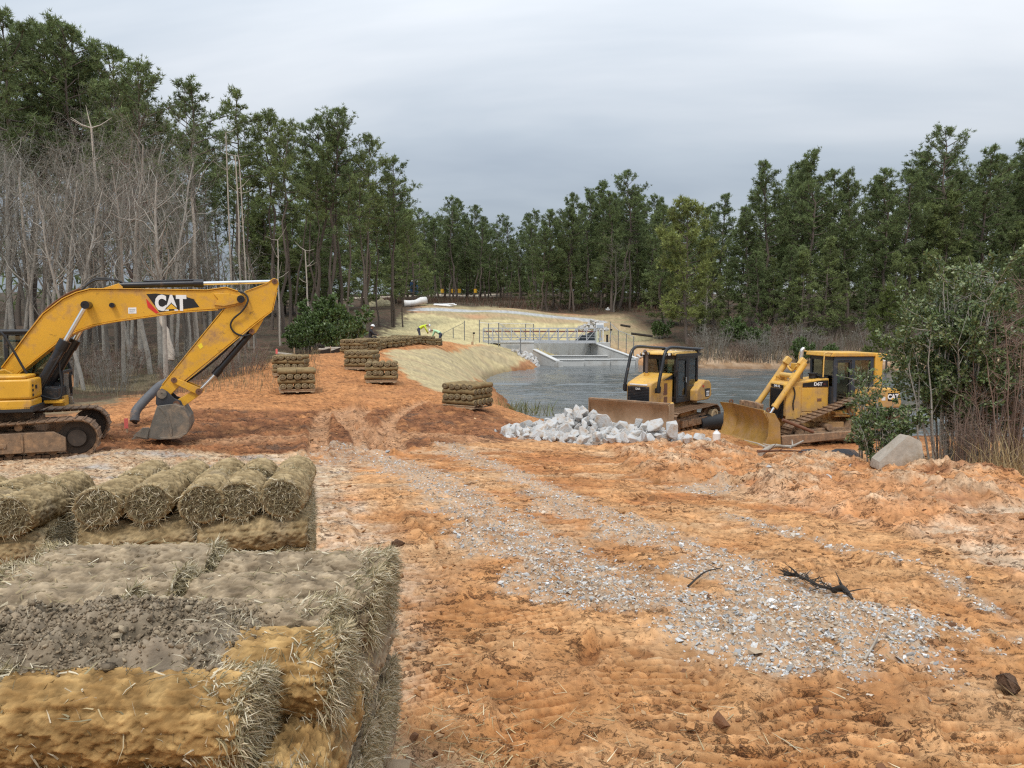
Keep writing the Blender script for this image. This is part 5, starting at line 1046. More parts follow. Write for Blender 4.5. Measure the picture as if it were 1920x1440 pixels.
    # arches over the cab
    for s in (-1, 1):
        pth = [tuple(p) for p in cr([(1.72, s * .70, 1.50), (1.70, s * .70, 1.82), (1.52, s * .70, 2.35), (1.32, s * .70, 2.86), (1.10, s * .70, 3.04), (.75, s * .71, 3.08), (-.2, s * .72, 3.02), (-1.25, s * .73, 2.96)], 6)]
        am = MB().tube(pth, .058, 12); am.tube([(1.72, s * .70, 1.50), (1.70, s * .70, 1.72)], .082, 12); am.box((1.69, s * .65, 1.56), (.12, .16, .18)); am.box((-1.1, s * .72, 2.90), (.14, .12, .14)); ao = obj('roll_bar_arch', am, K, t, auto=40)
    obj('rear_screen', MB().b2(-1.62, -1.1, -.72, .72, 2.965, 3.0), M['galv_dark'], t, bevel=.01)
    for s in (-1, 1): obj('lift_cylinder', MB().cyl((.55, s * .60, .98), (1.25, s * .60, .88), .085, 14), M['yellow_light'], t, auto=40); obj('piston_rod', MB().cyl((1.25, s * .60, .88), (1.75, s * .60, .70), .045, 12), M['chrome'], t, auto=40)
    ca = MB(); ca.b2(.9, 2.3, .30, .55, .34, .58); ca.b2(.9, 2.3, -.55, -.30, .34, .58); ca.b2(2.15, 2.40, -.7, .7, .36, .62); obj('push_frame', ca, M['muddy'], t, bevel=.02)
    bm, prof = blade_mb(2.82, 1.60, .08, 1.22, .20); bl = obj('blade', bm, M['blade_brown'], t, bevel=.01, rot=(0, 0, rad(2)))
    obj('cutting_edge', MB().b2(2.80, 2.86, -1.61, 1.61, -.02, .16), M['steel'], bl, bevel=.006); obj('top_rim', MB().b2(2.66, 2.84, -1.6, 1.6, 1.221, 1.27), M['muddy'], bl, bevel=.012)
    eb = MB(); eb.b2(2.45, 2.80, 1.601, 1.63, .02, 1.24); eb.b2(2.45, 2.80, -1.63, -1.601, .02, 1.24); obj('end_plate', eb, M['blade_brown'], bl, bevel=.008)
    return t
M['tan_hub'] = mat('tan_hub', (.45, .34, .2), .7, var=.2, vscale=5)
DZ1 = dozer_small()

def dozer_big():
    t = thing('bulldozer', 'large yellow bulldozer with raised twin lift cylinders and upturned curved blade, half behind bushes', 'bulldozer', (10.75, 26.85, -2.47), rad(190))
    Y, K, B = M['yellow_dusty'], M['black'], M['blackmatt']
    obj('main_frame', MB().b2(-1.7, 1.45, -.48, .48, .55, 1.15).b2(-.3, .3, -1.0, 1.0, .5, .8), Y, t, bevel=.03)
    for s in (-1, 1):
        yc = s * 1.0
        loop = [(-1.5, .03), (1.2, .03)] + arc(1.42, .43, .41, -75, 95, 7) + arc(-.72, 1.22, .40, 68, 165, 5) + arc(-1.62, .42, .40, 190, 262, 5)
        f = MB(); f.prism([(-1.45, .16), (1.15, .16), (1.30, .34), (1.2, .56), (.4, .64), (-1.2, .60), (-1.5, .4)], yc - .17, yc + .17); f.b2(-1.2, .15, yc + s * .17, yc + s * .27, .20, .56); f.b2(.17, 1.05, yc + s * .17, yc + s * .27, .20, .54); f.prism([(-1.1, .60), (-.3, .62), (-.55, 1.0), (-.9, 1.0)], yc - .14, yc + .14)
        fr = add_track(t, yc, loop, .62, .203, f, [(x, .15, .09) for x in np.linspace(-1.15, 1.05, 6)], [(1.42, .43, .36, 'idler'), (-1.62, .42, .34, 'idler'), (-.72, 1.22, .34, 'sprocket')], .045)
        obj('carrier_roller', MB().cyl((.42, yc - .2, .66), (.42, yc + s * .3, .66), .11, 18), M['muddy'], fr, auto=40)
        obj('final_drive', MB().cyl((-.72, yc + s * .1, 1.22), (-.72, yc + s * .38, 1.22), .27, 24), Y, fr, auto=40)
        # push arm and brace outside the track
        ya = s * 1.52
        ar = obj('push_arm', MB().prism([(2.28, .14), (2.30, .46), (-.35, .58), (-.45, .50), (-.40, .36)], ya - .09, ya + .09), M['muddy'], t, bevel=.02)
        obj('brace', MB().tube([(2.22, ya - s * .05, .98), (1.15, ya, .56)], .055, 10), M['rust'], ar, auto=40)
        obj('trunnion', MB().cyl((-.42, s * 1.2, .47), (-.42, ya + s * .12, .47), .14, 18), M['muddy'], ar, auto=40)
    hd = obj('hood', MB().prism([(1.62, .95), (1.62, 2.02), (1.56, 2.09), (.95, 2.16), (.02, 2.24), (.02, .98)], -.54, .54), Y, t, bevel=.035, seg=3)
    gr = obj('grille', MB().b2(1.621, 1.645, -.44, .44, .86, 1.88), M['blackmatt'], hd, bevel=.01)
    for i in range(12): obj('grille_bar', MB().b2(1.6455, 1.655, -.42 + i * .073, -.405 + i * .073, .90, 1.84), K, gr)
    obj('name_plate', MB().b2(1.621, 1.636, -.40, .40, 1.90, 2.01), M['black'], hd); text('lettering', 'D6R XL', .105, M['white'], hd, (1.640, 0, 1.955), (math.pi / 2, 0, math.pi / 2), .004, 1.15)
    for s in (-1, 1):
        yy = s * .541
        f0, f1 = (yy, yy + .02) if s > 0 else (yy - .02, yy)
        dr = obj('engine_door', MB().b2(.08, 1.02, f0, f1, 1.12, 1.92), Y, hd, bevel=.012); obj('handle', MB().b2(.30, .46, f1 + .0005 if s > 0 else f0 - .012, f1 + .012 if s > 0 else f0 - .0005, 1.46, 1.56), M['rust'], dr, bevel=.004)
        obj('side_panel', MB().b2(1.06, 1.60, f0, f1, .86, 1.98), Y, hd, bevel=.012); obj('lower_panel', MB().prism([(.02, 1.10), (.98, 1.10), (1.05, .9), (.5, .74), (.02, .80)], f0, f1), Y, hd, bevel=.012)
        st = obj('model_stripe', MB().prism([(.06, 1.95), (.06, 2.17), (.30, 2.165), (1.0, 2.08), (1.0, 1.95)], f0, f1 + .002 if s > 0 else f1), K, hd)
        if s > 0: text('lettering', 'D6T', .155, M['white'], hd, (.44, yy + .026, 2.045), RXL, .006, 1.1); text('lettering', 'XL', .08, mat('dull_red_print', (.25, .06, .05), .5), hd, (.2, yy + .026, 2.04), RXL)
        obj('hydraulic_hose', MB().tube([tuple(p) for p in cr([(1.35, yy + s * .04, 1.95), (1.30, yy + s * .05, 1.72), (1.36, yy + s * .05, 1.42), (1.33, yy + s * .03, 1.18)], 5)], .024, 8), M['rubber'], hd, auto=60)
        # lift cylinder, tilted forward over the nose
        yl = s * .50; p0 = np.array([.98, yl + s * .08, 2.74]); p1 = np.array([2.02, yl + s * .08, 1.30]); p2 = np.array([2.24, yl + s * .08, .98])
        lc = MB().tube([p0 + (p0 - p1) * .02, p1], .10, 18); lc.tube([p1 - (p1 - p0) * .04, p1 + (p1 - p0) * .02], .118, 18); q = p0 + (p1 - p0) * .30; lc.box(q - np.array([.02, s * .10, .02]), (.24, .22, .20), Matrix.Rotation(rad(54), 3, 'Y'))
        ly = obj('lift_cylinder', lc, Y, t, bevel=.006); obj('piston_rod', MB().cyl(p1, p2, .05, 14), M['chrome'], ly, auto=40)
        hd_ = MB().box(p0 + np.array([.03, -s * .10, .06]), (.26, .16, .22), Matrix.Rotation(rad(54), 3, 'Y')); obj('cylinder_cap', hd_, M['yellow_light'], ly, bevel=.02)
        obj('yoke', MB().prism([(.98, 1.98), (1.42, 1.98), (1.40, 2.30), (1.26, 2.42), (1.08, 2.36)], s * .44 - .05, s * .44 + .05), Y, t, bevel=.02)
    obj('cross_tube', MB().cyl((1.26, -.55, 2.32), (1.26, .55, 2.32), .085, 16), M['yellow_light'], t, auto=40); obj('hose_cluster', MB().tube([tuple(p) for p in cr([(1.0, -.3, 2.58), (1.2, -.1, 2.62), (1.15, .1, 2.48), (1.1, .3, 2.66)], 5)], .035, 8).box((.95, 0, 2.62), (.2, .34, .22)), Y, t, bevel=.01)
    obj('exhaust_stack', MB().tube([tuple(p) for p in cr([(.72, -.1, 2.30), (.72, -.1, 2.75), (.70, -.1, 3.02), (.69, -.1, 3.16), (.61, -.1, 3.24)], 5)], .068, 16), mat('bright_exhaust', (.62, .60, .57), .35, .7, var=.12, vscale=5), hd, auto=60); obj('exhaust_muffler', MB().cyl((.72, -.1, 2.19), (.72, -.1, 2.50), .088, 16), mat('exhaust_sleeve', (.16, .15, .14), .6, .5, var=.3, vscale=6), hd, auto=40)
    obj('precleaner', MB().cyl((.38, .12, 2.22), (.38, .12, 2.36), .13, 20).cyl((.38, .12, 2.36), (.38, .12, 2.40), .165, 20).b2(-.02, .22, -.4, .4, 2.23, 2.30), M['blackmatt'], hd, auto=40)
    # cab
    x0, x1, w, z0, z1 = -1.50, -.02, .70, 1.38, 2.98
    cb = MB()
    for s in (-1, 1):
        for xa, xb in ((x0, x0 + .12), (-.80, -.68), (x1 - .12, x1)): cb.b2(xa, xb, s * w - .05, s * w + .05, z0, z1)
        cb.b2(x0, x1, s * w - .049, s * w + .049, z1 - .13, z1 - .001); cb.prism([(x0, z0), (x0, 1.95), (-.72, 1.95), (-.66, 1.40), (-.4, z0)], s * w - .049, s * w + .049); cb.b2(-.5, x1, s * w - .048, s * w + .048, 1.18, 1.32)
    for xa in (x0 + .001, x1 - .101): cb.b2(xa, xa + .10, -w, w, z1 - .131, z1 - .002); cb.b2(xa, xa + .1, -w, w, 1.3, 1.95)
    cab = obj('cab', cb, mat('slate_cab_paint', (.035, .045, .06), .4, var=.15, vscale=3, dirt=(.3, .2, .12), dirt_amt=.15), t, bevel=.015)
    obj('cab_roof', MB().prism([(x0 - .10, z1 + .001), (x0 - .05, z1 + .13), (x1 + .10, z1 + .15), (x1 + .16, z1 + .001)], -w - .10, w + .10), Y, cab, bevel=.03)
    for s in (-1, 1): obj('roof_guard', MB().tube([tuple(p) for p in cr([(x1 + .1, s * (w + .08), z1 + .13), (x1 + .32, s * (w + .08), z1 + .14), (x1 + .40, s * (w + .08), z1 + .02), (x1 + .42, s * (w + .08), 2.30)], 5)], .022, 8), M['yellow_light'], cab, auto=60)
    rp = MB()
    for s in (-1, 1): rp.prism([(x0 - .30, 1.95), (x0 - .02, 1.95), (x0 - .02, z1 + .12), (x0 - .22, z1 + .12), (x0 - .30, z1 - .1)], s * (w + .02) - .09, s * (w + .02) + .09)
    rp.b2(x0 - .28, x0 - .06, -w, w, z1 - .08, z1 + .10); rp.b2(x0 - .62, x0 - .28, w - .22, w - .02, z1 - .06, z1 + .08); rp.b2(x0 - .62, x0 - .28, -w + .02, -w + .22, z1 - .06, z1 + .08); ro = obj('rear_roll_bar', rp, Y, t, bevel=.025)
    for y in (w - .12, -w + .12): obj('work_light', MB().cyl((x0 - .40, y + .09, z1 - .10), (x0 - .40, y + .16, z1 - .10), .07, 14), M['white'], ro, auto=40)
    for s in (-1, 1):
        obj('window', MB().b2(x0 + .11, -.79, s * w - .006, s * w + .006, 1.95, z1 - .12), M['glass'], cab)
        dfr = MB().prism([(-.665, 1.46), (-.665, z1 - .14), (-.60, z1 - .20), (-.60, 1.50)], s * w + .006, s * w + .04).b2(-.16, -.13, s * w + .006, s * w + .04, 1.34, z1 - .14).b2(-.6, -.16, s * w + .006, s * w + .04, z1 - .20, z1 - .14).b2(-.45, -.16, s * w + .006, s * w + .04, 1.33, 1.38); dr = obj('door', dfr, B, cab); obj('window', MB().prism([(-.60, 1.50), (-.45, 1.33), (-.13, 1.33), (-.13, z1 - .13), (-.66, z1 - .13)], s * w - .004, s * w + .004), M['glass'], dr)
    obj('windscreen', MB().b2(x1 - .06, x1 - .05, -w + .05, w - .05, 1.95, z1 - .12), M['glass'], cab); obj('rear_window', MB().b2(x0 + .05, x0 + .06, -w + .05, w - .05, 1.95, z1 - .12), M['glass'], cab)
    sm = MB(); sm.b2(-.95, -.45, -.28, .28, 1.62, 1.78); sm.prism([(-.98, 1.75), (-.84, 1.75), (-.92, 2.45), (-1.03, 2.45)], -.26, .26); obj('seat', sm, M['seat'], cab, bevel=.04); obj('console', MB().b2(-.4, -.1, .2, .5, 1.3, 1.95), B, cab, bevel=.02); obj('paper_notice', MB().b2(-.46, -.26, w - .03, w - .02, 2.2, 2.7), M['white_dirty'], cab)
    # platform, fender and rear tank
    for s in (-1, 1):
        obj('fender', MB().prism([(.02, 1.02), (.02, 1.14), (-.35, 1.18), (-.72, 1.36), (-.86, 1.94), (-1.55, 1.94), (-1.60, 1.16), (-.6, 1.02)], s * .72, s * .98), Y, t, bevel=.025)
        obj('step_plate', MB().b2(-.75, .10, s * .72, s * 1.06, .98, 1.018), Y, t, bevel=.008)
    tk = obj('fuel_tank', MB().prism([(-1.62, 1.22), (-2.45, 1.22), (-2.50, 1.40), (-2.42, 1.80), (-2.28, 1.88), (-1.62, 1.90)], -.92, .92), Y, t, bevel=.05, seg=3)
    obj('decal', MB().b2(-2.34, -1.96, .9205, .926, 1.46, 1.74), K, tk); text('lettering', 'CAT', .235, M['white'], tk, (-2.15, .930, 1.60), RXL, .012, .9); obj('yellow_triangle', MB().prism([(-2.20, 1.50), (-2.06, 1.50), (-2.13, 1.58)], .934, .937), M['decal_yellow'], tk)
    obj('decal', MB().b2(-1.86, -1.72, .9205, .926, 1.48, 1.60), M['white_dirty'], tk)
    obj('ripper_frame', MB().b2(-2.9, -2.4, -.6, .6, .7, 1.0).b2(-2.95, -2.75, -.5, -.38, .1, .9).b2(-2.95, -2.75, .38, .5, .1, .9), M['muddy'], t, bevel=.02)
    bm, prof = blade_mb(2.72, 1.20, .10, 1.26, .26); bl = obj('blade', bm, M['blade'], t, bevel=.01)
    for s in (-1, 1):      # wings angled forward at both ends
        wg = MB(); n = len(prof); ins = [(x, s * 1.201, z) for x, z in prof]; outer = [(x + .26, s * 1.62, z) for x, z in prof]; ins2 = [(x - .04, s * 1.201, z) for x, z in prof]; out2 = [(x + .22, s * 1.62, z) for x, z in prof]
        wg.loft([[a, b, c, d] for a, b, c, d in zip(ins, outer, out2, ins2)]); obj('blade_wing', wg, M['blade'], bl, bevel=.008)
        obj('end_plate', MB().prism([(2.35, .06), (2.98, .02), (2.80, .5), (2.80, 1.0), (2.92, 1.26), (2.60, 1.22), (2.40, .9)], s * 1.63 - .02, s * 1.63 + .02), M['blade'], bl, bevel=.008)
        obj('cutting_edge', MB().loft([[(2.72, s * 1.2, .14), (2.98, s * 1.62, .14), (3.12, s * 1.66, -.02), (2.84, s * 1.2, -.02)], [(2.69, s * 1.2, .14), (2.95, s * 1.62, .14), (3.09, s * 1.66, -.04), (2.80, s * 1.2, -.04)]]), M['blade'], bl)
    obj('cutting_edge', MB().prism([(2.72, .14), (2.90, -.02), (2.86, -.03), (2.68, .12)], -1.2, 1.2), M['blade'], bl)
    tg = MB()
    for y in (-.62, .62): tg.b2(2.50, 2.66, y - .10, y + .10, 1.20, 1.42); tg.cyl((2.58, y - .14, 1.36), (2.58, y + .14, 1.36), .06, 12)
    tg.b2(2.52, 2.64, -.45, .45, 1.24, 1.44); obj('spill_guard', tg, M['muddy'], bl, bevel=.015)
    for y in (-1.35, 1.35): obj('lifting_eye', MB().ring((2.66, y, 1.30), (0, 1, 0), .035, .08, .05, 14), M['rust'], bl)
    return t
DZ2 = dozer_big()

# ------------------------------------------------------------------ rocks
def rock_mesh(name, seed, mat_, pts=15, sub=1, rough=.03):
    """an angular quarried stone: hull of scattered points, edges knocked off"""
    rs = np.random.RandomState(seed); bm = bmesh.new(); sc = rs.uniform(.72, 1.22, 3)
    for _ in range(pts):
        p = rs.normal(size=3); p /= np.linalg.norm(p); p = np.sign(p) * np.abs(p) ** .75; bm.verts.new(p * sc * rs.uniform(.72, 1.05))
    bmesh.ops.convex_hull(bm, input=bm.verts)
    bmesh.ops.delete(bm, geom=[v for v in bm.verts if not v.link_faces], context='VERTS')
    bmesh.ops.dissolve_limit(bm, angle_limit=rad(16), verts=bm.verts, edges=bm.edges)
    if sub:
        try: bmesh.ops.bevel(bm, geom=list(bm.edges), offset=.045, segments=1, affect='EDGES', clamp_overlap=True)
        except Exception: pass
    if sub > 1:
        bmesh.ops.triangulate(bm, faces=bm.faces); bmesh.ops.subdivide_edges(bm, edges=bm.edges, cuts=sub, use_grid_fill=True)
        for v in bm.verts: v.co = v.co + v.co.normalized() * (rough * math.sin(9 * v.co.x + seed) * math.cos(8 * v.co.y) + rs.normal(0, rough * .5))
    bmesh.ops.triangulate(bm, faces=bm.faces); bmesh.ops.recalc_face_normals(bm, faces=bm.faces)
    me = bpy.data.meshes.new(name); bm.to_mesh(me); bm.free(); me.materials.append(mat_)
    me.shade_smooth()
    try: me.set_sharp_from_angle(angle=rad(14))
    except Exception: pass
    return me
ROCKS = [rock_mesh('rock', 900 + i, M['rock']) for i in range(16)]
def pile(cx, cy, rx, ry, h, yaw, n, smin, smax, group, labels, seed=1, meshes=None, profile=1.0):
    meshes = meshes or ROCKS; rs = np.random.RandomState(seed); ca, sa = math.cos(yaw), math.sin(yaw); pts = []; K = 6000
    A = rs.uniform(0, 2 * math.pi, K); Rr = np.sqrt(rs.uniform(size=K)); U, V = Rr * np.cos(A), Rr * np.sin(A); Sz = rs.uniform(smin, smax, K) * (1.15 - .35 * Rr)
    X = cx + U * rx * ca - V * ry * sa; Y = cy + U * rx * sa + V * ry * ca; Zz = ground_hs(X, Y) + h * np.maximum(0, 1 - Rr ** profile) * (1 + .25 * np.sin(U * 7 + seed)) + Sz * .25
    for x, y, z, s, u, v, r in zip(X, Y, Zz, Sz, U, V, Rr):
        if len(pts) >= n: break
        if any((x - q[0]) ** 2 + (y - q[1]) ** 2 + ((z - q[2]) * 1.1) ** 2 < (.62 * (s + q[3])) ** 2 for q in pts): continue
        pts.append((x, y, z, s, u, v, r))
    for (x, y, z, s, u, v, r) in pts:
        o = put('rock', meshes[rs.randint(len(meshes))], None, (x, y, z), tuple(rs.uniform(0, 6.28, 3))); o.scale = tuple(s * 1.12 * rs.uniform(.75, 1.25, 3)); tag(o, labels(u, v, r, s), 'rock', group)
    return pts
def pile_label(u, v, r, s):
    big = 'large' if s > .23 else 'medium' if s > .16 else 'small'
    where = 'at the top of' if r < .35 else ('on the near side of' if v < -.35 else 'on the far side of' if v > .35 else 'on the left end of' if u < 0 else 'on the right end of')
    return f'{big} pale rock {where} the heap before the small bulldozer'
c0 = ground_h(2.3, 20.6)
# packed core of smaller stones keeps daylight out of the heap
def pile_core():
    b = []; rs = np.random.RandomState(77); V = []; F = []; nb = 0
    base = rock_mesh('core', 950, M['rock'], 10, 0); bv = np.array([v.co[:] for v in base.vertices]); bf = np.array([p.vertices[:] for p in base.polygons]); bpy.data.meshes.remove(base)
    for k in range(420):
        a = rs.uniform(0, 6.28); r = math.sqrt(rs.uniform()) * 1.06; x = 2.25 + r * math.cos(a) * 2.55; y = 20.9 + r * math.sin(a) * 1.35; z = float(base_h(np.array([x]), np.array([y]))[0]) + .62 * max(0, 1 - r ** 1.0) - .02; s = rs.uniform(.08, .17)
        Rm = np.array(Matrix.Rotation(rs.uniform(0, 6), 3, Vector(rs.normal(size=3)))); V.append((bv * s) @ Rm.T + [x, y, z]); F.append(bf + nb); nb += len(bv)
    tag(put('stone_rubble', npmesh('stone_rubble', np.concatenate(V), np.concatenate(F), M['rock'])), 'small pale stones packed between the big rocks of the heap', 'rubble', None, 'stuff')
pile_core()
pile(2.25, 20.9, 2.5, 1.25, .74, -.05, 235, .11, .27, 'pale rocks dumped in a heap', pile_label, seed=3)
RIGHTEND = [(4.15, 19.9, .24, 'upright pale rock leaning at the right end of the heap, before the blade'), (3.75, 20.1, .26, 'bulky pointed pale rock near the right end of the heap'), (4.45, 19.5, .20, 'small flat pale rock at the right foot of the heap'), (4.85, 19.9, .19, 'outlying pale rock just right of the heap'), (5.15, 20.2, .15, 'last small pale rock trailing off right of the heap'), (3.3, 19.5, .24, 'wide pale rock at the near foot of the heap'), (5.5, 20.6, .13, 'stray pale stone between the heap and the big bulldozer blade')]
for i, (x, y, s, lab) in enumerate(RIGHTEND):
    o = put('rock', ROCKS[i], None, (x, y, ground_h(x, y) + s * .55 + (.25 if i < 2 else 0)), (i, i * 2.1, i * .7)); o.scale = (s, s * .9, s * (1.25 if i < 2 else .8)); tag(o, lab, 'rock', 'pale rocks dumped in a heap')

for px, py, s, i, lab in ((1550, 905, .12, 2, 'pale stone lying on the spoil left of the tan boulder'), (1590, 888, .10, 5, 'small pale stone just left of the boulder foot'), (1738, 884, .13, 7, 'half buried white stone right of the boulder'), (1440, 905, .09, 9, 'little white stone on the spoil ridge before the big blade'), (1700, 905, .08, 3, 'small stone in front of the boulder')):
    x, y = ground_at(px, py); o = put('rock', ROCKS[i], None, (x, y, ground_h(x, y) + s * .3), (i, 2 * i, i * .6)); o.scale = (s, s * .85, s * .7); tag(o, lab, 'rock', 'stray stones on the spoil bank')

def boulder():
    bm = bmesh.new(); P = [(-.52, -.25, 0), (.42, -.30, 0), (.46, .22, 0), (-.46, .24, 0), (-.50, -.22, .14), (.47, -.28, .30), (.48, .20, .30), (-.44, .20, .16), (.16, -.18, .64), (.44, -.20, .52), (.44, .16, .50), (.16, .16, .62)]
    for p in P: bm.verts.new(p)
    bmesh.ops.convex_hull(bm, input=bm.verts); bmesh.ops.subdivide_edges(bm, edges=bm.edges, cuts=5, use_grid_fill=True)
    bmesh.ops.smooth_vert(bm, verts=bm.verts, factor=.06, use_axis_x=True, use_axis_y=True, use_axis_z=True)
    for v in bm.verts:
        n = math.sin(v.co.x * 11 + v.co.z * 7) * math.cos(v.co.y * 13 + v.co.z * 5); v.co *= 1 + .018 * n + rnd.uniform(-.006, .006)
    me = bpy.data.meshes.new('boulder'); bm.to_mesh(me); bm.free(); me.materials.append(M['boulder']); me.shade_smooth()
    try: me.set_sharp_from_angle(angle=rad(22))
    except Exception: pass
    x, y, _ = at(1677, 880, 13.8); o = put('boulder', me, None, (x, y, ground_h(x, y) - .06), (0, rad(2), rad(4))); o.scale = (.80, .85, .98); tag(o, 'lone tan boulder with a slanted top at the foot of the green bush', 'boulder')
boulder()

# ------------------------------------------------------------------ spillway, footbridge, fences
def wx(px, Y): return (px - 960) / FPX * Y * 1.0
def spillway():
    t = thing('spillway', 'pale concrete spillway basin with sloping wing walls below the footbridge', 'spillway', (0, 0, 0))
    c = M['concrete']
    obj('abutment', MB().b2(-1.2, 2.25, 79.6, 81.6, -3.6, -.62), c, t, bevel=.03); obj('abutment_cap', MB().b2(-1.25, 2.30, 79.55, 81.65, -.618, -.48), c, t, bevel=.02)
    obj('recess', MB().b2(-.55, .75, 79.57, 79.598, -1.6, -.85), mat('shadowed_form_panel', (.33, .34, .34), .9, var=.1, vscale=2), t)  # flat panel; shade of the recess painted as darker grey
    def wall(name, x0, y0, z0, x1, y1, z1, zb, th, cap=True):
        d = Vector((x1 - x0, y1 - y0, 0)); n = Vector((-d.y, d.x, 0)).normalized() * th / 2; A, B = Vector((x0, y0, 0)), Vector((x1, y1, 0))
        r = lambda P, za, zt_: [(P.x - n.x, P.y - n.y, za), (P.x + n.x, P.y + n.y, za), (P.x + n.x, P.y + n.y, zt_), (P.x - n.x, P.y - n.y, zt_)]
        w = obj(name, MB().loft([r(A, zb, z0), r(B, zb, z1)]), c, t, bevel=.015)
        if cap:
            n2 = n * 1.35; q = lambda P, zz: [(P.x - n2.x, P.y - n2.y, zz + .003), (P.x + n2.x, P.y + n2.y, zz + .003), (P.x + n2.x, P.y + n2.y, zz + .09), (P.x - n2.x, P.y - n2.y, zz + .09)]
            obj('coping', MB().loft([q(A, z0), q(B, z1)]), M['pale_concrete'], w, bevel=.01)
        return w
    M['pale_concrete'] = mat('pale_fresh_concrete', (.57, .565, .545), .85, var=.06, vscale=1)
    wall('wing_wall', 2.3, 79.4, -1.30, 4.4, 74.6, -2.22, -3.6, .35); wall('wing_wall', 4.45, 74.5, -2.22, 4.9, 74.6, -2.22, -3.6, .35, False)
    obj('channel_floor', MB().prism([(2.5, 74.6), (12.0, 77.4), (8.2, 82.3), (3.0, 96), (-1, 96), (2.6, 81.7)], -3.4, -2.9, 'z'), c, t); wall('end_wall', -1.3, 96.2, -.62, 3.2, 96.2, -.62, -3.6, .35, False); wall('side_wall', 3.2, 96.0, -.62, 8.4, 82.2, -.62, -3.6, .35, False); wall('side_wall', 8.45, 82.1, -.62, 12.55, 77.4, -2.12, -3.6, .35)
    for i, (x0, x1, y) in enumerate(((4.55, 7.05, 75.9), (7.10, 9.70, 76.6), (9.75, 12.3, 77.1))):
        w = obj('weir_wall', MB().b2(x0, x1, y - .15, y + .15, -3.6, -2.20), c, t, bevel=.03); obj('coping', MB().b2(x0 - .03, x1 + .03, y - .22, y + .22, -2.197, -2.10), M['pale_concrete'], w, bevel=.02); obj('return_wall', MB().b2(x1 - .26, x1 - .01, y + .152, y + 2.4, -3.6, -2.21), c, w, bevel=.02)
    w = obj('back_weir', MB().b2(3.6, 11.4, 80.2, 80.5, -3.6, -2.0), c, t, bevel=.02); obj('coping', MB().b2(3.5, 11.5, 80.1, 80.6, -1.997, -1.90), M['pale_concrete'], w, bevel=.015)
    obj('right_abutment', MB().b2(8.7, 10.4, 81.9, 84.6, -3.0, -.62), c, t, bevel=.03)
spillway()

M['galv_mid'] = mat('dull_galvanised_steel', (.50, .51, .52), .55, .3, var=.2, vscale=2)
def footbridge():
    t = thing('footbridge', 'grey steel truss footbridge with a red pipe rail across the spillway', 'footbridge', (-3.0, 80.6, -.46))
    Ln = 11.75; g = M['galv_mid']; n = 12; hz = 1.36
    obj('deck', MB().b2(0, Ln, .08, 1.42, .0, .07), M['galv'], t, bevel=.01)
    for y in (0.0, 1.5):
        s = obj('side_truss', MB().b2(0, Ln, y - .07, y + .07, -.20, .06).b2(0, Ln, y - .05, y + .05, hz - .06, hz + .04), g, t)
        for i in range(n + 1): obj('post', MB().b2(i * Ln / n - .045, i * Ln / n + .045, y - .048, y + .048, -.28 if y == 0 else .061, hz - .061), g, s)
        for i in range(n):
            a, b = (i, i + 1) if i >= n // 2 else (i + 1, i); obj('diagonal', MB().tube([(a * Ln / n, y, .08), (b * Ln / n, y, hz - .1)], .035, 6), M['galv'], s)
        obj('rail', MB().b2(0, Ln, y + .055, y + .085, .95, 1.08), mat('red_brown_rail', (.22, .09, .07), .6), s); obj('rail', MB().b2(0, Ln, y + .055, y + .085, .35, .40).b2(0, Ln, y + .055, y + .085, .62, .66), M['galv'], s)
    for i in range(n + 1): obj('floor_beam', MB().b2(i * Ln / n - .05, i * Ln / n + .05, .08, 1.42, -.18, -.003), g, t)
footbridge()
obj_t = thing('dark_tarp', 'dark grey sheet slumped at the right end of the footbridge', 'tarp', (0, 0, 0)); obj('sheet', MB().prism([(6.6, -.38), (8.7, -.38), (8.65, .55), (8.2, .50), (7.7, .22), (7.2, .12)], 81.2, 81.35), mat('dark_sheet', (.05, .06, .065), .7, var=.2, vscale=2), obj_t, bevel=.03)

def chain_fence(label, pts, hts, mesh=True, rail=True, gaps=()):
    """posts at pts (x,y,z), heights hts; top rail and woven wire between"""
    t = thing('chain_link_fence', label, 'fence', pts[0], 0, 'chain link fences round the spillway'); o0 = Vector(pts[0])
    P = [Vector(p) - o0 for p in pts]
    for p, h in zip(P, hts): obj('post', MB().cyl(p - Vector((0, 0, .4)), p + Vector((0, 0, h)), .045, 8), M['galv_dark'], t)
    for i in range(len(P) - 1):
        if i in gaps: continue
        a, b, ha, hb = P[i], P[i + 1], min(hts[i], 2.1), min(hts[i + 1], 2.1)
        if rail: obj('top_rail', MB().cyl(a + Vector((0, 0, ha)), b + Vector((0, 0, hb)), .028, 6), M['galv'], t)
        m = MB(); L = (b - a).length; k = max(3, int(L / .16)); V = Vector((0, 0, 1))
        def pt(u, v): return a + (b - a) * u + V * (v * (ha + (hb - ha) * u) + .05 * (1 - v))
        w = .004
        d = (b - a).normalized() * w
        nv = 12
        for q in range(-nv, k):
            for sgn in (1, -1):
                u0, u1 = q / k, (q + nv) / k
                if sgn < 0: va, vb = 1.0, 0.0
                else: va, vb = 0.0, 1.0
                c0_, c1_ = max(0, -u0 / (u1 - u0)), min(1, (1 - u0) / (u1 - u0))
                if c1_ <= c0_: continue
                A_ = pt(u0 + (u1 - u0) * c0_, va + (vb - va) * c0_); B_ = pt(u0 + (u1 - u0) * c1_, va + (vb - va) * c1_)
                m.add([A_ - d, A_ + d, B_ + d, B_ - d], [(0, 1, 2, 3)])
        tag(obj('wire_mesh', m, M['galv'], t), kind='stuff')
    return t
def gp(px, Y, dz=0.0, ht=None): x = wx(px, Y); return (x, Y, ground_h(x, Y) + dz)
def zat(py, Y): return at(960, py, Y)[2]
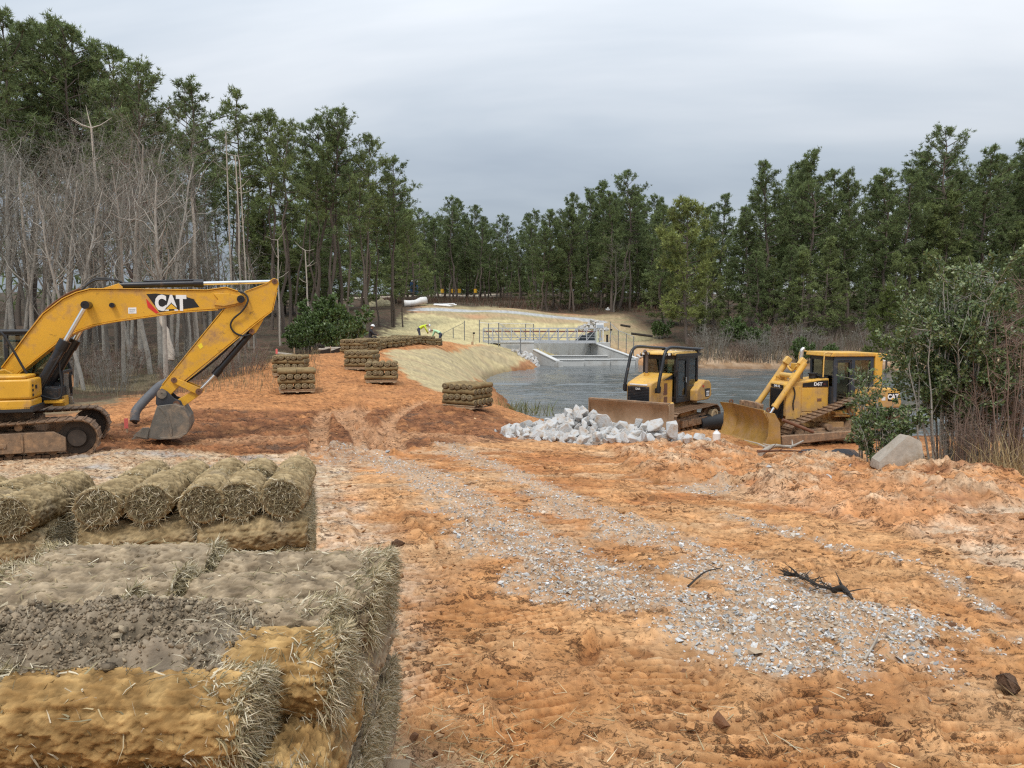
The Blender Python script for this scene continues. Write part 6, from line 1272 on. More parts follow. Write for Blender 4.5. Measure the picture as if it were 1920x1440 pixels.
def fpost(px, Y, pb): return (wx(px, Y), Y, zat(pb, Y))
chain_fence('chain link fence sloping down the back of the dam, left of the footbridge', [fpost(871, 80, 643), fpost(850, 82.5, 652), fpost(831, 85, 661), fpost(818, 87, 668)], [2.3, 2.1, 2.1, 2.1])
chain_fence('chain link fence with a gate between tall posts at the left bridge end', [fpost(899, 79.4, 643), fpost(916, 79.3, 643), fpost(935, 79.2, 644), fpost(976, 76.6, 674)], [2.35, 2.0, 2.1, 2.1])
chain_fence('short fence panel behind the middle of the footbridge', [fpost(935, 84, 640), fpost(985, 84, 640), fpost(1000, 84, 640)], [1.9, 1.9, 1.9])
chain_fence('chain link fence running down the right bank to the water', [fpost(1116, 83.5, 642), fpost(1144, 83, 643), fpost(1159, 82, 648), fpost(1174, 80.8, 657), fpost(1188, 79.5, 669)], [2.1, 2.25, 1.6, 1.75, 2.1], gaps=(0,))
def control_box():
    x, y, z = fpost(1124, 82.9, 641); t = thing('control_cabinet', 'white control cabinet on a leg frame at the right end of the footbridge', 'cabinet', (x, y, z))
    obj('cabinet', MB().b2(-.42, .42, -.2, .2, 1.45, 2.0), M['white'], t, bevel=.02); obj('door', MB().b2(-.36, .36, -.225, -.201, 1.50, 1.80), mat('pale_grey_panel', (.42, .46, .5), .4), t)
    for dx in (-.36, .0, .36): obj('leg', MB().b2(dx - .05, dx + .05, -.06, .06, -.3, 1.447), M['white'], t)
    obj('drum', MB().cyl((-.38, -.4, -.2), (-.38, -.4, 1.1), .22, 14), mat('pale_yellow_plastic', (.66, .66, .45), .6), t, auto=40); obj('gauge_pipe', MB().cyl((.05, -.3, .2), (.05, -.3, 1.2), .10, 10).cyl((.05, -.45, .3), (.05, -.15, .3), .2, 12), M['galv'], t, auto=40)
    b = thing('bollard', 'black post beside the white control cabinet', 'post', (x + .75, y - .5, z)); obj('post', MB().cyl((0, 0, -.3), (0, 0, .72), .11, 12), M['rubber'], b, auto=40); obj('cap', MB().cyl((0, 0, .721), (0, 0, .78), .14, 12), M['rubber'], b, auto=40)
    s = thing('survey_tripod', 'thin tripod with a small head standing by the right fence', 'tripod', (x + 1.2, y - .3, z + .1))
    for a in (0, 2.1, 4.2): obj('leg', MB().cyl((.45 * math.cos(a), .45 * math.sin(a), -.1), (0, 0, 1.1), .02, 6), M['galv'], s)
    obj('head', MB().box((0, 0, 1.2), (.22, .16, .18)), M['rubber'], s, bevel=.02)
control_box()
# rip-rap down both abutments and a far heap
pile(1.6, 76.6, 3.0, .9, .15, -1.1, 55, .18, .36, 'rip-rap rocks on the left abutment', lambda u, v, r, s: 'pale rip-rap rock on the slope under the left bridge abutment', seed=5)
pile(14.6, 79.0, 2.6, 1.6, .2, -.5, 45, .16, .3, 'rip-rap rocks on the right bank', lambda u, v, r, s: 'pale rip-rap rock at the waterline behind the roll bar bulldozer', seed=6)
pile(10.0, 97, 2.0, 1.4, 1.0, 0, 46, .20, .40, 'pale rocks heaped beyond the footbridge', lambda u, v, r, s: 'pale rock in the far heap just beyond the right bridge end', seed=7)

# ------------------------------------------------------------------ far clearing
def far_items():
    x, y = wx(778, 128), 128; t = thing('portable_toilet', 'blue portable toilet with white roof among the far pines', 'toilet', (x, y, zat(553, y)))
    bl = mat('blue_plastic', (.03, .12, .30), .5, var=.1, vscale=3); obj('cabin', MB().b2(-.6, .6, -.6, .6, 0, 2.15), bl, t, bevel=.03); obj('door', MB().b2(-.42, .42, -.64, -.602, .1, 2.0), mat('dark_blue_plastic', (.025, .09, .24), .5), t, bevel=.01); obj('roof', MB().prism([(-.65, 2.152), (.65, 2.152), (.5, 2.38), (-.5, 2.38)], -.65, .65), M['white'], t, bevel=.02)
    p = thing('white_pipe', 'fat white corrugated pipe section lying at the field edge', 'pipe', (wx(780, 112), 112, zat(575, 112)))
    pm = MB().tube([(-1.6, -.6, .40), (-.9, -.35, .42), (0, 0, .55), (.8, .4, .85), (1.5, .7, .95)], [.55, .48, .42, .55, .50], 16); obj('wall', pm, M['white_dirty'], p, smooth=True); obj('mouth', MB().cyl((-1.615, -.605, .40), (-1.61, -.603, .40), .42, 16), M['rubber'], p)
    q = thing('white_pipe_bundle', 'bundle of thin white pipes fanned out on the far slope', 'pipes', (wx(835, 112), 112, zat(576, 112)))
    for i in range(9): obj('pipe', MB().cyl((-1.6 + .05 * i, -.3 + .1 * i, .35 + .03 * (i % 3)), (.9 + .12 * i - (i % 3) * .4, -1.0 + .28 * i, .15 + .10 * (i % 4)), .11, 8), M['white'], q, auto=40)
    for k, (px, h) in enumerate(((700, .8), (716, 1.25), (727, 1.0))):
        x = wx(px, 114); tt = MB(); n = 9; rs = np.random.RandomState(40 + k); rings = []
        for z, f in ((0, 1), (.35, .85), (.7, .5), (1, .12)): rings.append([(1.15 * f * math.cos(6.283 * i / n) * rs.uniform(.8, 1.2), .8 * f * math.sin(6.283 * i / n) * rs.uniform(.8, 1.2), z * h) for i in range(n)])
        tg_ = obj('tarp_heap', tt.loft(rings), mat('tan_tarp', (.42, .36, .22), .9, var=.2, vscale=2), None, auto=30); tg_.location = (x, 114, zat(575, 114)); tag(tg_, ['low left tan tarp heap at the far clearing edge', 'peaked tan tarp heap, middle of three', 'tan tarp heap nearest the white pipe'][k], 'tarp', 'tan tarps at the clearing edge')
    b = thing('black_crate', 'small black box lying beside the grey path in the far field', 'crate', (wx(896, 112), 112, zat(585, 112))); obj('body', MB().b2(-.5, .5, -.3, .3, 0, .38), M['rubber'], b, bevel=.03); obj('lid', MB().b2(-.52, .52, -.32, .32, .381, .43), M['blackmatt'], b, bevel=.01)
    for k, (px, py) in enumerate(((830, 542), (850, 541), (862, 541), (892, 541))):
        Y_ = 150; y_ = thing('yellow_barrel', ['yellow barrel showing between the far trunks, leftmost', 'yellow barrel between far trunks, next to the leftmost', 'yellow barrel between far trunks, third along', 'lone bright yellow barrel far right between trunks'][k], 'barrel', (wx(px, Y_), Y_, zat(549, Y_)), 0, 'yellow barrels in the far woods'); obj('drum', MB().cyl((0, 0, 0), (0, 0, .75), .33, 14), M['decal_yellow'], y_, auto=40); obj('lid', MB().cyl((0, 0, .751), (0, 0, .79), .30, 14), M['rubber'], y_, auto=40)
    s = thing('marker_sign', 'small white marker on a stake at the far wood edge', 'marker', (wx(1141, 118), 118, zat(586, 118))); obj('stake', MB().b2(-.03, .03, -.03, .03, -.2, .9), M['wood'], s); obj('board', MB().b2(-.5, .3, -.05, -.031, .35, .6).b2(-.3, -.05, -.05, -.032, .601, .8), M['white'], s)
    for k, (a, b_, Y_) in enumerate((((1163, 611), (1180, 614), 95), ((1183, 627), (1222, 632), 88))):
        lg = obj('fallen_pole', MB().tube([(wx(a[0], Y_), Y_, zat(a[1], Y_) + .1), (wx(b_[0], Y_), Y_ - .5, zat(b_[1], Y_) + .1)], .14, 7), M['char'], None, auto=40); tag(lg, ['short dark log on the straw bank right of the far heap', 'long dark pole lying on the straw bank beside the lone pine'][k], 'log')
far_items()

def dam_items():
    # silt fence, logs, marker stakes and the grey drain hose on the left
    P = [at(552, 663, 40), at(585, 656, 43), at(620, 652, 46), at(645, 651, 48)]; m = MB()
    for a, b in zip(P[:-1], P[1:]):
        za, zb = ground_h(a[0], a[1]) - .05, ground_h(b[0], b[1]) - .05; m.add([(a[0], a[1], za), (b[0], b[1], zb), (b[0], b[1], zb + .42), (a[0], a[1], za + .25), (a[0], a[1] + .03, za), (b[0], b[1] + .03, zb), (b[0], b[1] + .03, zb + .42), (a[0], a[1] + .03, za + .25)], [(0, 1, 2, 3), (7, 6, 5, 4), (3, 2, 6, 7), (0, 4, 5, 1)])
    t = thing('silt_fence', 'low black silt fence along the left shoulder of the dam', 'silt fence', (0, 0, 0)); obj('fabric', m, M['rubber'], t)
    for p in P: obj('stake', MB().b2(p[0] - .02, p[0] + .02, p[1] - .05, p[1] - .01, ground_h(p[0], p[1]) - .1, ground_h(p[0], p[1]) + .5), M['wood'], t)
    for k, (a, b, Y_) in enumerate((((598, 638), (634, 651), 50), ((610, 636), (648, 644), 51), ((520, 668), (560, 664), 44))):
        l = obj('log', MB().tube([(wx(a[0], Y_), Y_, ground_h(wx(a[0], Y_), Y_) + .35), (wx(b[0], Y_), Y_ - .4, ground_h(wx(b[0], Y_), Y_) + .12)], [.09, .12], 8), M['greywood'], None, auto=40); tag(l, ['pale stripped log slanting down behind the silt fence', 'upper pale log beside the turf row', 'short pale log on the grass left of the silt fence'][k], 'log')
    h = thing('drain_hose', 'grey corrugated drain hose lying behind the excavator bucket', 'hose', (0, 0, 0)); Y_ = ground_at(246, 800)[1] + .35; pth = [(wx(px, Y_ + d), Y_ + d, zat(py, Y_ + d)) for px, py, d in ((247, 790, -.3), (250, 772, -.2), (262, 757, 0), (280, 739, .3), (297, 724, .6), (312, 716, .9))]
    Q = [tuple(p) for p in cr(pth, 10)]; hm = MB().tube(Q, [.115 + .012 * (i % 2) for i in range(len(Q))], 12); obj('tube', hm, mat('grey_hose', (.10, .10, .105), .6, var=.2, vscale=4, dirt=DUST, dirt_amt=.2), h, smooth=True); obj('mouth', MB().cyl(Q[0], tuple(np.array(Q[0]) + [-.01, -.02, -.02]), .09, 12), M['rubber'], h)
    for k, (px, py, Y_) in enumerate(((232, 796, 19.6), (519, 668, 39))):
        x = wx(px, Y_); z = ground_h(x, Y_); s = thing('marker_stake', ['pink topped survey stake left of the drain hose', 'small pink flagged stake by the silt fence end'][k], 'stake', (x, Y_, z)); obj('stake', MB().b2(-.02, .02, -.02, .02, -.1, .34 + .3 * k), M['wood'], s); obj('ribbon', MB().b2(-.05, .05, -.03, -.021, .08 + .3 * k, .34 + .28 * k), mat('pink_ribbon', (.75, .16, .14), .6), s)
    # roll of pipe and jug between the dozers
    p = thing('black_pipe', 'fat black pipe lying between the two bulldozers', 'pipe', (7.9, 29.6, ground_h(7.9, 29.6) + .32)); obj('wall', MB().ring((0, 0, 0), (.8, .6, 0), .26, .34, 2.4, 20), M['rubber'], p, auto=40); obj('collar', MB().ring((-.96, -.72, 0), (.8, .6, 0), .345, .38, .12, 20), M['rubber'], p, auto=40)
    j = thing('white_jug', 'small white jug on the ground left of the big blade', 'jug', (wx(1347, 25.4), 25.4, ground_h(wx(1347, 25.4), 25.4))); obj('body', MB().tube([(0, 0, 0), (0, 0, .24), (0, 0, .32)], [.13, .13, .06], 14), M['white_dirty'], j, auto=40); obj('cap', MB().cyl((0, 0, .321), (0, 0, .36), .04, 10), M['white'], j)
    # litter near the big dozer
    f = obj('filter_cloth', MB().loft([[(math.cos(a) * r * .8 + .05 * math.sin(5 * a), math.sin(a) * r * .35, z + .05 * math.sin(3 * a)) for a in np.linspace(0, 6.28, 17)[:-1]] for r, z in ((1, 0), (.8, .14), (.45, .17), (.1, .10))]), mat('black_cloth', (.04, .04, .045), .85, var=.3, vscale=5, dirt=DUST, dirt_amt=.2), None, auto=30); x, y, _ = at(1552, 848, 17); f.location = (x, y, ground_h(x, y)); tag(f, 'crumpled black filter cloth on the ground before the big bulldozer', 'cloth')
    x, y, _ = at(1580, 845, 17); w = obj('white_pipe_piece', MB().cyl((-.17, 0, 0), (.17, .03, .02), .03, 10), M['white'], None, auto=40); w.location = (x, y, ground_h(x, y) + .08); tag(w, 'short white pipe piece on the ground left of the bush', 'pipe')
    def branch(name, lab, pts, r, m_=M['char'], twigs=5, seed=0):
        t = thing(name, lab, 'branch', (0, 0, 0)); rs = np.random.RandomState(seed); Q = cr(pts, 5); obj('stem', MB().tube([tuple(q) for q in Q], [r * (1 - .7 * i / len(Q)) for i in range(len(Q))], 7), m_, t, auto=60)
        tw = MB()
        for _ in range(twigs):
            q = Q[rs.randint(1, len(Q))]; d = rs.normal(0, 1, 3) * [1, 1, .5]; d /= np.linalg.norm(d); d[2] = abs(d[2]) * .6; l = rs.uniform(4, 15) * r; tw.tube([tuple(q), tuple(q + d * l * .5 + rs.normal(0, r * .4, 3)), tuple(q + d * l)], [r * .4, r * .28, r * .1], 5)
        tag(obj('twigs', tw, m_, t, auto=60), kind='stuff'); return t
    def gpt(px, py, dz=.03): x, y = ground_at(px, py); return np.array([x, y, ground_h(x, y) + dz])
    branch('branch', 'charred branch with dark twigs lying on the gravel of the road', [gpt(1470, 1105, .05), gpt(1500, 1115, .06), gpt(1540, 1130, .04), gpt(1585, 1150, .02)], .014, twigs=60, seed=1)
    branch('branch', 'short charred stick end right of the burnt branch', [gpt(1562, 1140, .05), gpt(1580, 1150, .05), gpt(1597, 1160, .03)], .024, twigs=3, seed=2)
    branch('branch', 'thin forked twig on the gravel left of the burnt branch', [gpt(1290, 1112, .02), gpt(1320, 1098, .05), gpt(1352, 1085, .03)], .009, twigs=4, seed=3)
    branch('branch', 'dark broken limb lying in front of the big bulldozer blade', [gpt(1425, 868, .10), gpt(1450, 862, .22), gpt(1480, 858, .22), gpt(1505, 850, .30)], .06, M['greywood'], 6, 4)
    branch('branch', 'long thin brown branch lying on spoil below the filter cloth', [gpt(1420, 872, .08), gpt(1470, 866, .10), gpt(1530, 856, .10)], .03, M['rust'], 4, 5)
    branch('branch', 'dry straw coloured stalk tuft at right on the road', [gpt(1855, 1205, .02), gpt(1868, 1225, .08)], .006, M['wood'], 9, 6)
    branch('branch', 'pale twig sticking out of the gravel near the road middle', [gpt(1620, 1250, .0), gpt(1640, 1235, .05), gpt(1650, 1222, .10)], .008, M['greywood'], 2, 7)
    cl = rock_mesh('dirt_clod', 971, mat('wet_clod', (.16, .085, .045), .95, var=.4, vscale=14, bump=.012, bscale=40), 16, 3, .10); p = gpt(1893, 1300, .04); o = put('dirt_clod', cl, None, tuple(p), (.3, .2, .5)); o.scale = (.075, .065, .06); tag(o, 'dark brown dirt clod at the right edge of the road', 'clod')
    p = gpt(745, 1027, .02); o = put('dirt_clod', cl, None, tuple(p), (1.3, .2, .5)); o.scale = (.085, .05, .035); tag(o, 'flat dark clod on the road right of the second turf stack', 'clod')
dam_items()

# ------------------------------------------------------------------ people
def person(label, loc, rotz, joints, top, legs, hat, skin=(.30, .17, .11)):
    """one continuous skinned body; hard hat as a child"""
    J = joints; names = list(J); idx = {n: i for i, n in enumerate(names)}
    E = [('pelvis', 'chest'), ('chest', 'neck'), ('neck', 'head'), ('head', 'crown')]
    for s in 'lr': E += [('pelvis', 'hip' + s), ('hip' + s, 'knee' + s), ('knee' + s, 'ankle' + s), ('ankle' + s, 'toe' + s), ('chest', 'sho' + s), ('sho' + s, 'elb' + s), ('elb' + s, 'wri' + s), ('wri' + s, 'han' + s)]
    R = dict(pelvis=.16, chest=.175, neck=.065, head=.095, crown=.085); [R.update({'hip' + s: .11, 'knee' + s: .075, 'ankle' + s: .055, 'toe' + s: .045, 'sho' + s: .075, 'elb' + s: .052, 'wri' + s: .038, 'han' + s: .042}) for s in 'lr']
    me = bpy.data.meshes.new('person'); me.from_pydata([J[n] for n in names], [(idx[a], idx[b]) for a, b in E], []); o = put('person', me, None, loc, (0, 0, rotz))
    o.modifiers.new('skin', 'SKIN'); sd = o.modifiers.new('sub', 'SUBSURF'); sd.levels = sd.render_levels = 2
    for n, v in zip(names, me.skin_vertices[0].data): v.radius = (R[n], R[n] * (.8 if n in ('chest', 'pelvis') else 1)); v.use_root = n == 'pelvis'
    dg = bpy.context.evaluated_depsgraph_get(); m2 = bpy.data.meshes.new_from_object(o.evaluated_get(dg)); o.modifiers.clear(); o.data = m2; m2.name = 'person'
    for m_ in (top, legs, mat('skin', skin, .6), M['rubber']): m2.materials.append(m_)
    P = {n: Vector(J[n]) for n in names}
    def near(c):
        best = min(((c - P[a] - (P[b] - P[a]) * max(0, min(1, (c - P[a]).dot(P[b] - P[a]) / max(1e-6, (P[b] - P[a]).length_squared)))).length, a, b) for a, b in E); return best[1], best[2]
    for p in m2.polygons:
        a, b = near(p.center); p.use_smooth = True
        p.material_index = 3 if b.startswith('toe') else 1 if (b.startswith(('knee', 'ankle', 'hip'))) else 2 if b in ('head', 'crown') or b.startswith('han') else 0
    tag(o, label, 'person')
    hm = MB(); c = P['crown']; d = (P['crown'] - P['head']).normalized(); u = d.orthogonal().normalized(); w = d.cross(u); rings = []
    for k in range(6):
        a = k / 5 * math.pi / 2; rings.append([c - d * .02 + d * .13 * math.sin(a) + (u * math.cos(q) + w * math.sin(q)) * max(.01, .135 * math.cos(a)) for q in np.linspace(0, 6.283, 17)[:-1]])
    hm.loft(rings); hm.ring(c - d * .02, d, .10, .165, .015, 16); obj('hard_hat', hm, hat, o, auto=60); return o
def pose_bend(b=1.0):   # bent over from the hips, arms reaching down
    return {'pelvis': (0, 0, .92), 'chest': (.42 * b, 0, 1.16), 'neck': (.58 * b, 0, 1.20), 'head': (.70 * b, 0, 1.17), 'crown': (.80 * b, 0, 1.15), 'hipl': (0, .10, .88), 'kneel': (.10, .12, .48), 'anklel': (.0, .13, .08), 'toel': (.17, .14, .04), 'hipr': (0, -.10, .88), 'kneer': (.08, -.12, .48), 'ankler': (-.08, -.13, .08), 'toer': (.09, -.14, .04),
            'shol': (.46 * b, .20, 1.14), 'elbl': (.55 * b, .24, .86), 'wril': (.66 * b, .16, .64), 'hanl': (.70 * b, .14, .55), 'shor': (.46 * b, -.20, 1.14), 'elbr': (.58 * b, -.24, .88), 'wrir': (.70 * b, -.16, .66), 'hanr': (.75 * b, -.14, .57)}
def pose_sit():
    return {'pelvis': (0, 0, .45), 'chest': (.10, 0, .90), 'neck': (.16, 0, 1.12), 'head': (.22, 0, 1.24), 'crown': (.24, 0, 1.34), 'hipl': (.02, .11, .45), 'kneel': (.45, .14, .62), 'anklel': (.55, .14, .10), 'toel': (.72, .15, .05), 'hipr': (.02, -.11, .45), 'kneer': (.48, -.12, .55), 'ankler': (.62, -.13, .09), 'toer': (.80, -.13, .05),
            'shol': (.10, .21, 1.0), 'elbl': (.26, .27, .78), 'wril': (.48, .18, .72), 'hanl': (.57, .15, .70), 'shor': (.10, -.21, 1.0), 'elbr': (.28, -.27, .78), 'wrir': (.50, -.18, .72), 'hanr': (.60, -.15, .70)}
dk = mat('dark_clothes', (.02, .02, .024), .9, var=.2, vscale=6); hv = mat('yellow_safety_vest', (.62, .75, .04), .7, var=.06, vscale=6); hg = mat('pale_green_vest', (.45, .68, .40), .7, var=.06, vscale=6); jn = mat('work_trousers', (.05, .06, .09), .9, var=.2, vscale=6)
x = wx(693, 52); person('person in dark clothes and white hard hat crouching behind the turf row', (x, 52, ground_h(x, 52) + .05), rad(15), pose_sit(), dk, dk, M['white'])
x = wx(795, 58.5); person('person in bright yellow safety vest bending over the turf row', (x - .4, 58.5, ground_h(x, 58.5) + .10), rad(5), pose_bend(), hv, jn, M['white'])
x = wx(818, 58.0); person('person in pale green vest bending at the far end of the turf row', (x + .35, 58.0, ground_h(x, 58) + .02), rad(175), pose_bend(), hg, jn, M['white'])
x = wx(886, 74); sv = thing('shovel', 'shovel standing upright in the dirt left of the tall gate post', 'shovel', (x, 74, ground_h(x, 74))); obj('shaft', MB().cyl((0, 0, .0), (.12, 0, 1.05), .035, 8), M['wood'], sv); obj('grip', MB().box((.135, 0, 1.12), (.2, .05, .18)), M['rubber'], sv, bevel=.02); obj('blade', MB().prism([(-.16, -.2), (.12, -.2), (.10, .30), (-.12, .30)], -.02, .02), M['wood'], sv)

# ------------------------------------------------------------------ trees and shrubs
M['bark_pine'] = mat('pine_bark', (.15, .115, .09), .95, var=.3, vscale=5, col2=(.10, .08, .065), bump=.02, bscale=9)
M['bark_dark'] = mat('dark_bark', (.17, .15, .125), .95, var=.3, vscale=4, bump=.012, bscale=12)
M['bark_grey'] = mat('grey_bark', (.35, .325, .28), .95, var=.3, vscale=4, bump=.012, bscale=12)
M['bark_pale'] = mat('pale_dead_wood', (.46, .40, .33), .9, var=.2, vscale=3)
M['twig_grey'] = mat('grey_twigs', (.215, .20, .165), .95, var=.15, vscale=.6)
M['twig_red'] = mat('red_budding_twigs', (.22, .07, .075), .95, var=.2, vscale=.8)
M['twig_brown'] = mat('brown_twigs', (.21, .145, .11), .95, var=.2, vscale=1.2)
M['needles'] = mat('pine_needles', (.05, .08, .03), .65, attr=True, spec=.3, trans=.3)
M['leaves'] = mat('evergreen_leaves', (.07, .11, .04), .42, attr=True, spec=.5, trans=.18)

def rot_about(v, k, a): return v * math.cos(a) + np.cross(k, v) * math.sin(a) + k * (k @ v) * (1 - math.cos(a))
class TubeSet:
    def __init__(s): s.V = []; s.F = []; s.n = 0
    def tube(s, P, R, n):
        P = np.asarray(P, float); m = len(P); T = np.gradient(P, axis=0); T /= np.linalg.norm(T, axis=1)[:, None] + 1e-9
        up = np.array([0, 0, 1.0]) if abs(T[0][2]) < .9 else np.array([1.0, 0, 0]); U = np.cross(T, up); U /= np.linalg.norm(U, axis=1)[:, None] + 1e-9; W_ = np.cross(T, U)
        a = np.linspace(0, 2 * math.pi, n, endpoint=False); R = np.broadcast_to(np.asarray(R, float), (m,))
        V = P[:, None] + (U[:, None] * np.cos(a)[None, :, None] + W_[:, None] * np.sin(a)[None, :, None]) * R[:, None, None]; s.V.append(V.reshape(-1, 3))
        i = np.arange(m - 1)[:, None] * n; j = np.arange(n)[None]; j2 = (j + 1) % n; s.F.append(np.stack([i + j, i + j2, i + n + j2, i + n + j], -1).reshape(-1, 4) + s.n); s.n += m * n
    def strip(s, A, B, w, side):   # thin tapering twig
        s.V.append(np.array([A - side * w, A + side * w, B + side * w * .3, B - side * w * .3])); s.F.append(np.array([[0, 1, 2, 3]]) + s.n); s.n += 4
    def mesh(s, name, m): return npmesh(name, np.concatenate(s.V), np.concatenate(s.F), m, None, True)

def tufts_mesh(name, C, D, size, nb, rs, base, m, wid=.16, var=.35, spread=.75):
    """bunches of needles: nb slim triangles fanning out from each tuft centre"""
    n = len(C); C = np.repeat(C, nb, 0); D = np.repeat(D, nb, 0); d = D + rs.normal(0, spread, D.shape); d /= np.linalg.norm(d, axis=1)[:, None] + 1e-9
    L = (size * np.repeat(rs.uniform(.7, 1.3, n), nb) * rs.uniform(.6, 1.15, n * nb))[:, None]; side = np.cross(d, rs.normal(size=d.shape)); side /= np.linalg.norm(side, axis=1)[:, None] + 1e-9
    w = L * wid * .5; A = C - d * L * .1; V = np.stack([A + d * L * .35 - side * w, A + d * L, A + d * L * .35 + side * w, A], 1).reshape(-1, 3)
    b = np.arange(n * nb)[:, None] * 4; F = b + np.array([[0, 1, 2, 3]])[:, ::-1]
    base = np.asarray(base, float)
    if base.ndim == 1: base = np.broadcast_to(base, (n, 3))
    c = np.repeat(base * rs.uniform(1 - var, 1 + var, (n, 1)), nb, 0) * rs.uniform(.85, 1.15, (n * nb, 1))
    return npmesh(name, V, F, m, np.repeat(np.clip(c, 0, 1), 4, 0), False)

def make_pine(name, label, group, seed, H, start, width, nbr, col, dens=1.0, r0=.2, dead=8, tuft=.50, low_slope=.05, shape='round'):
    rs = np.random.RandomState(seed); ts = TubeSet(); k = 12; zz = np.linspace(0, 1, k); bend = np.cumsum(rs.normal(0, .012, (k, 2)), 0) * H; P = np.stack([bend[:, 0], bend[:, 1], zz * H - .3 * (zz == 0)], 1)
    ts.tube(P, r0 * (1 - zz * .86) * (1 + .25 * np.exp(-zz * 30)), 8)
    def tr(t): return np.array([np.interp(t, zz, P[:, 0]), np.interp(t, zz, P[:, 1]), t * H])
    TC, TD = [], []
    for i in range(nbr):
        f = ((i + rs.uniform(0, 1)) / nbr); t = start + (1 - start) * f
        prof = (math.sin(math.pi * min(1, .16 + .84 * f)) ** .6 if shape == 'round' else (1 - f) ** .75 + .08) * rs.uniform(.55, 1.15)
        L = max(.35, width * prof); az = i * 2.4 + rs.uniform(-.6, .6); el = low_slope + .75 * f ** 1.5 + rs.uniform(-.15, .2)
        d0 = np.array([math.cos(az) * math.cos(el), math.sin(az) * math.cos(el), math.sin(el)]); o = tr(t); n = 5; Q = [o]; d = d0.copy()
        for q in range(n): d = d + np.array([0, 0, .07]) + rs.normal(0, .10, 3); d /= np.linalg.norm(d); Q.append(Q[-1] + d * L / n)
        Q = np.array(Q); ts.tube(Q, np.linspace(.022 + .014 * L, .010, n + 1), 4)
        nsub = int((4.5 + 3.6 * L) * dens)
        for s_ in range(nsub):
            u = rs.uniform(.28, 1) ** .8; p = np.array([np.interp(u * n, range(n + 1), Q[:, a]) for a in range(3)]); dd = d + rs.normal(0, .75, 3) + np.array([0, 0, .25]); dd /= np.linalg.norm(dd); l = rs.uniform(.25, .75) * (.4 + .28 * L)
            e = p + dd * l; ts.tube([p, e], [.012, .006], 3)
            for q in range(rs.randint(2, 5)): TC.append(p + dd * l * rs.uniform(.35, 1.05) + rs.normal(0, .13, 3)); TD.append(dd + np.array([0, 0, .5]))
    for i in range(dead):
        t = rs.uniform(max(.12, start * .45), max(.2, start)); az = rs.uniform(0, 6.28); L = rs.uniform(.5, 1.6); o = tr(t); ts.tube([o, o + np.array([math.cos(az), math.sin(az), rs.uniform(-.1, .35)]) * L * .6, o + np.array([math.cos(az + .2), math.sin(az + .2), rs.uniform(-.2, .3)]) * L], [.03, .02, .008], 3)
    t_ = thing(name, label, 'pine tree', (0, 0, -500), 0, group); t_.location.z = 0
    tr_ = put('trunk', ts.mesh('trunk', M['bark_pine']), t_)
    TC, TD = np.array(TC), np.array(TD); TD /= np.linalg.norm(TD, axis=1)[:, None]
    hue = np.array(col) * (1 + .18 * np.sin(TC[:, 2:3] * 1.7 + seed)); crown = put('crown', tufts_mesh('crown', TC, TD, tuft * .74, 10, rs, hue, M['needles'], .13), t_)
    t_['H'] = H; return t_

def make_bare(name, label, group, seed, H, spread=.5, mt='bark_grey', tw='twig_grey', twigs=1.0, r0=.11, straight=.8):
    rs = np.random.RandomState(seed); ts = TubeSet(); tq = TubeSet()
    def grow(o, d, L, r, lev):
        n = (8, 6, 4, 3)[lev]; Q = [o]; dd = d.copy()
        for q in range(n): dd = dd + rs.normal(0, (.07, .22, .30, .32)[lev], 3) + np.array([0, 0, (.05, .10, .03, 0)[lev]]); dd /= np.linalg.norm(dd); Q.append(Q[-1] + dd * L / n)
        Q = np.array(Q); R = np.linspace(r, r * (.35 if lev else .25), n + 1); (ts if lev < 2 else tq).tube(Q, R, 7 if lev == 0 else 4 if lev == 1 else 3)
        if lev < 3:
            m = [int(8 + H * .62), 5, 4][lev]
            for i in range(m):
                u = rs.uniform(.30 if lev == 0 else .2, 1.0); p = np.array([np.interp(u * n, range(n + 1), Q[:, a]) for a in range(3)]); az = rs.normal(size=3); az -= dd * (az @ dd); az /= np.linalg.norm(az) + 1e-9
                nd = dd * rs.uniform(.35, .9) + az * rs.uniform(.6, 1.2) * spread * 1.9 + np.array([0, 0, (.22, .08, .0)[lev]]); nd /= np.linalg.norm(nd); grow(p, nd, L * rs.uniform(.22, .42) * (1.15 - .5 * u) if lev == 0 else L * rs.uniform(.35, .6), max(.006, r * (1 - .7 * u) * rs.uniform(.3, .5)), lev + 1)
        else:
            for i in range(int(2 * twigs)):
                p = Q[rs.randint(1, len(Q))]; v = dd + rs.normal(0, .6, 3); v /= np.linalg.norm(v); sd = np.cross(v, rs.normal(size=3)); sd /= np.linalg.norm(sd) + 1e-9; tq.strip(p, p + v * rs.uniform(.15, .45), .006, sd)
    grow(np.array([0, 0, -.2]), np.array([rs.normal(0, .05), rs.normal(0, .05), 1.0]), H * straight, r0, 0)
    t = thing(name, label, 'bare tree', (0, 0, 0), 0, group); put('trunk', ts.mesh('trunk', M[mt]), t); put('twigs', tq.mesh('twigs', M[tw]), t); t['H'] = H; return t

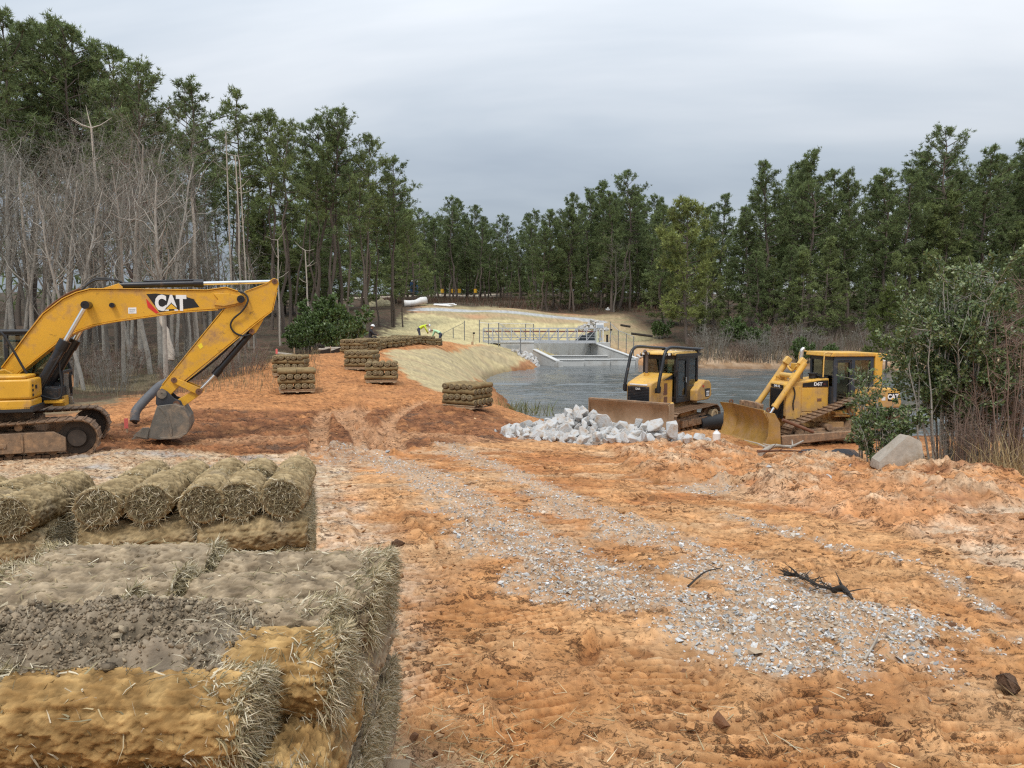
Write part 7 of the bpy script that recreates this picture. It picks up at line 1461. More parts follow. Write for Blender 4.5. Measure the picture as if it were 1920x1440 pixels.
# one tree of each kind; every other tree is a copy standing on its own spot
DK, MG, YG = (.165, .21, .085), (.20, .24, .09), (.235, .265, .085)
LG = dict(left='tall pine behind the bare woods at left', mid='pine with a long bare trunk behind the excavator', far='pine in the far stand beyond the field', cen='dense pine in the dark grove beyond the bridge', right='tall dense pine across the water', edge='bushy full-crowned pine on the far shore', fill='young pine low behind the tall trunks')
PT = [make_pine('pine_tree', LG['left'], 'pines', 1000 + i, 22, .50 + .04 * i, 3.3, 34, DK, 1.15, .21, 10) for i in range(3)]        # tall, half crown
PS = [make_pine('pine_tree', LG['mid'], 'pines', 1010 + i, 21, .60 + .03 * i, 2.6, 24, MG, 1.05, .17, 16) for i in range(3)]       # slender, small crown
PD = [make_pine('pine_tree', LG['right'], 'pines', 1020 + i, 22, .24 + .06 * i, 3.5, 50, DK, 1.2, .24, 8, .58) for i in range(3)]  # dense, long crown
PE = [make_pine('pine_tree', LG['edge'], 'pines', 1030 + i, 12, .10, 2.9, 42, MG, 1.15, .15, 2, .50, -.05, 'cone') for i in range(2)]
BT = [make_bare('bare_tree', 'leafless grey tree in the bare woods behind the excavator', 'bare trees', 1100 + i, 12 + (i % 3),   .42 + .1 * (i % 2), 'bark_dark' if i in (1, 4) else 'bark_grey', r0=.115 + .03 * (i % 3)) for i in range(5)]
used = set()
def plant(proto, x, y, H, lab, group, rz=None, wide=1.0, sink=.15):
    s = H / proto['H']; z = float(base_h(np.array([x]), np.array([y]))[0]) - sink
    key = proto.name
    if key not in used: used.add(key); r = proto; r.location = (x, y, z); r.rotation_euler = (0, 0, rnd.uniform(0, 6.28) if rz is None else rz); r['label'] = lab; r['group'] = group; r.scale = (s * wide, s * wide, s); return r
    return dup(proto, (x, y, z), rnd.uniform(0, 6.28) if rz is None else rz, lab, group, (s * wide, s * wide, s))
SKY = np.array([(-600, 70), (0, 25), (60, 50), (140, 40), (200, 85), (250, 95), (300, 140), (325, 165), (375, 155), (430, 235), (450, 260), (480, 180), (540, 215), (580, 228), (635, 215), (690, 262), (740, 300), (768, 362), (800, 375), (850, 370), (900, 385), (950, 398), (975, 420), (1000, 395), (1060, 370), (1120, 335), (1190, 345), (1240, 372), (1290, 352), (1330, 340), (1370, 378), (1395, 388), (1430, 305), (1500, 290), (1560, 312), (1620, 328), (1660, 300), (1745, 240), (1790, 300), (1830, 270), (1890, 250), (2000, 240), (2600, 220)])
def sky_y(px): return float(np.interp(px, SKY[:, 0], SKY[:, 1]))
def zone(px, lab):
    """say beside what a tree of a stand is found"""
    for k, cuts in ZN.items():
        if lab == LG.get(k) or lab == k: return lab + next(t for c, t in cuts if px < c)
    return lab
ZN = dict(left=[(60, ', top left corner'), (190, ', above the boom bend'), (9999, ', beside the bare tree tops')], mid=[(470, ', above the boom end'), (620, ', above the green shrubs'), (9999, ', next to the field')], far=[(830, ', near the portable toilet'), (920, ', above the black box'), (9999, ', above the footbridge')],
          cen=[(1080, ', left part'), (1170, ', around the grey leafless tree'), (9999, ', left of the lone pine')], right=[(1400, ', near the lone pine'), (1620, ', above the big bulldozer'), (1800, ', above the green bush'), (9999, ', at the right edge')], edge=[(1450, ', behind the pale dead tree'), (1650, ', above the big bulldozer cab'), (9999, ', behind the green bush')], fill=[(480, ', behind the pale poles'), (640, ', behind the green shrubs'), (9999, ', near the field corner')])
ZN['leafless grey tree in the left woods'] = [(60, ' at the left picture edge'), (180, ' above the excavator cab'), (300, ' above the boom bend'), (400, ' behind the boom lettering'), (9999, ' behind the excavator stick')]
ZN['leafless grey brown shrub in the far shore thicket'] = [(1420, ', behind the roll bar bulldozer'), (1560, ', left of the big bulldozer cab'), (1720, ', above the big bulldozer'), (9999, ', behind the brambles')]
ZN['leafless brown shrub on the floor of the left woods'] = [(150, ', behind the excavator house'), (330, ', beneath the boom'), (9999, ', behind the bucket')]
LG['edge2'] = 'bushy pine low inside the far forest wall'; ZN['edge2'] = [(1400, ', near the lone pine'), (1650, ', above the big bulldozer'), (9999, ', above the bush')]; LG['cen2'] = 'bushy pine far back behind the field stand'; ZN['cen2'] = [(900, ', left of the middle'), (1060, ', above the footbridge'), (9999, ', left of the lone pine')]; LG['far2'] = 'dense pine deep behind the far stand'; ZN['far2'] = ZN['far']; LG['cen3'] = 'low bushy pine under the dark grove'; ZN['cen3'] = ZN['cen']; LG['right2'] = 'pine deeper behind the forest wall'; ZN['right2'] = ZN['right']; LG['left2'] = 'pine farther back behind the left woods'; ZN['left2'] = ZN['left']
def stand(n, p0, p1, y0, y1, protos, lab, group, drop=(0, 30), jitter=10, wide=(.85, 1.15), first=None):
    for i in range(n):
        px = p0 + (p1 - p0) * (i + .5) / n + rnd.uniform(-jitter, jitter); Y = rnd.uniform(y0, y1); x = wx(px, Y); z = float(base_h(np.array([x]), np.array([Y]))[0]); H = max(4, zat(sky_y(px) + rnd.uniform(*drop), Y) - z)
        plant(rnd.choice(protos), x, Y, H, zone(px, lab), group, None, rnd.uniform(*wide))
# the trees that shape the skyline, each with its own place
for px, py, Y, pr, lab in ((372, 155, 62, PT[0], 'round-topped pine standing alone right of the tall left pines'), (480, 180, 76, PS[0], 'tallest slender pine above the excavator boom end'), (536, 210, 78, PS[1], 'slender pine just right of the tallest slender one'), (636, 214, 80, PT[1], 'broad-crowned pine at the right of the slender stand'),
                           (585, 228, 82, PT[2], 'leaning pine with a flat crown among the slender stand'), (690, 262, 84, PS[2], 'pine with wide crown near the left edge of the field'), (738, 298, 88, PT[0], 'last tall pine where the left stand steps down to the field'), (1745, 240, 96, PT[1], 'tall open-crowned pine rising above the right forest wall'),
                           (1434, 304, 94, PD[0], 'dark rounded pine at the left shoulder of the right forest'), (1508, 288, 92, PD[1], 'tall dark pine next to the rounded shoulder pine'), (1155, 325, 120, PT[2], 'highest pine of the grove beyond the footbridge'), (848, 370, 150, PT[0], 'open-crowned pine at the middle of the far stand'),
                           (140, 38, 54, PT[1], 'highest pine near the top left corner'), (30, 28, 52, PT[0], 'pine at the far top left corner'), (222, 82, 56, PT[2], 'pine with a ragged dark crown left of centre in the left woods')):
    x = wx(px, Y); plant(pr, x, Y, zat(py, Y) - float(base_h(np.array([x]), np.array([Y]))[0]), lab, 'skyline pines', None, 1.12)
stand(17, -330, 330, 48, 60, PT, LG['left'], 'tall pines behind the left woods', (0, 70))
stand(14, -330, 340, 62, 85, PT + PD[2:], LG['left2'], 'tall pines behind the left woods', (30, 160))
stand(22, 345, 770, 72, 96, PS + PT[:1], LG['mid'], 'slender pines behind the excavator', (10, 110), 8, (.8, 1.0))
for i in range(26):
    px = rnd.uniform(330, 800); Y = rnd.uniform(98, 128); x = wx(px, Y); z = float(base_h(np.array([x]), np.array([Y]))[0]); plant(rnd.choice(PE + PD), x, Y, zat(rnd.uniform(375, 440), Y) - z, zone(px, LG['fill']), 'young pines behind the trunks', None, 1.25)
stand(24, 745, 1010, 140, 168, PT + PD[1:], LG['far'], 'far stand beyond the field', (0, 45), 6, (.95, 1.2))
stand(16, 745, 1010, 172, 200, PD + PE, LG['far2'], 'far stand beyond the field', (30, 90), 8, (1.2, 1.5))
stand(24, 985, 1260, 116, 142, PD + PT[:1], LG['cen'], 'dark grove beyond the bridge', (0, 45), 8, (.95, 1.2))
stand(12, 990, 1270, 118, 132, PE, LG['cen3'], 'dark grove beyond the bridge', (70, 150), 8, (1.0, 1.3))
stand(30, 1235, 2150, 92, 112, PD, LG['right'], 'forest wall across the water', (0, 50), 10, (.95, 1.2))
stand(24, 1235, 2150, 112, 135, PD, LG['right2'], 'forest wall across the water', (20, 90), 10, (1.1, 1.4))
stand(26, 1300, 2150, 84, 94, PE + PD[:1], LG['edge'], 'bushy pines along the far shore', (130, 260), 10, (1.0, 1.3))
stand(22, 1225, 2150, 96, 108, PE, LG['edge2'], 'bushy pines inside the forest wall', (110, 190), 10, (1.1, 1.4))
stand(14, 740, 1250, 150, 168, PE, LG['cen2'], 'bushy pines behind the far stand', (60, 120), 10, (1.3, 1.6))
def forest_mass():
    """the wood beyond the trees that can be told apart: one mass of foliage"""
    rs = np.random.RandomState(1390); n = 15000; px = np.where(rs.uniform(size=n) < .5, rs.uniform(560, 1260, n), rs.uniform(-700, 2700, n)); Y = rs.uniform(185, 235, n) + 0 * px; Y = np.where(px < 340, rs.uniform(95, 130, n), np.where(px > 1230, rs.uniform(128, 165, n), Y)); x = (px - 960) / FPX * Y; zb = base_h(x, Y)
    top = CAMH + (600 - np.interp(px, SKY[:, 0], SKY[:, 1]) - np.where(px < 340, 150, 75) - rs.uniform(0, 50, n)) / FPX * Y; z = zb + (top - zb) * rs.uniform(0, 1, n) ** .9
    C_ = np.stack([x, Y, z], 1); D = rs.normal(0, 1, (n, 3)) + [0, -.4, .4]; D /= np.linalg.norm(D, axis=1)[:, None]; tag(put('forest', tufts_mesh('forest', C_, D, 1.5, 6, rs, np.array(DK) * (.8 + .4 * rs.uniform(size=(n, 1))), M['needles'], .22)), 'dark wooded background far behind the nearer trees', 'forest', None, 'stuff')
forest_mass()
# lone pine on the far bank, its dead companion, and the bright sapling
lp = make_pine('pine_tree', 'lone yellowish green pine with a leaning lower branch on the far bank', 'single pines', 1050, 15, .16, 3.7, 54, YG, 1.3, .20, 3, .62, .0, 'round'); lp['H'] = 15
x = wx(1289, 83); plant(lp, x, 83, zat(378, 83) - float(base_h(np.array([x]), np.array([83.]))[0]), 'lone yellowish green pine with spreading branches on the far bank', 'single pines', .6)
sp = make_pine('pine_tree', 'sapling', 'single pines', 1051, 6.5, .22, 1.9, 30, (.12, .15, .035), 1.2, .09, 0, .42, .1, 'cone'); x = wx(1662, 66); plant(sp, x, 66, zat(545, 66) - float(base_h(np.array([x]), np.array([66.]))[0]), 'small bright yellow green pine standing behind the green bush', 'single pines', 0)
wt = make_bare('bare_tree', 'pale', 'bare trees', 1120, 10, .75, 'bark_pale', 'bark_pale', .6, .16); x = wx(1318, 86); plant(wt, x, 86, zat(475, 86) - float(base_h(np.array([x]), np.array([86.]))[0]), 'pale dead tree with bent limbs right of the lone pine', 'single bare trees')
gt = BT[1]; x = wx(1150, 116); plant(BT[1], x, 116, zat(440, 116) - float(base_h(np.array([x]), np.array([116.]))[0]), 'single grey leafless tree before the dark grove', 'single bare trees', None, 1.3)
# bare woods on the left
for i in range(74):
    px = -330 + 820 * (i + rnd.random()) / 74; Y = rnd.uniform(30, 50) if px < 380 else rnd.uniform(40, 56); x = wx(px, Y); z = float(base_h(np.array([x]), np.array([Y]))[0])
    top = float(np.interp(px, [-300, 0, 120, 330, 420, 500], [60, 90, 125, 160, 300, 410])) + rnd.uniform(-10, 170); plant(rnd.choice(BT), x, Y, zat(top, Y) - z, zone(px, 'leafless grey tree in the left woods'), 'bare trees of the left woods', None, rnd.uniform(.7, 1.0))
rt = make_bare('bare_tree', 'red', 'bare trees', 1130, 11, .55, 'bark_grey', 'twig_red', 1.6, .09); x = wx(240, 44); plant(rt, x, 44, zat(270, 44) - float(base_h(np.array([x]), np.array([44.]))[0]), 'tree with reddish budding twigs among the grey trees', 'single bare trees', None, .8)
# pale bare poles and snags before the green pines
def snag(lab, px0, px1, py0, py1, Y, r):
    a, b = np.array([wx(px0, Y), Y, zat(py0, Y)]), np.array([wx(px1, Y), Y, zat(py1, Y)]); ts = TubeSet(); n = 7; P = a + (b - a) * np.linspace(0, 1, n)[:, None] + np.cumsum(np.random.RandomState(int(px0 + py1)).normal(0, .05, (n, 3)), 0) * [1, 1, 0]; rs = np.random.RandomState(int(px0))
    t = thing('dead_tree', lab, 'dead tree', tuple(a), 0, 'pale bare trunks'); P = P - a; ts.tube(P, np.linspace(r, r * .45, n), 7); put('trunk', ts.mesh('trunk', M['bark_pale']), t); ts = TubeSet()
    for k in range(6 if r < .15 else 1):
        q = P[rs.randint(4, n)]; d = rs.normal(0, 1, 3); d[2] = abs(d[2]) * .6; d /= np.linalg.norm(d); ts.tube([q, q + d * .5, q + d * 1.1 + [0, 0, .2]], [r * .3, r * .2, .01], 4)
    tag(put('limbs', ts.mesh('limbs', M['bark_pale']), t), kind='stuff')
for k, (a, b, c_, d, Y, r, l) in enumerate(((441, 440, 668, 250, 58, .085, 'pale pole trunk left of the pair above the boom end'), (457, 455, 668, 292, 57, .09, 'left one of the pair of pale pole trunks above the boom'), (466, 464, 668, 300, 57, .08, 'right one of the pair of pale pole trunks above the boom'), (372, 376, 690, 370, 48, .17, 'thick pale trunk rising behind the boom lettering'), (526, 527, 662, 450, 60, .09, 'thin pale snag right of the stick'), (318, 296, 675, 590, 33, .17, 'leaning pale twin trunk below the boom'), (200, 190, 600, 240, 42, .13, 'crooked pale trunk left of the reddish tree'), (60, 55, 640, 330, 40, .10, 'thin pale trunk at the far left above the cab'), (585, 578, 650, 470, 66, .10, 'pale snag beside the green shrubs'))): snag(l, a, b, c_, d, Y, r)

def leaf_quads(name, C, D, L, wd, rs, cols, m):
    n = len(C); side = np.cross(D, rs.normal(size=(n, 3))); side /= np.linalg.norm(side, axis=1)[:, None] + 1e-9; l = (L * rs.uniform(.6, 1.25, n))[:, None]; w = l * wd
    V = np.stack([C, C + D * l * .5 + side * w, C + D * l, C + D * l * .5 - side * w], 1).reshape(-1, 3); F = np.arange(n)[:, None] * 4 + np.array([[0, 1, 2, 3]])
    c = cols[rs.randint(len(cols), size=n)] * rs.uniform(.7, 1.25, (n, 1)); return npmesh(name, V, F, m, np.repeat(np.clip(c, 0, 1), 4, 0), False)
def make_shrub(name, label, cat, seed, H, W_, nstem, nleaf, L, wd, cols, stemmat, group=None, leafless=0.15, lean=(0, 0)):
    rs = np.random.RandomState(seed); ts = TubeSet(); tips = []; dirs = []
    for i in range(nstem):
        a = rs.uniform(0, 6.28); rr = math.sqrt(rs.uniform()) ; tgt = np.array([math.cos(a) * rr * W_ + lean[0], math.sin(a) * rr * W_ + lean[1], H * rs.uniform(.55, 1.05) * (1 - .35 * rr)]); o = np.array([math.cos(a) * rr * W_ * .55, math.sin(a) * rr * W_ * .55, -.15]); n = 6; u = np.linspace(0, 1, n)[:, None]; Q = o + (tgt - o) * u + np.array([0, 0, .25 * H]) * (u * (1 - u)) + np.cumsum(rs.normal(0, .03 * H / 3, (n, 3)), 0)
        ts.tube(Q, np.linspace(.012 * H / 3 + .005, .004, n), 5)
        for b in range(9):
            uu = rs.uniform(.25, 1); p = np.array([np.interp(uu * (n - 1), range(n), Q[:, k]) for k in range(3)]); d = rs.normal(0, 1, 3); d[2] = abs(d[2]) + .2; d /= np.linalg.norm(d); l = rs.uniform(.12, .34) * H * .5; e = p + d * l; ts.tube([p, (p + e) / 2 + rs.normal(0, .02, 3), e], [.008, .005, .003], 3)
            for q in range(3):
                pp = p + (e - p) * rs.uniform(.3, 1); d2 = d + rs.normal(0, .6, 3); d2 /= np.linalg.norm(d2); e2 = pp + d2 * l * .45; ts.tube([pp, e2], [.004, .002], 3); tips.append((pp, e2)); dirs.append(d2)
    t = thing(name, label, cat, (0, 0, 0), 0, group); put('stems', ts.mesh('stems', M[stemmat]), t)
    if nleaf:
        A = np.array([p for p, e in tips]); B = np.array([e for p, e in tips]); k = rs.randint(len(A), size=nleaf); keep = rs.uniform(size=len(A)) > leafless; k = k[keep[k]]; f = rs.uniform(-.1, 1.1, (len(k), 1)); C = A[k] + (B[k] - A[k]) * f + rs.normal(0, .015 * H / 3, (len(k), 3)); D = np.array(dirs)[k] + rs.normal(0, .7, (len(k), 3)); D /= np.linalg.norm(D, axis=1)[:, None]
        put('foliage', leaf_quads('foliage', C, D, L, wd, rs, np.array(cols), M['leaves']), t)
    t['H'] = H; return t
GREENS = [(.125, .175, .06), (.16, .215, .078), (.095, .14, .05), (.26, .30, .14), (.07, .105, .04)]
def setat(t, px, py, Y, rz=0.0): x, y, _ = at(px, py, Y); t.location = (x, y, ground_h(x, y)); t.rotation_euler = (0, 0, rz); return t
setat(make_shrub('evergreen_bush', 'tall leafy green bush at right behind the tan boulder', 'bush', 1200, 4.9, .92, 32, 32000, .078, .27, GREENS, 'bark_grey', 'green bushes at right', .12), 1795, 880, 15.4)
setat(make_shrub('evergreen_bush', 'lower green bush partly hiding the big bulldozer tracks', 'bush', 1201, 1.6, .62, 18, 7500, .07, .26, GREENS, 'bark_grey', 'green bushes at right', .15, (-.1, 0)), 1652, 872, 15.0)
setat(make_shrub('evergreen_bush', 'slim leafy shoot rising across the big bulldozer cab', 'bush', 1202, 3.0, .16, 5, 1300, .07, .26, GREENS, 'bark_grey', 'green bushes at right', .1), 1622, 872, 15.6)
setat(make_shrub('evergreen_bush', 'dense green bush between the boulder bush and the brambles', 'bush', 1203, 3.4, .9, 20, 14000, .07, .26, GREENS, 'bark_grey', 'green bushes at right', .2), 1832, 885, 15.8)
BR = [make_shrub('bramble', 'leafless brown bramble thicket at the right edge', 'bramble', 1210 + i, 3.6, 1.0, 30, 300, .05, .3, [(.16, .11, .06), (.10, .10, .04)], 'twig_brown', 'brown brambles at right') for i in range(2)]
setat(BR[0], 1880, 892, 14.6); setat(BR[1], 1800, 888, 14.4); BR[1].scale = (.7, .7, .42); BR[1]['label'] = 'low tangle of brown brambles right of the boulder'
for px, Y, s, l in ((1965, 15.0, 1.15, 'tall leafless bramble reaching out of the right side'), (1905, 16.8, 1.3, 'high bare bramble behind the edge thicket'), (2060, 16, 1.1, 'bramble outside the right side of the view')):
    x, y, _ = at(px, 890, Y); dup(BR[0], (x, y, ground_h(x, y)), rnd.uniform(0, 6), l, 'brown brambles at right', s)
bt2 = make_bare('bare_tree', 'leafless brown sapling rising above the brambles at the right edge', 'single bare trees', 1125, 5.2, .6, 'twig_brown', 'twig_brown', 1.5, .045); x, y, _ = at(1893, 885, 16.0); bt2.location = (x, y, ground_h(x, y) - .1)
def grass_tuft(lab, px, py, Y, n, ln, cols, seed, wd=.004, spread=.25, name='grass_tuft'):
    rs = np.random.RandomState(seed); x, y, _ = at(px, py, Y); z = ground_h(x, y); P = np.stack([rs.normal(0, spread, n), rs.normal(0, spread, n), np.zeros(n)], 1); D = np.stack([rs.normal(0, .35, n), rs.normal(0, .35, n), np.ones(n)], 1); D /= np.linalg.norm(D, axis=1)[:, None]
    o = put(name, blades(P, D, ln, wd, rs, np.array(cols), .5, name, .25), None, (x, y, z - .02)); tag(o, lab, 'grass', None, 'stuff'); return o
TAN = [(.42, .32, .17), (.50, .40, .22), (.34, .25, .13)]
grass_tuft('clump of tall tan dry grass at the right edge below the brambles', 1890, 905, 13.6, 170, 1.0, TAN, 1300, .006, .30); grass_tuft('low dry grass fringe under the brambles', 1830, 896, 14.0, 160, .5, TAN, 1301, .005, .5)
grass_tuft('green reedy grass at the waterline beside the water stack', 968, 786, 33, 220, .8, [(.16, .19, .07), (.22, .22, .10), (.12, .15, .05)], 1302, .012, .7)

# far and left shrubs
GS = [make_shrub('green_shrub', 'dense green shrub', 'shrub', 1220 + i, 3.0, 1.5, 22, 7000, .20, .30, [(.10, .15, .045), (.08, .12, .035), (.13, .19, .06)], 'bark_grey', 'green shrubs left of the field', .05) for i in range(2)]
HG = make_shrub('grey_shrub', 'leafless grey brown shrub', 'shrub', 1225, 3.0, 1.4, 34, 0, .1, .3, [], 'twig_grey', 'leafless shrubs on the far shore')
HB = make_shrub('grey_shrub', 'leafless brown shrub', 'shrub', 1226, 3.0, 1.5, 34, 0, .1, .3, [], 'twig_brown', 'leafless shrubs on the far shore')
def shrub(proto, px, pyb, pyt, Y, lab, group, wide=1.0):
    x = wx(px, Y); z = ground_h(x, Y); s = max(.2, (zat(pyt, Y) - z) / proto['H'])
    if proto.name not in used: used.add(proto.name); proto.location = (x, Y, z - .1); proto.scale = (s * wide, s * wide, s); proto['label'] = lab; proto['group'] = group; return
    dup(proto, (x, Y, z - .1), rnd.uniform(0, 6), lab, group, (s * wide, s * wide, s))
for k, (px, top, Y, l) in enumerate(((610, 545, 60, 'tallest green shrub at the wood edge left of the field'), (648, 560, 62, 'green shrub nearest the field on the left'), (585, 580, 57, 'dark green shrub beside the pale snag'), (630, 590, 55, 'low green shrub behind the silt fence logs'), (560, 600, 54, 'small green shrub left of the shrub clump'), (665, 600, 66, 'little green shrub by the field corner'))): shrub(GS[k % 2], px, 640, top, Y, l, 'green shrubs left of the field', 1.0)
for px, top, Y, l in ((1505, 628, 74, 'green shrub on the far shore above the big bulldozer'), (1420, 600, 80, 'green shrub behind the grey brush across the water'), (1555, 640, 73.5, 'low green shrub right of the far shore shrub'), (1240, 592, 88, 'little green shrub left of the lone pine'), (1375, 590, 82, 'dark green shrub right of the pale dead tree')): shrub(rnd.choice(GS), px, 680, top, Y, l, 'green shrubs on the far shore', .9)
for i in range(34):
    px = 1310 + 26 * i + rnd.uniform(-10, 10); Y = rnd.uniform(73.5, 84); shrub(HG if i % 3 else HB, px, 690, rnd.uniform(575, 640), Y, zone(px, 'leafless grey brown shrub in the far shore thicket'), 'leafless shrubs on the far shore', rnd.uniform(1.0, 1.5))
for i in range(26):
    px = -200 + 27 * i + rnd.uniform(-10, 10); Y = rnd.uniform(28, 44); shrub(HG if i % 2 else HB, px, 700, rnd.uniform(600, 655), Y, zone(px, 'leafless brown shrub on the floor of the left woods'), 'leafless shrubs in the left woods', rnd.uniform(1.0, 1.6))

def brush(name, lab, region, n, hmin, hmax, cols, seed, w=.010):
    """fine stems nobody could count"""
    rs = np.random.RandomState(seed); X, Y = region(rs, n); Zb = base_h(X, Y); h = rs.uniform(hmin, hmax, len(X)); P = np.stack([X, Y, Zb - .05], 1); D = np.stack([rs.normal(0, .28, len(X)), rs.normal(0, .28, len(X)), np.ones(len(X))], 1); D /= np.linalg.norm(D, axis=1)[:, None]
    s = np.cross(D, rs.normal(size=D.shape)); s /= np.linalg.norm(s, axis=1)[:, None]; ww = (w * (Y / 60))[:, None]; m_ = P + D * h[:, None] * .55 + s * h[:, None] * .06; T = P + D * h[:, None]
    V = np.stack([P - s * ww, P + s * ww, m_ + s * ww * .7, m_ - s * ww * .7, T], 1).reshape(-1, 3); b = np.arange(len(X))[:, None] * 5; F = np.concatenate([b + np.array([[0, 1, 2]]), b + np.array([[0, 2, 3]]), b + np.array([[3, 2, 4]])])
    c = np.array(cols)[rs.randint(len(cols), size=len(X))] * rs.uniform(.7, 1.25, (len(X), 1)); tag(put(name, npmesh(name, V, F, M['grass_attr'], np.repeat(c, 5, 0))), lab, 'brush', None, 'stuff')
def reg(p0, p1, y0, y1):
    def f(rs, n): Y = rs.uniform(y0, y1, n); return (rs.uniform(p0, p1, n) - 960) / FPX * Y, Y
    return f
brush('undergrowth', 'grey brown brush along the far shore under the trees', reg(1300, 2100, 73.4, 92), 9000, .5, 2.2, [(.20, .16, .13), (.16, .12, .10), (.24, .20, .15), (.13, .12, .07)], 1401, .016)
brush('undergrowth', 'dry tan grass and weeds on the floor of the left woods', reg(-350, 600, 27, 52), 12000, .15, .6, [(.22, .19, .11), (.17, .14, .09), (.26, .22, .14), (.12, .12, .06)], 1402, .012)
brush('undergrowth', 'reddish brown leaf litter and saplings under the far pines', reg(680, 1270, 116, 150), 7000, .3, 1.2, [(.15, .075, .05), (.12, .08, .055), (.10, .085, .05)], 1403, .02)

# ------------------------------------------------------------------ loose matter on the ground
def scatter(name, lab, X, Y, size, cols, seed, m_, flat=.6, sink=.3, kinds=4, pts=9, soft=False):
    """small stones or lumps, each its own little solid, joined because nobody could count them"""
    rs = np.random.RandomState(seed); n = len(X); Z0 = ground_hs(X, Y); Vs, Fs, Cs, b = [], [], [], 0; which = rs.randint(kinds, size=n)
    for k in range(kinds):
        bm = bmesh.new(); r2 = np.random.RandomState(seed * 7 + k)
        for _ in range(pts):
            p = r2.normal(size=3); p /= np.linalg.norm(p); bm.verts.new(p * r2.uniform(.75, 1.1))
        bmesh.ops.convex_hull(bm, input=bm.verts); bmesh.ops.delete(bm, geom=[v for v in bm.verts if not v.link_faces], context='VERTS'); bmesh.ops.triangulate(bm, faces=bm.faces); bmesh.ops.recalc_face_normals(bm, faces=bm.faces)
        bm.verts.index_update(); bv = np.array([v.co[:] for v in bm.verts]); bf = np.array([[v.index for v in f.verts] for f in bm.faces]); bm.free()
        I = np.nonzero(which == k)[0]; m = len(I)
        if not m: continue
        a = rs.uniform(0, 6.283, m); ca, sa = np.cos(a), np.sin(a); s = size[I][:, None]; sc = rs.uniform(.65, 1.35, (m, 3)) * [1, 1, flat]
        P = bv[None] * sc[:, None, :] * s[:, None]; Q = np.stack([P[..., 0] * ca[:, None] - P[..., 1] * sa[:, None], P[..., 0] * sa[:, None] + P[..., 1] * ca[:, None], P[..., 2]], -1)
        tl = rs.normal(0, .35, (m, 1)); Q[..., 2] += Q[..., 0] * tl; Q += np.stack([X[I], Y[I], Z0[I] + size[I] * flat * (1 - 2 * sink)], 1)[:, None]
        Vs.append(Q.reshape(-1, 3)); Fs.append((bf[None] + (np.arange(m) * len(bv))[:, None, None] + b).reshape(-1, 3)); b += m * len(bv); Cs.append(np.repeat(cols[rs.randint(len(cols), size=m)] * rs.uniform(.75, 1.2, (m, 1)), len(bv), 0))
    tag(put(name, npmesh(name, np.concatenate(Vs), np.concatenate(Fs), m_, np.clip(np.concatenate(Cs), 0, .9), soft)), lab, name, None, 'stuff')
M['stone_attr'] = mat('small_stone', (.5, .5, .5), .85, attr=True, spec=.3, bump=.002, bscale=60)
M['clod_attr'] = mat('soil_clod', (.3, .15, .08), .95, attr=True, spec=.15, bump=.006, bscale=50)
def view_samples(rs, n, ymin, ymax, pw=1.5):
    """points in front of the camera, thinning with distance"""
    u = rs.uniform(size=n); Y = (ymin ** (1 - pw) + u * (ymax ** (1 - pw) - ymin ** (1 - pw))) ** (1 / (1 - pw)); X = rs.uniform(-.85, .85, n) * Y; return X, Y
def gravel():
    rs = np.random.RandomState(2001); X, Y = view_samples(rs, 260000, 2.6, 19.5, 1.35); g = gravel_mask(X, Y); keep = rs.uniform(size=len(X)) < g ** 1.9 * .72; X, Y = X[keep], Y[keep]
    size = np.exp(rs.normal(math.log(.0088), .40, len(X))) * (1 + .045 * Y); print('gravel', len(X))
    scatter('gravel', 'pale crushed gravel strewn in two bands along the dirt road', X, Y, size, np.array([(.42, .415, .405), (.50, .49, .47), (.32, .315, .305), (.62, .605, .58), (.46, .39, .31), (.55, .46, .36), (.42, .32, .22)]), 2001, M['stone_attr'], .6, .42, 6, 9)
gravel()
def clods():
    rs = np.random.RandomState(2002); X, Y = view_samples(rs, 60000, 2.4, 26, 1.3); z = {k: poly_mask(X, Y, Z[k], .4) for k in ('spoil', 'dark', 'sand', 'pale', 'straw', 'mat')}
    n = fbm(X * .7, Y * .7, 3, 88); p = .05 + .30 * smooth(.1, .6, n) + .5 * z['spoil'] * smooth(-.2, .4, n) + .3 * z['dark'] + .12 * z['sand'] + .08 * z['pale'] + .15 * z['straw']; p *= (z['mat'] < .3) * (1 - .7 * gravel_mask(X, Y))
    keep = rs.uniform(size=len(X)) < p * .45; X, Y = X[keep], Y[keep]; s = np.exp(rs.normal(math.log(.0075), .62, len(X))) * (1 + .055 * Y); print('clods', len(X))
    scatter('dirt_clods', 'crumbs and clods of brown and orange soil all over the road and banks', X, Y, np.minimum(s, .09), np.array([(.30, .145, .06), (.36, .18, .075), (.24, .115, .05), (.44, .23, .10), (.48, .30, .16), (.17, .085, .045)]), 2002, M['clod_attr'], .62, .36, 6, 14)
clods()
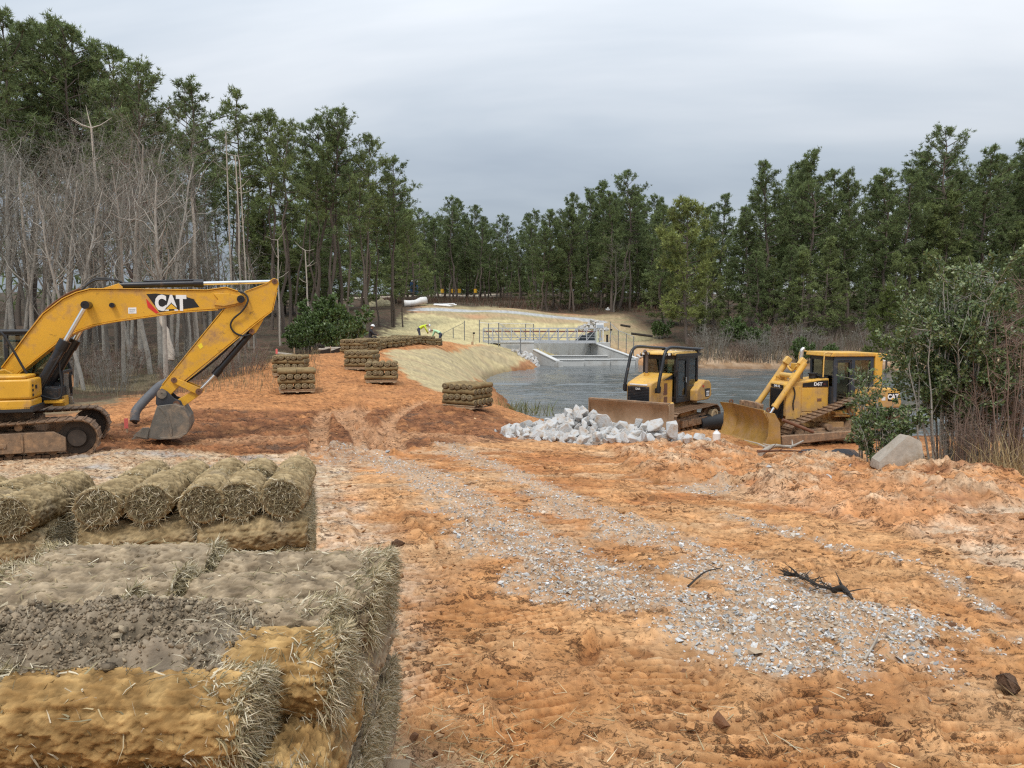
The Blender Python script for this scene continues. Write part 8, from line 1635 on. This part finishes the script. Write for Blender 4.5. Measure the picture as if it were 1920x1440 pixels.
def straw():
    rs = np.random.RandomState(2003); X, Y = view_samples(rs, 24000, 2.2, 18, 1.2); zs = poly_mask(X, Y, Z['straw'], .5); zp = np.exp(-(((X + .30) / .24) ** 2 + ((Y - 3.05) / .45) ** 2)) * 3.0; zq = np.exp(-(((X + .1) / 1.5) ** 2 + ((Y - 2.6) / 1.0) ** 2)) * .35
    p = .015 + .5 * zs * smooth(-.5, .3, fbm(X, Y, 3, 91)) + zp + zq; keep = rs.uniform(size=len(X)) < p; X, Y = X[keep], Y[keep]; n = len(X); Z0 = ground_hs(X, Y); a = rs.uniform(0, 6.283, n); t = rs.normal(.06, .16, n); D = np.stack([np.cos(a), np.sin(a), t], 1); D /= np.linalg.norm(D, axis=1)[:, None]
    near = Y < 6; cols = np.array([(.62, .50, .29), (.52, .40, .21), (.70, .60, .40), (.44, .33, .17)]); P = np.stack([X, Y, Z0 + .006], 1); print('straw', n)
    tag(put('straw', blades(P, D, np.where(near, .085, .13)[:, None] * np.ones((n, 1)) if False else .10, .0022, rs, cols, .18, 'straw')), 'dry straw stalks scattered beside the turf stack and over the pale ground', 'straw', None, 'stuff')
straw()
def crumble():
    """crumbled soil lying on the loose turf piece and spilling over the rolls beside it"""
    rs = np.random.RandomState(2004); n = 32000; X = rs.uniform(-1.80, -.64, n); Y = rs.uniform(1.76, 2.36, n); e = np.minimum.reduce([(X + 1.9) / .3, (-.70 - X + .12 * fbm(Y * 6, X * 6, 2, 3)) / .16, (Y - 1.80) / .10, (2.03 + .23 * smooth(-1.45, -.95, X) - Y + .05 * fbm(X * 6, Y * 6, 2, 4)) / .10]); k = rs.uniform(size=n) < np.clip(e + .25, 0, 1) ** 2 * (.55 + .45 * smooth(-.3, .3, fbm(X * 7, Y * 7, 3, 5))); X, Y = X[k], Y[k]
    dg = bpy.context.evaluated_depsgraph_get(); Zz = []
    for x, y in zip(X, Y):
        hit, p, nn, fi, ob, mw = S.ray_cast(dg, Vector((x, y, 1.2)), Vector((0, 0, -1))); Zz.append(p.z if hit and p.z > .55 else -9)
    Zz = np.array(Zz); k = Zz > -1; X, Y, Zz = X[k], Y[k], Zz[k]; global ground_hs; keep = ground_hs; ground_hs = lambda a, b: Zz
    scatter('soil_crumbs', 'grey soil crumbs covering the loose turf piece', X, Y, np.exp(rs.normal(math.log(.0036), .50, len(X))), np.array([(.28, .215, .145), (.22, .17, .115), (.31, .245, .165), (.19, .145, .095)]), 2005, M['clod_attr'], .85, .3, 5, 9, True); ground_hs = keep
crumble()
